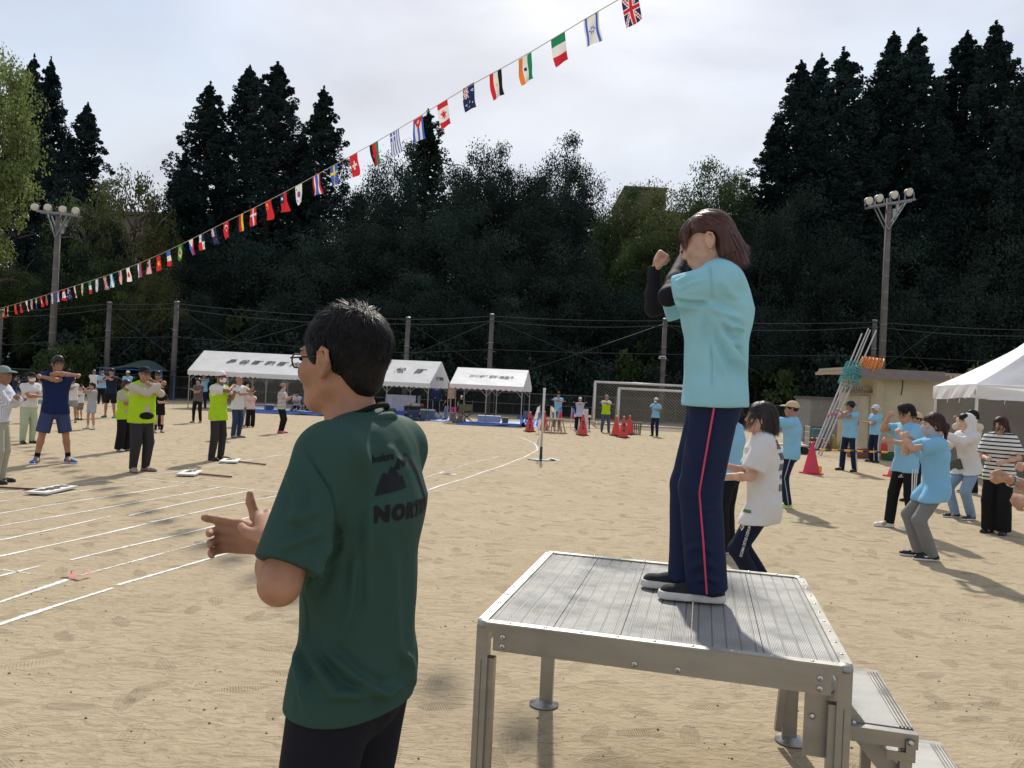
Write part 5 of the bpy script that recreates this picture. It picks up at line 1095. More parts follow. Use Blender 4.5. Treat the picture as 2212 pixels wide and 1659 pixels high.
    if fit.get('cover'):
        s = SDF(h, *bounds([p for a in arm.values() for p in a[:3]], .12))
        for k in 'RL':
            sh, e, w, sx = arm[k]; s.cone(m(sh), m(e), .050*S*th, .046*S*th, .02*S); s.cone(m(e), m(e+(w-e)*.35), .046*S*th, .046*S*th, .02*S); s.cone(m(e+(w-e)*.35), m(w+(w-e)*.12), .046*S*th, .034*S*th, .02*S, cap=True)
        part('arm_cover', s.mesh(), fit['cover'], o, wr=(.003*S, 30, .8), seed=sd+2)
    if fit.get('vest'):
        s = SDF(h, *bounds([pc-up*.2, nk, arm['R'][0], arm['L'][0]], .27)); torso(s, .028+fit.get('loose', 0), 0, fit.get('fat', 0)); s.cut(m(pc-up*(tl-.0)), -up); s.ell(m(nk+up*.0+fw*.05), U([.085, .09, .10])*S, None, .01*S, 's')
        for k in 'RL': s.ell(m(arm[k][0]+U([arm[k][3]*.055, 0, -.05])), U([.06, .12, .12])*S, None, .01*S, 's')
        part('vest', s.mesh(), fit['vest'], o, wr=(.010*S, 9/S, .5), seed=sd+3)
    bt = fit.get('bottom'); bk = fit.get('bkind', 'long')
    if bt:
        s = SDF(h, *bounds([pc]+[p for l in leg.values() for p in l[:3]], .19)); s.cone(m(pc+up*.06), m(pc-U([0, 0, .05])), .142*S*wide, .155*S*wide, .03*S, flat=(fw, 1.3))
        r = {'long': (.094, .074, .064), 'slim': (.090, .068, .054), 'straight': (.104, .092, .088), 'wide': (.105, .098, .105), 'baggy': (.105, .088, .062), 'shorts': (.104, .10, 0), 'mini': (.105, .105, 0)}[bk]
        for k in 'RL':
            hp, kn, an, sx = leg[k]
            if bk in ('shorts', 'mini'): f = fit.get('slen', .86 if bk == 'shorts' else .5); s.cone(m(hp), m(hp+(kn-hp)*f), r[0]*S, r[1]*S, .02*S, cap=True)
            else:
                s.cone(m(hp), m(kn), r[0]*S, r[1]*S, .02*S); s.cone(m(kn), m(an+U([0, 0, -.035])), r[1]*S, r[2]*S, .02*S, cap=True)
        s.cut(m(pc+up*.10), up); bo = part('trousers' if bk not in ('shorts', 'mini') else 'shorts', s.mesh(), bt, o, wr=(.008*S, 8/S, .7), seed=sd+7)
        for q, (mt_, offs) in enumerate(fit.get('piping', [])):
            for k in 'RL':
                hp, kn, an, sx = leg[k]; g = MB(); pq = .007 if D < 5 else 0; oo = U([sx, offs, 0]); oo = oo/np.linalg.norm(oo)
                g.tube([m(hp+(kn-hp)*.12+oo*(r[0]+.012)), m(hp+(kn-hp)*.5+oo*(r[0]*.5+r[1]*.5+.008)), m(kn+oo*(r[1]+.004)), m(kn+(an-kn)*.5+oo*(r[1]*.5+r[2]*.5+.004+pq)), m(an+U([0, 0, -.03])+oo*(r[2]+.004+pq))], fit.get('pipew', .008)*S, 5); g.obj('side_stripe', mt_, bo)
    if fit.get('sock'):
        for k in 'RL':
            hp, kn, an, sx = leg[k]; s = SDF(h*.8, *bounds([an, an+(kn-an)*.6], .1)); s.cone(m(an+U([0, 0, -.03])), m(an+(kn-an)*fit.get('socklen', .22)), .039*S, (.042 if fit.get('socklen', .22) < .4 else .06)*S, .01*S, cap=True); part('sock', s.mesh(), fit['sock'], o)
    sc = fit.get('shoe')
    if sc:
        for k in 'RL':
            hp, kn, an, sx = leg[k]; t = math.radians(fit.get('toe', 10)*sx); f = U([math.sin(t), math.cos(t), 0]); hl = an*U([1, 1, 0])-f*.035; to = hl+f*.20
            s = SDF(max(h*.7, .0045), *bounds([hl, to, hl+U([0, 0, .09])], .07)); s.cone(m(hl+U([0, 0, .034])), m(to+U([0, 0, .022])), .040*S, .040*S, .02*S); s.cone(m(hl+f*.02+U([0, 0, .05])), m(hl+f*.03+U([0, 0, .085])), .040*S, .044*S, .03*S); s.cone(m(hl+f*.05+U([0, 0, .06])), m(hl+f*.13+U([0, 0, .04])), .034*S, .03*S, .02*S)
            st_ = fit.get('solez', .026); s.cut((0, 0, .014*S), (0, 0, -1)); so = part('shoe', s.mesh(), sc, o)
            s = SDF(max(h*.7, .0045), *bounds([hl, to], .07)); s.cone(m(hl+U([0, 0, .016])), m(to+U([0, 0, .016])), (.043 if st_ < .03 else .047)*S, (.043 if st_ < .03 else .047)*S, .0); s.cut((0, 0, st_*S), (0, 0, 1)); s.cut((0, 0, .002), (0, 0, -1)); part('sole', s.mesh(), fit.get('sole', RUB), so)
    # hair, hats, face
    ex = lambda s_, c, r, k=.015, op='u': s_.ell(X(c), U(r)*S*hs, X.R, k*S, op); cx = lambda s_, a, b_, ra, rb, k=.012, op='u', **kw: s_.cone(X(a), X(b_), ra*S*hs, rb*S*hs, k*S, op=op, **kw)
    def hcut(s_, p, n): s_.cut(X(p), X.R@U(n))
    hh = max(.0045, h*.7); hb = (X((0, 0, 0))-.22*S*hs, X((0, 0, 0))+.22*S*hs); hst, hcol = fit.get('hair', ('short', 'black'))
    s = SDF(hh, X((0, 0, -.05))-.24*S*hs, X((0, 0, 0))+.20*S*hs)
    if hst == 'none': pass
    elif hst == 'short':
        ex(s, (0, -.018, .042), (.086, .104, .094)); ex(s, (0, .112, -.03), (.074, .082, .085), .012, 's'); ex(s, (0, .03, .085), (.07, .07, .06), .03); hcut(s, (0, -.05, -.062), (0, .62, -1))
    elif hst == 'bald':
        ex(s, (0, -.03, .0), (.084, .09, .06)); ex(s, (0, .105, -.0), (.1, .10, .12), .01, 's'); hcut(s, (0, -.05, -.055), (0, .4, -1)); hcut(s, (0, 0, .03), (0, .1, 1))
    else:
        ex(s, (0, -.018, .042), (.088, .106, .096)); dz = {'bob': -.115, 'pony': -.05, 'long': -.2, 'shortf': -.07}[hst]
        for sx in (-1, 1): cx(s, (sx*.05, -.03, .0), (sx*.058, -.035, dz), .045, .04, .03)
        cx(s, (0, -.06, .0), (0, -.065, dz), .055, .05, .03); ex(s, (0, .115, -.045), (.072, .10, .088), .012, 's'); ex(s, (0, .06, -.12), (.062, .075, .08), .012, 's'); hcut(s, (0, 0, dz-.01), (0, 0, -1))
        if hst == 'pony': cx(s, (0, -.11, .03), (0, -.15, -.01), .028, .03, .02); cx(s, (0, -.15, -.01), (.01, -.14, -.17), .03, .012, .02)
    if hat: hcut(s, (0, 0, .05), (0, 0, 1))
    if hst != 'none': part('hair', s.mesh(), HAIRM[hcol], o, wr=(.0055*S, 75, .35), seed=sd)
    if hst in ('short', 'shortf', 'bob', 'pony') and D < 15 and not hat and not fit.get('hood'):
        dz = {'short': -.03, 'shortf': -.07, 'bob': -.115, 'pony': -.045}[hst]
        strands(o, X, S, int(2600-110*D), HAIRM[hcol], lambda p, d, q: (p[1] < -.005 and p[2] > -.02 and not (abs(p[0]) > .06 and p[1] > -.035 and p[2] < .03)) or p[2] > .085, lambda p, d, q: (p[0]*3, (.7 if p[1] > .0 else -.5) if hst != 'pony' else -1, -1.0), lambda p, q: min(.2, max(.025, (p[2]-dz)*(.85+.2*q.rand()))) if p[1] < .02 else .026+.012*q.rand(), .006, sd, .007, 5, grav=.35, r=(.089, .107, .097), c=(0, -.018, .043), jit=.2)
    if hat:
        kind, hm = hat; s = SDF(hh, X((0, .03, .05))-.22*S*hs, X((0, .03, .05))+.22*S*hs)
        if kind in ('cap', 'visor', 'helmet'):
            ex(s, (0, -.016, .048), (.091, .109, .098)); hcut(s, (0, 0, .036), (0, .12, -1))
            if kind == 'visor': hcut(s, (0, 0, .075), (0, .12, 1))
            if kind != 'helmet':
                s2 = SDF(hh, X((0, .12, .04))-.13*S*hs, X((0, .12, .04))+.13*S*hs); s2.ell(X((0, .10, .045)), U([.072, .085, .03])*S*hs, X.R, .005); s2.cut(X((0, 0, .044)), X.R@U([0, -.15, -1])); s2.ell(X((0, .10, .036)), U([.07, .085, .026])*S*hs, X.R, .003, 's'); 
                a = s2.mesh(); po = part('peak', a, fit.get('peak', hm), o)
            else:
                cx(s, (0, .075, .03), (0, .10, .026), .05, .05, .01, flat=(X.R@U([0, 0, 1]), 5))
        else:                                            # bucket hat
            ex(s, (0, -.012, .058), (.092, .108, .084)); hcut(s, (0, 0, .03), (0, 0, -1)); cx(s, (0, -.01, .028), (0, -.01, .034), .095, .095, .006, flat=(X.R@U([0, 0, 1]), .9)); s3 = SDF(hh, X((0, 0, .03))-.2*S*hs, X((0, 0, .03))+.2*S*hs)
            s3.ell(X((0, -.005, .025)), U([.150, .160, .034])*S*hs, X.R, .005); s3.ell(X((0, -.005, .008)), U([.155, .165, .034])*S*hs, X.R, .002, 's'); part('brim', s3.mesh(), fit.get('peak', hm), o)
        part('hat', s.mesh(), hm, o)
    if fit.get('hood'):
        s = SDF(hh, X((0, 0, -.05))-.24*S*hs, X((0, 0, 0))+.22*S*hs); ex(s, (0, -.025, .04), (.10, .118, .108)); cx(s, (0, -.05, -.02), (0, -.05, -.13), .09, .10, .04); ex(s, (0, .11, -.02), (.072, .13, .105), .012, 's'); hcut(s, (0, 0, -.17), (0, 0, -1)); part('hood', s.mesh(), fit['hood'], o)
    if fit.get('mask'):
        s = SDF(hh, X((0, .04, -.05))-.14*S*hs, X((0, .04, -.05))+.14*S*hs); ex(s, (0, .024, -.03), (.069, .082, .084)); ex(s, (0, .09, -.045), (.03, .028, .035), .02); hcut(s, (0, 0, -.004), (0, -.25, 1)); hcut(s, (0, .015, 0), (0, -1, -.1)); 
        if fit.get('bigmask'): cx(s, (0, .0, -.07), (0, -.02, -.15), .066, .075, .03)
        part('mask', s.mesh(), fit['mask'], o)
    if D < 26:
        for sx in (-1, 1):
            g = MB(); c = X((sx*.031, .0865, .010)); V = [c+X.R@(U([.0135*math.cos(a), .002, .0052*math.sin(a)])*S*hs) for a in np.linspace(0, 6.28, 10)[:-1]]; g.add(V+[X((sx*.031, .0905, .010))], [(i, (i+1) % 9, 9) for i in range(9)]); g.obj('eye', EYEM, o)
            g = MB(); g.tube([X((sx*.015, .094, .028)), X((sx*.032, .092, .033)), X((sx*.048, .080, .029))], [.003*S*hs, .0038*S*hs, .002*S*hs], 5); g.obj('eyebrow', BROWM, o)
        if not fit.get('mask'): g = MB(); g.tube([X((-.02, .091, -.0585)), X((0, .0975, -.0595)), X((.02, .091, -.0585))], [.002*S, .0034*S, .002*S], 5); g.obj('mouth', LIPM, o)
    if fit.get('glasses'):
        g = MB()
        for sx in (-1, 1): g.tube([X((sx*.033+.023*math.cos(a), .103-.004*abs(math.cos(a)), .006+.016*max(-1, min(1, 1.25*math.sin(a))))) for a in np.linspace(0, 6.28, 13)], .002*S, 5, False); g.tube([X((sx*.055, .104, .012)), X((sx*.08, 0, .012))], .002*S, 5)
        g.tube([X((-.011, .108, .01)), X((.011, .108, .01))], .002*S, 5); g.obj('glasses', RUB, o)
        if fit['glasses'] == 'sun':
            for sx in (-1, 1): g = MB(); g.lathe([(.021*S, 0), (.02*S, .002)], X((sx*.033, .106, .008)), 12, X.R@U([0, 1, 0])); g.obj('sunglass_lens', EYEM, o)
    o['_'] = 0; del o['_']
    return o, dict(S=S, arm=arm, leg=leg, pc=pc, up=up, fw=fw, X=X, nk=nk, m=m, shc=shc)
def fit(top=None, bottom=None, shoe=None, **k): d = dict(top=top, bottom=bottom, shoe=shoe); d.update(k); return d
POLO = fabric((.27, .55, .76), 'sky_blue_polo', .12); NAVY = fabric((.012, .02, .05), 'navy_track_cloth'); BLACKC = fabric((.012, .012, .014), 'black_cloth'); WHITEC = fabric((.74, .73, .72), 'white_cotton', .12); NEON = fabric((.52, .80, .03), 'neon_vest_mesh', .25); GREYC = fabric((.20, .20, .20), 'grey_sweat_cloth'); DENIM = fabric((.10, .17, .27), 'denim'); LDEN = fabric((.22, .32, .44), 'light_denim')
CHAR = fabric((.035, .033, .036), 'charcoal_cloth'); BSH = M('black_shoe', (.012, .012, .014), .5, srgb=False); WSH = M('white_shoe', (.7, .7, .68), .5, srgb=False); GSH = M('grey_shoe', (.28, .27, .26), .6, srgb=False); BLSH = M('blue_shoe', (.04, .10, .40), .5, srgb=False); PKSH = M('pink_shoe', (.75, .08, .22), .5, srgb=False); NESH = M('neon_shoe', (.45, .75, .02), .5, srgb=False)
WCAP, DCAP, TCAP = fabric((.72, .71, .70), 'white_cap'), fabric((.014, .016, .025), 'dark_cap'), fabric((.55, .42, .26), 'tan_cap')
PGR = M('piping_grey', (.35, .36, .38), .8, srgb=False); PWT = M('piping_white', (.7, .7, .7), .8, srgb=False)
# ---- left group
person('man in white pin-striped shirt and khaki trousers with folded arms by the lane ends', -8, 1043, 789, 78, 'fold', fit(stripes('pin_stripe', (.62, .62, .66), (.35, .38, .46), 55, .3, 0), fabric((.36, .35, .27), 'khaki_twill'), BSH, sleeve=2, collar=1, hair=('short', 'grey'), hat=('cap', fabric((.22, .27, .26), 'sage_cap')), skin='brown', tlen=.02, fat=.01), hyaw=8)
person('man in white polo, white mask and pale green trousers', 58, 957, 803, 120, 'low', fit(WHITEC, fabric((.42, .48, .34), 'pale_green_twill'), BSH, collar=1, hat=('cap', DCAP), mask=MASKW, skin='tan', bkind='baggy', tlen=.04, fat=.015, hair=('short', 'grey')), lean=4)
o, J = person('tall man in navy T-shirt and navy shorts with both forearms raised across his chest', 113, 1000, 770, 142, ((-.20, .26, .02), (.9, .1, .1), (.26, .34, -.03), (-.5, -.1, -.9)), fit(fabric((.012, .022, .085), 'navy_jersey'), fabric((.045, .06, .14), 'navy_short_cloth'), BLSH, sole=WSH, bkind='shorts', slen=.98, sock=BLACKC, skin='tan', hair=('short', 'dark'), toe=28, tlen=.13), stance=.42, hyaw=-8, wide=1.06)
person('woman in white cap and grey shorts just behind the tall man in navy', 153, 912, 812, 165, 'cross', fit(WHITEC, fabric((.30, .28, .25), 'taupe_shorts'), BSH, bkind='mini', slen=.75, hat=('cap', WCAP), skin='tan', sock=BLACKC, hair=('shortf', 'dark')), fem=True, stance=.3)
person('woman in pale cap and denim shorts beside the masked man in white', 84, 912, 810, 150, 'low', fit(WHITEC, LDEN, BLSH, bkind='mini', hat=('cap', TCAP), skin='tan', sock=BLACKC, hair=('shortf', 'dark')), fem=True)
person('small boy in dark cap and white T-shirt beside the girl in denim shorts', 172, 907, 831, 200, 'fold', fit(WHITEC, fabric((.18, .16, .15), 'brown_grey_shorts'), BSH, bkind='shorts', slen=.95, hat=('cap', DCAP), skin='mid'), hs=1.22)
person('girl in grey T-shirt and pale denim shorts with a hand at her chin', 196, 927, 827, 205, 'face', fit(fabric((.38, .38, .40), 'heather_grey'), fabric((.36, .42, .46), 'bleached_denim'), WSH, bkind='mini', slen=.7, sock=WHITEC, skin='mid', hair=('shortf', 'black')), fem=True, hs=1.1, stance=.3)
person('man in dark navy T-shirt with arms crossed in an X at his chin', 237, 902, 796, 180, 'chestup', fit(fabric((.015, .02, .045), 'ink_jersey'), BLACKC, fabric((.03, .2, .22), 'teal_shoe'), bkind='shorts', slen=.95, skin='tan', hair=('short', 'black')), stance=.3)
person('grey-haired man in sky blue polo and dark trousers beside the man crossing his arms', 218, 872, 801, 165, 'low', fit(POLO, BLACKC, BSH, collar=1, skin='tan', hair=('short', 'grey')))
person('grey-haired man in white shirt seen from behind near the fence', 200, 868, 799, -20, 'low', fit(WHITEC, fabric((.3, .26, .2), 'beige_twill'), BSH, skin='tan', hair=('short', 'grey')))
person('man in sky blue polo and white cap behind the woman in the yellow vest', 273, 876, 800, 170, 'fold', fit(POLO, NAVY, BSH, collar=1, hat=('cap', WCAP), skin='brown'))
person('woman in neon yellow vest, white mask and black trousers with a ponytail', 265, 974, 820, 110, 'low', fit(fabric((.45, .40, .33), 'beige_jersey'), BLACKC, WSH, vest=NEON, mask=MASKW, hair=('pony', 'dark'), skin='tan', tlen=.16, bkind='wide'), fem=True)
o, J = person('big man in neon yellow vest and dark cap with a black waist bag', 300, 1018, 790, 120, ((-.10, .30, .03), (.7, .1, -.7), (.05, .26, .02), (-.8, .1, -.6)), fit(fabric((.50, .45, .38), 'oatmeal_knit'), CHAR, GSH, vest=NEON, hat=('cap', DCAP), glasses=1, sleeve=2, bkind='baggy', skin='tan', hair=('short', 'grey'), tlen=.12, fat=.015, sole=M('red_sole', (.25, .04, .05), .6, srgb=False), toe=22), hyaw=10, wide=1.08)
m = J['m']; s = SDF(.013, m(J['pc'])-.3, m(J['pc'])+.3); s.ell(m(J['pc']+J['fw']*.145+np.array([.01, 0, .0])), (.125, .05, .062), None, .02); s.cone(m(J['pc']+np.array([-.2, .02, .01])), m(J['pc']+np.array([.2, .02, .01])), .02, .02); part('waist_bag', s.mesh(), BLACKC, o)
person('man in black with sunglasses raising both fists behind the yellow vests', 336, 926, 802, 165, 'chestup', fit(BLACKC, BLACKC, BSH, glasses='sun', skin='tan', hair=('short', 'dark')))
person('child in black shirt and skirt with long black socks bending forward', 342, 934, 836, 140, 'low', fit(BLACKC, BLACKC, GSH, bkind='mini', slen=.6, sock=BLACKC, socklen=.6, skin='fair', hair=('shortf', 'black')), fem=True, hs=1.15, lean=14)
person('woman with bright pink arm sleeves and black leggings under the tent edge', 425, 913, 817, 185, 'fold', fit(fabric((.12, .10, .09), 'brown_grey_jersey'), BLACKC, GSH, bkind='slim', skin='mid', hair=('shortf', 'dark')), fem=True, stance=.26)
person('man in sky blue polo and white cap with arms out behind the pink-sleeved woman', 438, 882, 806, 175, 'wideup', fit(POLO, NAVY, BSH, collar=1, hat=('cap', WCAP), skin='tan'))
o, J = person('masked man in neon yellow vest, white T-shirt and red-and-white cap', 466, 993, 800, 105, ((-.16, .18, .03), (.9, 0, -.3), (.02, .36, -.10), (-.5, -.2, -.9)), fit(WHITEC, CHAR, BSH, vest=NEON, hat=('cap', WCAP), peak=fabric((.5, .2, .2), 'red_peak'), mask=MASKW, skin='brown', bkind='long', hair=('short', 'dark'), tlen=.15, toe=16), hyaw=8, stance=.26)
person('balding man in white T-shirt and jeans beside the masked man in the yellow vest', 509, 945, 812, 110, 'forward', fit(WHITEC, fabric((.03, .05, .10), 'dark_denim'), GSH, hair=('bald', 'grey'), skin='tan', tlen=.14, fat=.012, toe=18), hyaw=10)
person('woman in black sun visor and grey trousers behind the balding man', 527, 920, 822, 120, 'cross', fit(fabric((.55, .55, .55), 'pale_grey_jersey'), fabric((.20, .24, .27), 'slate_cloth'), GSH, hat=('bucket', BLACKC), sleeve=2, skin='fair', hair=('bob', 'black'), tlen=.2), fem=True)
person('girl in white and coral T-shirt with wide black trousers', 540, 922, 843, 150, 'forward', fit(fabric((.68, .50, .48), 'coral_white_jersey'), BLACKC, BSH, bkind='wide', skin='fair', hair=('shortf', 'black')), fem=True, hs=1.1)
person('woman in striped polo and beige sun hat stretching one arm, with pink shoes', 606, 935, 826, 95, 'reach', fit(stripes('polo_stripe', (.66, .65, .62), (.05, .05, .055), 26, .38), BLACKC, PKSH, hat=('bucket', fabric((.33, .25, .21), 'taupe_hat')), skin='fair', bkind='slim', collar=1, hair=('pony', 'dark')), fem=True, stance=.22, crouch=.02)
person('child in blue shorts running far off by the left fence', 30, 868, 812, 60, 'chestup', fit(fabric((.02, .03, .07), 'midnight_jersey'), fabric((.03, .06, .35), 'blue_shorts'), BSH, bkind='shorts', skin='tan'), fy=(.15, -.15))
person('person in dark shirt walking along the fence behind the woman in the white cap', 146, 868, 797, -60, 'down', fit(BLACKC, BLACKC, BSH, skin='tan'))
# ---- under the tents
person('man in navy tracksuit with white sleeve stripes standing under the tent with coolers', 941, 897, 832, 165, 'hip', fit(fabric((.018, .03, .10), 'navy_tracktop'), NAVY, BSH, sleeve=2, collar=1, skin='tan', piping=[(PWT, 0)]))
person('woman in black top and light jeans with a pink bag between the tents', 964, 905, 846, -60, 'bag', fit(BLACKC, LDEN, BSH, skin='fair', hair=('bob', 'black')), fem=True)
person('child in pink leggings behind the hanging beige cloth', 979, 906, 850, 180, 'down', fit(BLACKC, fabric((.75, .08, .35), 'pink_leggings'), BSH, bkind='slim', skin='fair'), fem=True, hs=1.1)
person('girl in white helmet, black T-shirt and grey trousers beside the camp chair', 995, 903, 854, 190, 'down', fit(BLACKC, fabric((.17, .15, .16), 'ash_cloth'), BSH, hat=('helmet', WCAP), skin='fair', hair=('bob', 'black')), fem=True, hs=1.12)
for px, c, lab in ((652, fabric((.05, .12, .35), 'royal_jersey'), 'person in blue sitting on the long tarp under the tent'), (690, BLACKC, 'person in black sitting at the far end of the long tarp'), (630, WHITEC, 'person in white sitting beside the grey board under the tent')):
    b = gnd(px, 888); person(lab, 0, 0, 0, 175, 'low', fit(c, NAVY, BSH, skin='mid'), base=b+Vector((0, .6, .02)), Hs=.92, crouch=.72, sit=True, fy=(.5, .52), lean=12)
# ---- centre distance
person('man in sky blue polo with arms crossed wide behind the pennant stand', 1203, 927, 847, 178, 'wide', fit(POLO, BLACKC, BSH, collar=1, skin='tan', glasses=1, bkind='slim'))
person('person in white cap and pale blue T-shirt behind the white board', 1250, 933, 857, 183, 'wideup', fit(fabric((.42, .50, .62), 'pale_blue_jersey'), BLACKC, WSH, hat=('cap', WCAP), skin='mid', bkind='slim', tlen=.16), fem=True)
person('man in grey cap, yellow vest and jeans in front of the large goal', 1307, 933, 852, 178, 'wide', fit(WHITEC, fabric((.07, .09, .13), 'worn_denim'), BSH, vest=NEON, hat=('cap', fabric((.3, .3, .3), 'grey_cap')), skin='tan', hair=('short', 'grey')), stance=.3)
o, J = person('masked man in sky blue polo and white cap before the small goal', 1414, 942, 858, 215, 'reach', fit(POLO, NAVY, BSH, collar=1, hat=('cap', WCAP), mask=MASKW, skin='brown'), hyaw=10)
# ---- right group
o, J = person('woman in white printed T-shirt bending her knees behind the platform', 1620, 1292, 873, -74, ((.02, .30, -.22), (.5, -.3, -.8), (-.10, .30, -.30), (-.6, -.4, -.6)), fit(WHITEC, fabric((.012, .016, .035), 'midnight_track_cloth'), BSH, hair=('shortf', 'dark'), skin='fair', bkind='slim', tlen=.17, sleeve=.8, loose=.022, sole=WSH), fem=True, crouch=.12, lean=3, hs=1.06, hpitch=8, hyaw=-8, fy=(-.16, -.10)); W_TEE = (o, J)
person('person in black trousers half hidden behind the woman on the platform', 1571, 1192, 866, -60, 'low', fit(POLO, BLACKC, BSH, sole=WSH, skin='fair', hair=('short', 'black')))
person('man in tan cap, sky blue polo and neon yellow shoes, hand raised', 1703, 1096, 865, -62, ((-.02, .30, .05), (.6, -.2, -.6), (-.06, .40, .12), (-.6, .0, -.6)), fit(POLO, NAVY, NESH, sole=WSH, collar=1, hat=('cap', TCAP), skin='tan', piping=[(PGR, -.3)], tlen=.13, toe=8, loose=.016), hyaw=-12, crouch=.01, stance=.14, fy=(.05, 0))
person('man in dark bucket hat and sky blue polo by the toss poles', 1832, 1017, 864, -120, 'chestup', fit(POLO, NAVY, BSH, collar=1, hat=('bucket', fabric((.03, .03, .05), 'dark_hat')), skin='tan', piping=[(PWT, .25), (PWT, -.1)], fat=.012), hyaw=15, stance=.34)
person('man in white patterned hat and sky blue polo with hands low by the shed', 1888, 998, 873, -105, 'low', fit(POLO, NAVY, BSH, collar=1, hat=('bucket', fabric((.55, .57, .66), 'pale_print_hat')), skin='tan', piping=[(PWT, .2), (PWT, -.1)], fat=.01), hyaw=10, stance=.24)
o, J = person('dark-haired man in sky blue polo and black trousers with three white side stripes', 1950, 1142, 874, -100, ((-.02, .30, .12), (.6, 0, -.7), (-.06, .30, -.20), (-.8, -.2, -.5)), fit(POLO, BLACKC, WSH, sole=WSH, collar=1, hair=('short', 'black'), skin='mid', piping=[(PWT, .35), (PWT, 0), (PWT, -.35)], tlen=.14, toe=14), hyaw=12, hpitch=-8, stance=.24, fy=(.12, -.06)); ADI = (o, J)
person('person in a beige cap hidden behind the dark-haired man in light blue', 1974, 1085, 890, -100, 'low', fit(POLO, NAVY, BSH, hat=('cap', TCAP), skin='tan'))
o, J = person('woman in light blue polo, grey face cover and grey sweatpants with bent knees', 2003, 1207, 896, -80, ((.02, .30, .02), (.6, -.1, -.7), (.04, .34, .06), (-.7, .2, -.6)), fit(fabric((.24, .52, .76), 'bright_blue_polo', .12), GREYC, BSH, sole=WSH, hair=('pony', 'brown'), mask=fabric((.42, .43, .46), 'grey_gaiter'), bigmask=1, skin='fair', tlen=.18, loose=.018, bkind='long', toe=6), fem=True, crouch=.09, lean=4, hyaw=-6, hs=1.05, stance=.16, fy=(.06, -.02)); GREYW_ = (o, J)
o, J = person('woman in white hooded jacket and flared jeans by the canopy', 2082, 1120, 896, -105, 'forward', fit(WHITEC, LDEN, BSH, sole=WSH, hood=WHITEC, sleeve=2, hair=('short', 'black'), skin='fair', tlen=.12, loose=.012, sock=WHITEC), fem=True, crouch=.10, lean=8, hyaw=12, stance=.18, fy=(.06, -.04))
g = MB(); g.box(J['m'](J['pc']+np.array([.12, .12, -.02])), (.22, .08, .15), Matrix.Rotation(.4, 3, 'Y')); g.obj('shoulder_bag', M('olive_bag', (.07, .07, .055), .6, srgb=False), o)
person('person in cream shirt behind the hooded woman at the canopy post', 2096, 1066, 887, -100, 'face', fit(fabric((.62, .56, .46), 'cream_shirt'), BLACKC, BSH, sole=WSH, sleeve=2, skin='tan', hair=('short', 'black')))
person('woman in black-and-white striped top and wide black trousers by the canopy', 2152, 1152, 901, -128, ((.06, .30, -.30), (.6, -.4, -.6), (-.14, .26, -.34), (-.7, -.3, -.5)), fit(stripes('bold_stripe', (.72, .71, .66), (.02, .02, .025), 19, .36), BLACKC, BSH, bkind='wide', collar=1, hair=('bob', 'brown'), skin='fair', tlen=.14, loose=.024, sleeve=.85), fem=True, hyaw=8, stance=.16)
# ------------------------------------------------------------------ aluminium platform
def alu_material(name, ribs=False):
    m = M(name, (.36, .35, .325), .36, .8, var=.10, vscale=3, srgb=False, stretch=(1, 5, 5)); t = m.node_tree; N = t.nodes; b = N['Principled BSDF']; lk = t.links.new
    co = N.new('ShaderNodeTexCoord'); n = N.new('ShaderNodeTexNoise'); n.inputs['Scale'].default_value = 7; n.inputs['Detail'].default_value = 6; lk(co.outputs['Object'], n.inputs['Vector'])
    r = N.new('ShaderNodeMapRange'); r.inputs[1].default_value = .3; r.inputs[2].default_value = .75; r.inputs[3].default_value = .30; r.inputs[4].default_value = .58; lk(n.outputs['Fac'], r.inputs[0]); lk(r.outputs[0], b.inputs['Roughness'])
    if ribs:
        w = N.new('ShaderNodeTexWave'); w.inputs['Scale'].default_value = 55; w.inputs['Distortion'].default_value = .2; w.bands_direction = 'X'; lk(co.outputs['Object'], w.inputs['Vector']); bp = N.new('ShaderNodeBump'); bp.inputs['Distance'].default_value = .0012; bp.inputs['Strength'].default_value = .8; lk(w.outputs['Fac'], bp.inputs['Height']); lk(bp.outputs[0], b.inputs['Normal'])
        b.inputs['Metallic'].default_value = .3; [setattr(nd.inputs['Color'], 'default_value', (.31, .31, .30, 1)) for nd in N if nd.type == 'HUE_SAT']; b.inputs['Specular IOR Level'].default_value = .3
    return m
AL, ALR = alu_material('brushed_aluminium'), alu_material('ribbed_aluminium', True); SCR = M('steel_screw', (.62, .61, .59), .25, .95, srgb=False); GRV = M('groove_grey', (.16, .155, .14), .6, .3, srgb=False)  # GRV: darker grey for deck grooves, leg seams and screw slots
ZT = .785
FL, FR, BR, BL = (gnd(*p, z=ZT) for p in ((1030, 1342), (1848, 1442), (1733, 1245), (1182, 1189)))
uu = ((FR-FL)+(BR-BL)).normalized(); vv = Vector((-uu.y, uu.x, 0)); LU = ((FR-FL).length+(BR-BL).length)/2; LV = ((BL-FL).length+(BR-FR).length)/2
c4 = (FL+FR+BR+BL)/4; org = c4-uu*LU/2-vv*LV/2; org.z = 0; pang = math.atan2(uu.y, uu.x)
pf = thing('platform', 'aluminium podium with ribbed deck and side steps, the woman in light blue standing on it', 'platform', org, pang)
npl = 5; pw = (LU-.06)/npl
prof = []
for q in range(5):                                      # plank cross-section with shallow grooves
    x = pw*(q+.5)/5
    prof += [(x-.004, 0), (x-.003, -.0012), (x+.003, -.0012), (x+.004, 0)]
top_ = [(.0015, 0)]+prof+[(pw-.0015, 0)]
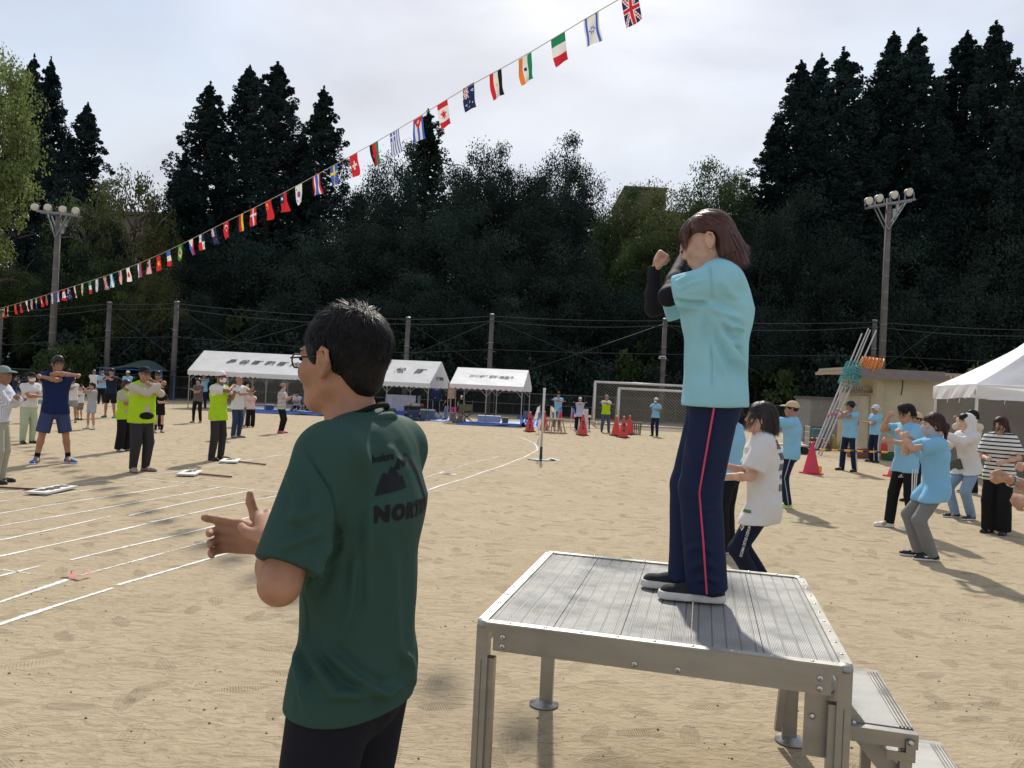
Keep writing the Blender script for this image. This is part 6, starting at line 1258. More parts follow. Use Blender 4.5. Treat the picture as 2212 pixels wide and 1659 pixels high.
for i in range(npl):
    g = MB(); poly = [(.0015, -.02)]+[(pw-.0015, -.02)]+list(reversed(top_)); g.prism(list(poly), (.03+pw*i, .03, ZT-.006), (1, 0, 0), (0, 0, 1), (0, LV-.06, 0)); pk = g.obj('deck_plank', ALR, pf)
    for q in range(5):
        g = MB(); x = .03+pw*i+pw*(q+.5)/5; g.box((x, LV/2, ZT-.0074), (.005, LV-.07, .0006)); g.obj('groove', GRV, pk)
AH = .084
for a, b in (((.0, .0), (LU, .0)), ((.0, LV), (LU, LV)), ((0, 0), (0, LV)), ((LU, 0), (LU, LV))):
    hor = a[1] == b[1]; c = ((a[0]+b[0])/2, (a[1]+b[1])/2, ZT-AH/2-.012); ins = .012; sx_ = (LU-.13, .03, AH) if hor else (.03, LV-.13, AH); c = (c[0]+(0 if hor else (ins if a[0] == 0 else -ins)), c[1]+((ins if a[1] == 0 else -ins) if hor else 0), c[2])
    g = MB(); g.box(c, sx_); ap_ = g.obj('apron', AL, pf)
    g = MB(); w = .034; t = ((LU-.07, w, .008) if hor else (w, LV-.07, .008)); d = (.017, -.017); c2 = (c[0] if hor else (a[0]+(d[0] if a[0] == 0 else d[1])), c[1] if not hor else (a[1]+(d[0] if a[1] == 0 else d[1])), ZT-.003); g.box(c2, t); tr = g.obj('edge_trim', AL, pf)
    g = MB(); e2 = (LU-.07, .008, .03) if hor else (.008, LV-.07, .03); g.box((c2[0] if hor else a[0]+(.0015 if a[0] == 0 else -.0015), c2[1] if not hor else a[1]+(.0015 if a[1] == 0 else -.0015), ZT-.016), e2); g.obj('trim_lip', AL, tr)
    n = 9
    for k in range(n):
        f = (k+.5)/n; p = (.06+(LU-.12)*f, c2[1], ZT+.001) if hor else (c2[0], .06+(LV-.12)*f, ZT+.001); g = MB(); g.lathe([(.0065, 0), (.006, .002), (.003, .0035), (.001, .0036)], p, 10); g.obj('rivet', SCR, tr, True)
    if hor:
        yy = a[1]+(-.004 if a[1] == 0 else .004); sg = -1 if a[1] == 0 else 1
        for x, z in ((.10, ZT-.045), (.10, ZT-.078), (LU-.10, ZT-.045), (LU-.10, ZT-.078), (LU*.45, ZT-.078), (LU*.565, ZT-.078)):
            g = MB(); g.lathe([(.0105, 0), (.0095, .003), (.005, .0055), (.001, .006)], (x, yy, z), 14, (0, sg, 0)); sc_ = g.obj('screw', SCR, ap_, True); g = MB(); g.box((x, yy+sg*.0062, z), (.009, .001, .002)); g.box((x, yy+sg*.0062, z), (.002, .0011, .009)); g.obj('screw_slot', GRV, sc_)
for x, y in ((0, 0), (LU, 0), (0, LV), (LU, LV)):
    sx, sy = (1 if x == 0 else -1), (1 if y == 0 else -1); cx_, cy = x+sx*.024, y+sy*.024
    g = MB(); g.box((cx_, cy, (ZT-.012)/2+.004), (.044, .044, ZT-.02)); lg = g.obj('leg', AL, pf)
    g = MB(); g.box((cx_-sx*.0, cy-sy*.0225, ZT/2-.06), (.003, .002, ZT-.15)); g.obj('leg_seam', GRV, lg)
    g = MB(); g.box((cx_+sx*.033, cy+sy*.006, ZT/2-.06), (.022, .034, ZT-.14)); g.obj('leg_flange', AL, lg)
    g = MB(); r_ = .026; prf = [(r_*1.0, 0), (r_*1.02, .008), (r_*.95, .018), (r_*.5, .024), (.001, .025)]; g.lathe(prf, (cx_, cy, ZT-.02), 20); g.obj('corner_cap', AL, lg, True)
    g = MB(); g.lathe([(.075, .003), (.075, .010), (.045, .016), (.04, .03)], (cx_, cy, 0), 24); g.obj('foot_plate', AL, lg, True)
g = MB(); g.bar((LU-.09, LV-.06, .06), (LU-.05, LV-.055, ZT-.15), .03, .03); g.obj('rear_strut', AL, pf)
# side steps
W2 = lambda p: ((p-org).dot(uu), (p-org).dot(vv))
t1 = W2(gnd(1978, 1580, .52)); t1b = W2(gnd(1895, 1448, .52)); v0, v1 = t1[1], t1b[1]; u1 = (t1[0]+t1b[0])/2
for i, (ua, ub, z) in enumerate(((LU+.015, u1, .52), (u1+.01, u1+(u1-LU), .26))):
    g = MB(); g.box(((ua+ub)/2, (v0+v1)/2, z-.014), (ub-ua, v1-v0-.05, .024)); tr = g.obj('step_tread', ALR, pf)
    for yv in (v0, v1): g = MB(); g.box(((ua+ub)/2, yv, z-.03), (ub-ua+.01, .035, .05)); g.obj('step_side', AL, tr)
    for q in range(4): g = MB(); g.box((ub-.006-.012*q, (v0+v1)/2, z), (.006, v1-v0-.05, .007)); g.obj('nosing_rib', AL, tr)
    for yv in (v0, v1):
        g = MB(); g.box((ub-.03, yv, (z-.06)/2), (.038, .032, z-.06)); g.obj('step_leg', AL, pf)
        g = MB(); g.prism([(-.05, -.02), (.04, -.02), (.04, .05), (.01, .05), (.01, .01), (-.05, .01)], (ub-.045, yv-.024, z-.075), (1, 0, 0), (0, 0, 1), (0, -.005, 0)); gp = g.obj('gusset', AL, tr)
        g = MB(); g.lathe([(.011, 0), (.009, .004), (.001, .006)], (ub-.022, yv-.03, z-.03), 12, (0, -1, 0)); g.obj('screw', SCR, gp, True)
for yv in (v0+.03, v1-.03):
    g = MB(); g.bar((LU-.02, yv, .60), (u1+(u1-LU)-.02, yv,   .02), .02, .065); st_ = g.obj('stringer', AL, pf)
    for f in (.15, .55): g = MB(); p = Vector((LU-.02, yv-.012, .60)).lerp(Vector((u1+(u1-LU)-.02, yv-.012, .02)), f); g.lathe([(.011, 0), (.009, .004), (.001, .006)], p, 12, (0, -1, 0)); g.obj('screw', SCR, st_, True)
g = MB(); g.box((LU-.10, .06, ZT-.21), (.07, .012, .22)); br_ = g.obj('bracket_plate', AL, pf); g = MB(); g.lathe([(.011, 0), (.009, .004), (.001, .006)], (LU-.11, .052, ZT-.19), 12, (0, -1, 0)); g.obj('screw', SCR, br_, True)

# ------------------------------------------------------------------ prints on cloth
def world_bvh(o):
    bpy.context.view_layer.update(); mw = o.matrix_world; return BVHTree.FromPolygons([mw @ v.co for v in o.data.vertices], [tuple(p.vertices) for p in o.data.polygons])
def refine(me, L_):
    bm = bmesh.new(); bm.from_mesh(me); bmesh.ops.triangulate(bm, faces=bm.faces[:])
    for _ in range(6):
        ed = [e for e in bm.edges if e.calc_length() > L_]
        if not ed: break
        bmesh.ops.subdivide_edges(bm, edges=ed, cuts=1); bmesh.ops.triangulate(bm, faces=bm.faces[:])
    bm.to_mesh(me); bm.free(); return me
def decal(me, bv, origin, u, v, d, mat, parent, name, off=.0016, L_=.012):
    """lay a flat mesh (x along u, y along v) on cloth by dropping it along d"""
    refine(me, L_); origin, u, v, d = Vector(origin), Vector(u), Vector(v), Vector(d).normalized(); inv = parent.matrix_world.inverted(); bad = set()
    for w in me.vertices:
        p = origin+u*w.co.x+v*w.co.y; h = bv.ray_cast(p-d*.6, d, 1.2)
        if h[0] is None: bad.add(w.index); w.co = inv @ p
        else:
            n = h[1] if h[1].dot(d) < 0 else -h[1]; w.co = inv @ (h[0]+n*off)
    bm = bmesh.new(); bm.from_mesh(me); bm.verts.ensure_lookup_table(); bmesh.ops.delete(bm, geom=[bm.verts[i] for i in bad], context='VERTS')
    bmesh.ops.delete(bm, geom=[f for f in bm.faces if max(e.calc_length() for e in f.edges) > .06], context='FACES'); bm.to_mesh(me); bm.free()
    return mobj(name, me, mat, parent)
def poly_mesh(pts):
    me = bpy.data.meshes.new('print'); me.from_pydata([(x, y, 0) for x, y in pts], [], [tuple(range(len(pts)))]); return me
def strip_mesh(pts, w):
    P = [Vector((x, y, 0)) for x, y in pts]; V, F = [], []
    for i, p in enumerate(P):
        t = (P[min(i+1, len(P)-1)]-P[max(i-1, 0)]).normalized(); n = Vector((-t.y, t.x, 0))*(w/2); V += [p+n, p-n]
        if i: F.append((2*i-2, 2*i-1, 2*i+1, 2*i))
    me = bpy.data.meshes.new('print'); me.from_pydata(V, [], F); return me
def cam_cast(bv, px, py):
    r = Vector(ray(px, py)).normalized(); h = bv.ray_cast(Vector((0, 0, CAMZ)), r, 50); return h[0]
def px_decal(bv, polys, mat, parent, name, off=.003):
    V, F = [], []
    bpy.context.view_layer.update(); inv = parent.matrix_world.inverted()
    for pts in polys:
        hit = [cam_cast(bv, *p) for p in pts]
        if any(h is None for h in hit): continue
        F.append(tuple(range(len(V), len(V)+len(hit)))); V += [inv @ (h-Vector(h-Vector((0, 0, CAMZ))).normalized()*off) for h in hit]
    if not F: return None
    me = bpy.data.meshes.new(name); me.from_pydata(V, [], F); return mobj(name, me, mat, parent)
def sculpt(o, lines, gain=1.0):
    """raise or sink cloth along folds drawn in the picture: (polyline, width px, height m)"""
    bpy.context.view_layer.update(); me = o.data; n = len(me.vertices); V = np.empty(n*3); me.vertices.foreach_get('co', V); V = V.reshape(-1, 3); N_ = np.empty(n*3); me.vertices.foreach_get('normal', N_); N_ = N_.reshape(-1, 3)
    mw = np.array(o.matrix_world); Wd = V@mw[:3, :3].T+mw[:3, 3]; Nw = N_@mw[:3, :3].T; P = pix(Wd); view = Wd-np.array([0, 0, CAMZ]); vis = np.clip(-(Nw*view).sum(1)/np.linalg.norm(view, axis=1)*2.2, 0, 1); dsp = np.zeros(n)
    for pts, w, a in lines:
        best = np.full(n, 1e9); tt = np.zeros(n); pts = np.array(pts, float); L_ = np.cumsum([0]+list(np.linalg.norm(np.diff(pts, axis=0), axis=1)))
        for i in range(len(pts)-1):
            A, B = pts[i], pts[i+1]; ab = B-A; t = np.clip(((P-A)@ab)/(ab@ab), 0, 1); d = np.linalg.norm(P-A-t[:, None]*ab, axis=1); m_ = d < best; best[m_] = d[m_]; tt[m_] = (L_[i]+t[m_]*(L_[i+1]-L_[i]))/L_[-1]
        taper = np.clip(np.minimum(tt, 1-tt)*4+.15, 0, 1); dsp += gain*a*taper*(np.exp(-(best/w)**2)-.35*np.exp(-((best-1.9*w)/w)**2))
    V = V+N_*(dsp*vis)[:, None]; me.vertices.foreach_set('co', V.ravel()); me.update()
# ------------------------------------------------------------------ woman on the platform
AQUA = fabric((.36, .70, .80), 'aqua_pique_polo', .18, .9, .0012, 90); TRACK = fabric((.014, .022, .06), 'navy_tracksuit', 0, .8, .002, 40); CRIM = M('crimson_piping', (.62, .06, .13), .7, srgb=False); COVER = fabric((.014, .013, .018), 'black_sun_sleeve', 0, .75, .0015, 60)
KNIT = M('black_knit_shoe', (.016, .016, .018), .85, var=.5, vscale=90, bump=.002, bscale=160, srgb=False); FOAM = M('white_foam_sole', (.62, .60, .56), .7, var=.12, vscale=20, srgb=False)
wb_ = gnd(1524, 1288, ZT); dW = wb_.y; HW = topz(1532, 462, dW)-ZT
ow, JW = person('woman in aqua polo shirt, black arm sleeves and navy tracksuit trousers on the podium', 0, 0, 0, -80, 'face', fit(AQUA, TRACK, KNIT, sole=FOAM, solez=.036, cover=COVER, collar=1, hair=('none', 'brown'), skin='fair', piping=[(CRIM, .1)], pipew=.0045, tlen=.075, loose=.020, sleeve=.84, sr=.88, bkind='straight', toe=3, wrk=.006), base=wb_, Hs=HW, fem=True, hpitch=-17, hyaw=4, headup=.122, stance=.14, fy=(.075, 0), lean=1, hs=1.07, res=1.0, wide=1.04, neckfwd=.012,
    world=dict(R=(at(1414, 584, dW+.20), (-.5, .1, -.9)), L=(at(1480, 556, dW+.19), (-.7, -.25, -.65)), eR=at(1413, 664, dW+.22), eL=at(1443, 640, dW-.06), hR=('fist', (.25, -.15, .9), (1, -.1, -.3), (.0, -1, .2)), hL=('fist', (.3, .3, .9), (.2, .9, 0), (1, 0, .2))))
pt = {c.name.split('.')[0]: c for c in ow.children}
pt['shirt'].parent = pt['shirt'].parent
sculpt(pt['shirt'], [([(1535, 662), (1560, 690), (1592, 715)], 9, .013), ([(1528, 655), (1560, 672), (1600, 690)], 7, .010), ([(1530, 668), (1555, 720), (1600, 790)], 8, .013), ([(1528, 672), (1540, 740), (1575, 830)], 7, .008), ([(1515, 665), (1505, 740), (1480, 830)], 9, .006), ([(1532, 560), (1536, 600), (1538, 655)], 3, -.004), ([(1455, 648), (1490, 655), (1532, 656)], 5, -.008), ([(1585, 700), (1598, 708), (1604, 716)], 5, .012), ([(1580, 735), (1592, 742), (1604, 748)], 5, .012), ([(1575, 765), (1598, 790), (1612, 820)], 8, .012), ([(1535, 700), (1537, 780), (1538, 850)], 2.5, -.004), ([(1460, 610), (1480, 600), (1500, 590)], 4, .006), ([(1465, 625), (1490, 612), (1520, 605)], 4, .004), ([(1545, 690), (1580, 740), (1606, 800)], 6, .008), ([(1560, 600), (1575, 630), (1598, 650)], 9, .006)], 1.8)
sculpt(pt['trousers'], [([(1475, 900), (1490, 960), (1500, 1030)], 9, .006), ([(1560, 900), (1545, 980), (1530, 1060)], 10, .005), ([(1480, 1190), (1510, 1180), (1545, 1190)], 7, .007), ([(1490, 1230), (1520, 1215), (1550, 1225)], 7, .008), ([(1485, 1090), (1520, 1100), (1560, 1090)], 8, .005), ([(1500, 1255), (1530, 1248), (1556, 1260)], 6, .008)])
Xw, Sw = JW['X'], JW['S']
HB = M('hair_chestnut', (.105, .036, .020), .38, var=.45, vscale=70, srgb=False, spec=.6); HB2 = M('hair_chestnut_base', (.060, .021, .013), .5, var=.3, vscale=60, bump=.003, bscale=120, stretch=(1, 1, .1), srgb=False)
s = SDF(.0045, Xw((0, 0, -.05))-.24, Xw((0, 0, 0))+.2); E_ = lambda c, r, k=.015, op='u': s.ell(Xw(c), np.array(r)*Sw*1.07, Xw.R, k, op); C_2 = lambda a, b, ra, rb, k=.02: s.cone(Xw(a), Xw(b), ra*Sw*1.07, rb*Sw*1.07, k)
E_((0, -.018, .044), (.086, .104, .092)); C_2((0, -.055, .02), (0, -.078, -.07), .062, .046, .03)
for sx in (-1, 1): C_2((sx*.045, -.05, .02), (sx*.055, -.066, -.07), .045, .038, .03)
E_((0, .118, -.045), (.085, .105, .088), .012, 's'); E_((0, .05, -.11), (.08, .06, .07), .012, 's'); s.cut(Xw((0, 0, -.088)), Xw.R@np.array([0, -.12, -1]))
for sx in (-1, 1): E_((sx*.092, -.008, -.012), (.036, .036, .050), .008, 's'); E_((sx*.082, .05, .012), (.04, .05, .04), .01, 's')
part('hair', s.mesh(), HB2, ow)
strands(ow, Xw, Sw, 3600, HB, lambda p, d, q: (p[1] < .0 or p[2] > .085) and p[1] < .05 and p[2] > -.01 and not (p[1] > .0 and abs(p[0]) > .04) and not (abs(p[0]) > .048 and -.06 < p[1] and p[2] < .082), lambda p, d, q: (p[0]*2, (-1.7 if abs(p[0]) > .04 else -.8) if p[1] > -.05 else -.12, -1.0), lambda p, q: (p[2]+.084)*(.78+.14*q.rand())*(.42 if p[1] > -.035 else 1), .0046, 5, .006, 7, grav=.5, r=(.088, .106, .094), c=(0, -.018, .044), jit=.12)
strands(ow, Xw, Sw, 800, HB, lambda p, d, q: p[1] > .035 and p[2] > .07 and abs(p[0]) < .062, lambda p, d, q: (p[0]*3, 1.0, -.7), lambda p, q: .036+.022*q.rand(), .004, 6, .010, 6, grav=.6, r=(.088, .108, .094), c=(0, -.016, .044), jit=.18, name='fringe')
g = MB(); e = Xw((-.088, -.002, -.046)); g.tube([Vector(e)+Vector((.006*math.cos(a), 0, .009*math.sin(a))) for a in np.linspace(0, 6.28, 11)], .0012, 5, False); g.obj('earring', M('gold', (.8, .55, .2), .25, .95, srgb=False), ow)

# ------------------------------------------------------------------ man in green, close by
GREEN = fabric((.030, .072, .060), 'bottle_green_jersey', .04, .72, .0007, 260); TROU = fabric((.010, .011, .018), 'ink_black_trousers', 0, .8, .001, 120)
mb = Vector((-.336, 1.82, 0)); HM = topz(760, 662, 1.82)
om, JM = person('man in bottle green T-shirt with black mountain print and glasses, clapping beside the podium', 0, 0, 0, -72, 'low', fit(GREEN, TROU, BSH, hair=('none', 'black'), skin='tan', tlen=.085, loose=.010, sleeve=.86, sr=.78, wrk=.008, drape=.84, bkind='long', glasses=1), base=mb, Hs=HM, hyaw=5, hpitch=-3, stance=.22, res=.8, neckfwd=.022, wide=.92, hs=.97, neck=.515, headup=.138,
    world=dict(R=(at(592, 1172, 1.97), (.3, .5, -.8)), L=(at(590, 1160, 1.76), (-.1, -.75, -.7)), eL=at(604, 1262, 1.55), hR=('curl', (-.97, .05, .12), (.05, -1, -.12), (.12, 0, 1)), hL=('open', (-.3, .9, .3), (0, .2, -1), (-1, 0, .1))))
pm = {c.name.split('.')[0]: c for c in om.children}
sculpt(pm['shirt'], [([(612, 1280), (640, 1420), (665, 1540)], 9, .010), ([(640, 1330), (680, 1430), (720, 1500), (830, 1500)], 12, .010), ([(690, 1390), (760, 1460), (830, 1500), (880, 1470)], 11, .012), ([(850, 1180), (852, 1320), (858, 1440)], 12, .008), ([(800, 1090), (790, 1200), (800, 1330)], 12, .006), ([(720, 1160), (690, 1230), (660, 1290)], 11, .010), ([(735, 1100), (725, 1180), (690, 1230)], 9, -.007), ([(655, 965), (715, 1060), (735, 1150), (700, 1210)], 2.6, -.004), ([(600, 1190), (640, 1170), (690, 1150)], 10, .006), ([(610, 1110), (640, 1120), (690, 1100)], 12, .005), ([(655, 1245), (664, 1330), (668, 1420), (655, 1545)], 2.2, -.003), ([(870, 1400), (888, 1440), (895, 1490)], 10, .012), ([(770, 940), (790, 1000), (800, 1060)], 14, .006), ([(835, 960), (850, 990), (870, 1010)], 12, .006), ([(770, 1180), (760, 1300), (730, 1400)], 10, .007), ([(620, 1010), (640, 1070), (640, 1140)], 10, .006)], 1.45)
bv = world_bvh(pm['shirt']); bpy.context.view_layer.update(); INKB = fabric((.010, .012, .016), 'black_print_ink', 0, .6, .0003, 200)
bk_ = Vector((math.cos(math.radians(18)), -math.sin(math.radians(18)), 0)); rt = Vector((math.sin(math.radians(18)), math.cos(math.radians(18)), 0)); UP = Vector((0, 0, 1)); oc = Vector((mb.x, mb.y, 0))
def uz(zx, zy):
    p = cam_cast(bv, 432+zx*.3256, 621+zy*.3256); return None if p is None else ((p-oc).dot(rt), p.z)
mtn = [uz(*q) for q in ((1157, 1383), (1180, 1310), (1212, 1232), (1230, 1228), (1250, 1246), (1268, 1186), (1298, 1214), (1322, 1250), (1340, 1244), (1368, 1325), (1290, 1352))]
if all(mtn): decal(poly_mesh(mtn), bv, oc+bk_*.0, rt, UP, -bk_, INKB, om, 'mountain_print')
a0, a1 = uz(1305, 1205), uz(1385, 1140)
if a0 and a1:
    q = [uz(*z) for z in ((1304, 1206), (1318, 1146), (1345, 1172), (1364, 1112), (1384, 1132))]; q = [z for z in q if z]; k = q[-1]; q += [(k[0]+.025, k[1]-.035), (k[0]+.055, k[1]-.10), (k[0]+.062, k[1]-.125)]
    decal(strip_mesh(q, .013), bv, oc, rt, UP, -bk_, INKB, om, 'ridge_line_print')
n0, n1 = uz(1160, 1560), uz(1238, 1455)
if n0 and n1:
    hgt_ = n1[1]-n0[1]; me = text_mesh('NORTH', hgt_*1.38, 0, .0035, 'LEFT', 1.28); decal(me, bv, oc+rt*(n0[0]-.004)+UP*((n0[1]+n1[1])/2), rt, UP, -bk_, INKB, om, 'lettering')
i0, i1 = uz(1127, 1182), uz(1272, 1150)
if i0 and i1:
    p0, p1 = cam_cast(bv, 432+1127*.3256, 621+1180*.3256), cam_cast(bv, 432+1274*.3256, 621+1152*.3256); u_ = p1-p0; wd_ = u_.length; u_.normalize(); me = text_mesh('Iwakura', .04, 0, .0014, 'LEFT'); xs = [v.co.x for v in me.vertices]; k = wd_/(max(xs)-min(xs))
    for v in me.vertices: v.co = Vector(((v.co.x-min(xs))*k, v.co.y*k, 0))
    vd_ = (p0+p1)/2-Vector((0, 0, CAMZ)); decal(me, bv, p0+UP*.012+u_*.006, u_, UP, vd_, INKB, om, 'lettering', L_=.008)
# collar rib and lanyard
Xm, Sm = JM['X'], JM['S']; nkm = JM['m'](JM['nk'])
def ring(name, c, rx, ry, tilt, w, mat, dz=0.0, n=40):
    g = MB(); P_ = [Vector((c[0]+rx*math.cos(t), c[1]+ry*math.sin(t), c[2]+tilt*math.sin(t))) for t in np.linspace(0, 6.283, n+1)]
    g.tube(P_, w, 8, False); return g.obj(name, mat, om, True)
ring('collar_rib', nkm+np.array([0, -.004, -.010]), .088, .084, -.036, .011, GREEN)
ring('neck_strap', nkm+np.array([0, -.008, .012]), .068, .066, -.040, .0065, M('black_leather', (.012, .012, .014), .8, srgb=False, spec=.1))
HK = M('hair_jet', (.009, .008, .009), .55, var=.5, vscale=80, srgb=False, spec=.16)
s = SDF(.004, Xm((0, 0, 0))-.24, Xm((0, 0, 0))+.2); E_ = lambda c, r, k=.015, op='u': s.ell(Xm(c), np.array(r)*Sm, Xm.R, k, op)
E_((0, -.02, .040), (.085, .104, .092)); E_((0, -.065, -.03), (.055, .035, .05), .03); E_((0, .118, -.02), (.083, .085, .085), .012, 's'); E_((0, .02, -.09), (.1, .075, .07), .012, 's')
for sx in (-1, 1): E_((sx*.09, .0, -.012), (.03, .028, .044), .006, 's')
s.cut(Xm((0, -.05, -.085)), Xm.R@np.array([0, .25, -1])); part('hair', s.mesh(), HK, om, wr=(.0022, 120, .5), seed=4)
def man_region(p, d, q): return (p[2] > .035+.9*max(0, p[1]-.02) or (p[1] < -.025 and p[2] > -.035) or p[2] > .10) and p[1] < .075
strands(om, Xm, Sm, 5200, HK, man_region, lambda p, d, q: (p[0]*2+.2, 1.0 if p[1] > -.02 and p[2] > .08 else -.15, -1.3 if p[2] < .10 else -.1), lambda p, q: (.022+.022*q.rand() if p[2] > .07 else .012+.012*q.rand()), .0034, 11, .005, 3, r=(.086, .105, .094), c=(0, -.02, .040), jit=.30)
strands(om, Xm, Sm, 500, HK, lambda p, d, q: p[2] > .105, lambda p, d, q: (q.normal()*.6, .8, .3), lambda p, q: .018+.014*q.rand(), .003, 12, .011, 3, r=(.086, .105, .094), c=(0, -.02, .040), jit=.5)

# ------------------------------------------------------------------ person at the right edge whose arms and knee show
b = gnd(2330, 1560); b.y = 3.9; b.x = at(2410, 1000, 3.9).x
oe, JE = person('person in navy at the frame edge with a watch, arms held out over the sand', 0, 0, 0, -82, 'low', fit(NAVY, NAVY, BSH, sleeve=.6, skin='mid', bkind='slim', hair=('short', 'grey')), base=b, Hs=1.52, crouch=.10, lean=8, stance=.2, fy=(.0, .1),
    world=dict(R=(at(2172, 1035, 4.0), (.5, .5, -.7)), L=(at(2212, 1085, 3.75), (0, -.6, -.8)), hR=('fist', (-.8, .1, .35), (0, -.3, -1), (0, -1, .3)), hL=('fist', (-.85, -.1, .1), (.1, .6, -.8), (-.2, -.3, 1))))
sh, e, w, _ = JE['arm']['R']; m = JE['m']; d = (w-e); g = MB(); g.tube([m(w-d*.10), m(w-d*.02)], .033, 16, False); g.obj('watch_strap', M('watch_steel', (.6, .6, .6), .3, .8, srgb=False), oe, True)
b = at(2335, 1000, 6.4); b.z = 0
person('person beyond the frame edge stretching one forearm past the striped top', 0, 0, 0, -88, 'forward', fit(WHITEC, BLACKC, BSH, skin='fair', hair=('shortf', 'black')), base=b, Hs=1.58, fem=True, world=dict(R=(at(2186, 1012, 6.4), (.3, .3, -.9)), L=(at(2230, 1030, 6.2), (0, -.5, -.8))))
# prints on other people
o, J = W_TEE; shirt = [c for c in o.children if c.name.startswith('shirt')][0]; bv2 = world_bvh(shirt); dr_ = math.radians(-74); fwv = Vector((math.sin(dr_), math.cos(dr_), 0)); rtv = Vector((fwv.y, -fwv.x, 0)); wb2 = o.location
GP_ = M('grey_print', (.10, .10, .105), .8, srgb=False)
for k, (z, hh_, wdt) in enumerate(((1.235, .072, .28), (1.15, .055, .26), (1.065, .055, .26), (.995, .035, .2), (.90, .055, .24))):
    for q in range(7):
        u0 = -wdt/2+q*.0085; decal(poly_mesh([(u0, 0), (u0+.005, 0), (u0+.005, hh_), (u0, hh_)]), bv2, wb2+Vector((0, 0, z)), rtv, Vector((0, 0, 1)), fwv, GP_, o, 'print_bar')
    decal(poly_mesh([(-wdt/2+.062, 0), (wdt/2, 0), (wdt/2, hh_), (-wdt/2+.062, hh_)]), bv2, wb2+Vector((0, 0, z)), rtv, Vector((0, 0, 1)), fwv, GP_, o, 'print_block', L_=.03)
tr_ = [c for c in o.children if c.name.startswith('trousers')][0]; bv3 = world_bvh(tr_); side = -rtv
pa, pb = cam_cast(bv3, 1622, 1128), cam_cast(bv3, 1600, 1202)
pa = pa or cam_cast(bv3, 1612, 1130); pb = pb or cam_cast(bv3, 1590, 1195)
if pa and pb:
    dd = (pb-pa).normalized(); me = text_mesh('EL MUNDO ENTRE AMIGOS', .042, 0, .0008, 'LEFT', 1.0); xs = [v.co.x for v in me.vertices]; k = (pb-pa).length/(max(xs)-min(xs))
    for v in me.vertices: v.co = Vector(((v.co.x)*k, v.co.y*min(1.2, k*1.3), 0))
    vd = side.cross(dd)*-1; decal(me, bv3, pa, dd, vd.normalized() if vd.z*0+1 else vd, -side, PWT, o, 'lettering', L_=.02)
bp_ = cam_cast(bv2, 1614, 1104)
if bp_: decal(poly_mesh([(-.03, -.012), (.03, -.012), (.03, .012), (-.03, .012)]), bv2, bp_, -fwv, Vector((0, 0, 1)), -side, M('label_green', (.10, .16, .03), .7, srgb=False), o, 'hem_label', off=.003)
sc_ = M('scarf_pink_print', (.66, .48, .52), .8, var=.55, vscale=45, srgb=False); s = SDF(.007, J['m'](J['nk'])-.16, J['m'](J['nk'])+.16); nk_ = J['m'](J['nk']); s.cone(nk_+np.array([0, .0, -.02]), nk_+np.array([0, .01, .035]), .088, .072, .01, cap=True, capa=True); part('neck_scarf', s.mesh(), sc_, o)
def child(o, nm): return [c for c in o.children if c.name.startswith(nm)]
o = ADI[0]; q = world_bvh(child(o, 'trousers')[0])
px_decal(q, [[(1944+x, 1031), (1947+x, 1031), (1947+x+2, 1027-h_), (1944+x+2, 1027-h_)] for x, h_ in ((-4, 0), (0, 3), (4, 6))], PWT, o, 'logo_bar')
o = GREYW_[0]; q = world_bvh(child(o, 'trousers')[0]); px_decal(q, [[(1989, 1081), (1999, 1081), (1997, 1075), (1993, 1073)]], PWT, o, 'logo_mark')
for shoe in child(o, 'shoe'):
    q = world_bvh(shoe); px_decal(q, [[(1996, 1199), (1999, 1204), (2006, 1203), (2013, 1198), (2004, 1201), (2000, 1201)]], PWT, o, 'logo_swoosh')
o = W_TEE[0]; q = world_bvh(child(o, 'trousers')[0]); px_decal(q, [[(1598, 1140), (1606, 1130), (1608, 1138), (1602, 1146)]], PWT, o, 'logo_mark')
# fine hairs softening the man's nape and temples
strands(om, Xm, Sm, 1500, HK, lambda p, d, q: p[1] < .03 and -.062 < p[2] < .03 and (p[1] < -.03 or p[2] > .012), lambda p, d, q: (p[0]*1.0, -.1, -1.0), lambda p, q: .012+.012*q.rand(), .0016, 21, .002, 3, r=(.0835, .1025, .0915), c=(0, -.02, .040), jit=.35, name='nape_hair')
# ------------------------------------------------------------------ international flags on a rope
FC = {k: M('flag_'+k, c, .75, var=.06, vscale=6, trans=.42, srgb=False, spec=.15) for k, c in dict(R=(.55, .025, .035), W=(.72, .71, .70), B=(.05, .13, .50), N=(.02, .03, .10), G=(.02, .22, .10), Y=(.75, .52, .03), K=(.015, .015, .018), O=(.70, .20, .04), S=(.12, .32, .62)).items()}
FK = list(FC)
def bh(*c): return lambda u, v: c[min(len(c)-1, int((1-v)*len(c)))]          # bands from the standard top edge
def bvs(*c): return lambda u, v: c[min(len(c)-1, int(u*len(c)))]
def disc(u, v, cu, cv, r): return ((u-cu)*1.5)**2+(v-cv)**2 < r*r
def star(u, v, cu, cv, r):
    x, y = (u-cu)*1.5, v-cv; a = math.atan2(x, y); return math.hypot(x, y) < r*(.62+.38*math.cos(5*a))
def uk(u, v):
    x, y = abs(u-.5)*1.5, abs(v-.5)
    if x < .07 or y < .07: return 'R'
    if x < .13 or y < .13: return 'W'
    d = abs(abs(u-.5)-abs(v-.5)); return 'R' if d < .035 else ('W' if d < .10 else 'N')
def canton(base, ins, uu=.5, vv=.5): return lambda u, v: ins(u/uu, (v-(1-vv))/vv) if (u < uu and v > 1-vv) else base(u, v)
def stars(bg, fg, *ps): return lambda u, v: fg if any(star(u, v, *p) for p in ps) else bg
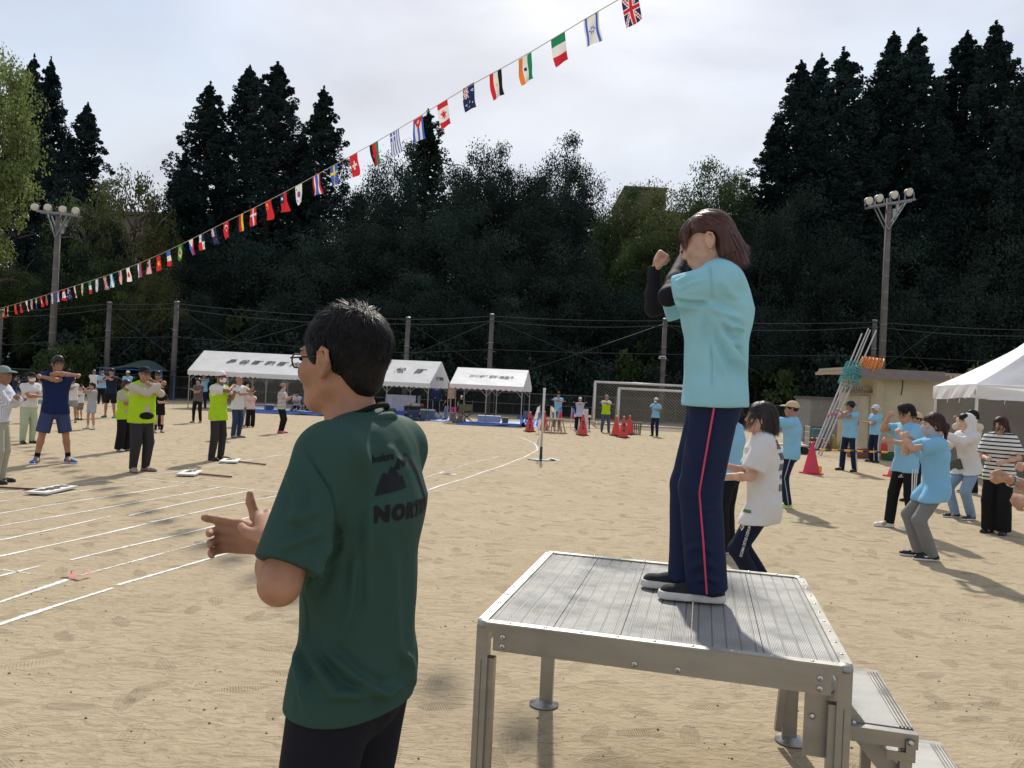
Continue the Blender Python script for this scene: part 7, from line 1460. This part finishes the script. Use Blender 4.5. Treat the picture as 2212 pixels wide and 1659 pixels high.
def cross(bg, fg, cu=.38, t=.1, lim=None): return lambda u, v: fg if ((abs(u-cu)*1.5 < t and (lim is None or abs(v-.5) < lim)) or (abs(v-.5) < t and (lim is None or abs(u-cu)*1.5 < lim))) else bg
def tri(base, c, d=.5, st=None): return lambda u, v: (st if st and star(u, v, d*.36, .5, .13) else c) if u < d*(1-abs(2*v-1)) else base(u, v)
def over(base, c, t): return lambda u, v: c if t(u, v) else base(u, v)
st9 = lambda u, v: 'BW'[int((1-v)*9) % 2]; st13 = lambda u, v: 'RW'[int((1-v)*13) % 2]
D_ = {
 'British': uk, 'Israeli': over(lambda u, v: 'B' if .08 < v < .24 or .76 < v < .92 else 'W', 'B', lambda u, v: .10 < math.hypot((u-.5)*1.5, v-.5)*(1+.25*math.cos(6*math.atan2(v-.5, u-.5))) < .16), 'Italian': bvs('G', 'W', 'R'),
 'Indian': over(bh('O', 'W', 'G'), 'N', lambda u, v: disc(u, v, .5, .5, .11)), 'Egyptian': over(bh('R', 'W', 'K'), 'Y', lambda u, v: disc(u, v, .5, .5, .09)),
 'Australian': canton(stars('N', 'W', (.25, .2, .11), (.75, .8, .07), (.75, .2, .07), (.65, .5, .07), (.86, .58, .07)), uk), 'Canadian': over(lambda u, v: 'R' if u < .25 or u > .75 else 'W', 'R', lambda u, v: math.hypot((u-.5)*1.5, v-.5) < .2*(1+.4*math.cos(7*math.atan2(v-.5, u-.5)))),
 'Cuban': tri(bh('B', 'W', 'B', 'W', 'B'), 'R', .5, 'W'), 'Greek': canton(st9, cross('B', 'W', .5, .12), .37, .56), 'Kenyan': over(lambda u, v: 'K' if v > .7 else ('W' if v > .66 else ('R' if v > .34 else ('W' if v > .3 else 'G'))), 'R', lambda u, v: ((u-.5)*1.5/.14)**2+((v-.5)/.34)**2 < 1),
 'Swiss': cross('R', 'W', .5, .10, .3), 'Swedish': cross('B', 'Y'), 'Thai': lambda u, v: 'R' if abs(v-.5) > .335 else ('W' if abs(v-.5) > .167 else 'B'),
 'South Korean': lambda u, v: ('R' if v-.5 > .07*math.sin((u-.5)*14) else 'B') if disc(u, v, .5, .5, .25) else ('K' if (abs(abs(u-.5)-.3) < .06 and abs(abs(v-.5)-.3) < .08 and int(v*40) % 2) else 'W'),
 'Taiwanese': canton(lambda u, v: 'R', lambda u, v: 'W' if disc(u, v, .5, .5, .24) else 'N'), 'Chinese': stars('R', 'Y', (.17, .74, .16), (.34, .9, .06), (.41, .8, .06), (.41, .66, .06), (.34, .56, .06)), 'Danish': cross('R', 'W', .38, .08),
 'German': bh('K', 'R', 'Y'), 'Turkish': over(lambda u, v: 'R', 'W', lambda u, v: (disc(u, v, .36, .5, .25) and not disc(u, v, .41, .5, .20)) or star(u, v, .53, .5, .11)), 'New Zealand': canton(stars('N', 'R', (.75, .8, .07), (.75, .2, .08), (.66, .5, .07), (.85, .56, .06)), uk),
 'Panamanian': lambda u, v: (('B' if star(u, v, .25, .75, .12) else 'W') if v > .5 else 'N') if u < .5 else ('R' if v > .5 else ('R' if star(u, v, .75, .25, .12) else 'W')), 'Philippine': over(tri(bh('B', 'R'), 'W', .5), 'Y', lambda u, v: disc(u, v, .15, .5, .09)),
 'Brazilian': lambda u, v: 'B' if disc(u, v, .5, .5, .2) else ('Y' if abs(u-.5)/.42+abs(v-.5)/.4 < 1 else 'G'), 'French': bvs('B', 'W', 'R'), 'Vietnamese': stars('R', 'Y', (.5, .5, .3)), 'Malaysian': canton(st13, lambda u, v: 'Y' if disc(u, v, .45, .5, .3) and not disc(u, v, .55, .5, .26) else 'N', .5, .54),
 'Russian': bh('W', 'B', 'R'), 'Japanese': lambda u, v: 'R' if disc(u, v, .5, .5, .29) else 'W', 'American': canton(st13, lambda u, v: 'W' if (int(u*9)+int(v*7)) % 2 == 0 and (u*9) % 1 < .5 else 'N', .4, .54), 'Argentine': over(bh('S', 'W', 'S'), 'Y', lambda u, v: disc(u, v, .5, .5, .1))}
SEQ = [('British', 1360), ('Israeli', 1277), ('Italian', 1205), ('Indian', 1134), ('Egyptian', 1070), ('Australian', 1012), ('Canadian', 955), ('Cuban', 903), ('Greek', 852), ('Kenyan', 807), ('Swiss', 763), ('Swedish', 721), ('Thai', 683), ('South Korean', 645), ('Taiwanese', 612), ('Chinese', 579), ('Danish', 547), ('German', 519), ('Turkish', 488), ('New Zealand', 461), ('Panamanian', 435), ('Philippine', 412), ('Brazilian', 389), ('French', 364), ('Vietnamese', 342), ('Malaysian', 321), ('Russian', 301), ('Japanese', 276), ('American', 259), ('Argentine', 240), ('British', 226), ('Israeli', 209), ('Italian', 194), ('Indian', 178), ('Egyptian', 161), ('Australian', 148), ('Canadian', 138), ('Cuban', 126), ('Greek', 112), ('Kenyan', 99), ('Swiss', 88), ('Swedish', 78), ('Thai', 68), ('South Korean', 57), ('Taiwanese', 44), ('Chinese', 33), ('Danish', 17), ('German', 8), ('Turkish', -4)]
RP = [(-400, 735), (-200, 708), (0, 668), (100, 636), (220, 600), (345, 552), (470, 487), (600, 424), (700, 368), (810, 308), (900, 256), (955, 220), (1012, 184), (1075, 152), (1150, 112), (1205, 76), (1277, 32), (1330, 2), (1400, -38), (1520, -108), (1650, -185)]
rd = lambda px: 1/(.0316+5.5e-5*px)
def rope_y(px):
    for (a, b), (c, d) in zip(RP, RP[1:]):
        if a <= px <= c: return b+(d-b)*(px-a)/(c-a)
    return RP[-1][1]
PTS = np.array([tuple(at(x, rope_y(x), rd(x))) for x in range(-400, 1651, 50)])
for _ in range(2): PTS[1:-1] = .5*PTS[1:-1]+.25*(PTS[:-2]+PTS[2:])
g = MB(); g.tube([tuple(p) for p in PTS], .006, 5); tag(g.obj('flag_rope', M('cream_rope', (.55, .50, .40), .8, srgb=False)), 'long cream rope of flags strung high across the whole ground', 'rope')
rng = np.random.RandomState(5); used = {}
NU, NV = 34, 22
for i, (nm, px) in enumerate(SEQ):
    p = at(px, rope_y(px), rd(px)); k = np.argmin(((PTS-np.array(p))**2).sum(1)); t = PTS[min(k+1, len(PTS)-1)]-PTS[max(k-1, 0)]; t = Vector(t).normalized(); j = Vector(PTS[k]); 
    Wf, Hf = .25, .37; g = MB(); tw = rng.uniform(-.25, .25)+(rng.uniform(-.9, .9) if px < 180 else 0); ph = rng.rand()*6; amp = rng.uniform(.008, .02); hd = Vector((t.x, t.y, 0)).normalized(); pe = Vector((-hd.y, hd.x, 0)); sw_ = rng.uniform(-.02, .05)+.02
    V, F, MI = [], [], []
    for a in range(NU+1):
        u = a/NU; cs_, ss = math.cos(tw*u), math.sin(tw*u)
        for c in range(NV+1):
            x = (c/NV-.5)*Wf; q = t*(x*(1-u))+(hd*cs_+pe*ss)*(x*u)+Vector((0, 0, x*t.z*u*.8))-Vector((0, 0, Hf*u))+pe*(amp*math.sin(u*6+c/NV*5+ph)*u+sw_*u)+hd*(.05*u*u); V.append(q)
    fn = D_[nm]
    for a in range(NU):
        for c in range(NV):
            F.append((a*(NV+1)+c, a*(NV+1)+c+1, (a+1)*(NV+1)+c+1, (a+1)*(NV+1)+c)); MI.append(FK.index(fn((a+.5)/NU, 1-(c+.5)/NV)))
    me = bpy.data.meshes.new('flag'); me.from_pydata([tuple(v) for v in V], [], F)
    for m_ in FC.values(): me.materials.append(m_)
    me.polygons.foreach_set('material_index', MI); me.polygons.foreach_set('use_smooth', [True]*len(F)); me.update()
    o = bpy.data.objects.new('flag', me); COL.objects.link(o); o.location = p; n_ = used.get(nm, 0); used[nm] = n_+1
    nb = SEQ[i-1][0] if i else 'Israeli'
    lab = '%s flag hanging next to the %s flag on the rope' % (nm, nb)
    if n_: lab = 'distant small %s flag on the low far stretch of the rope' % nm
    elif [q for q, _ in SEQ].count(nm) > 1: lab = 'large near %s flag hanging next to the %s flag on the rope' % (nm, nb)
    tag(o, lab, 'flag', 'flags on the rope')
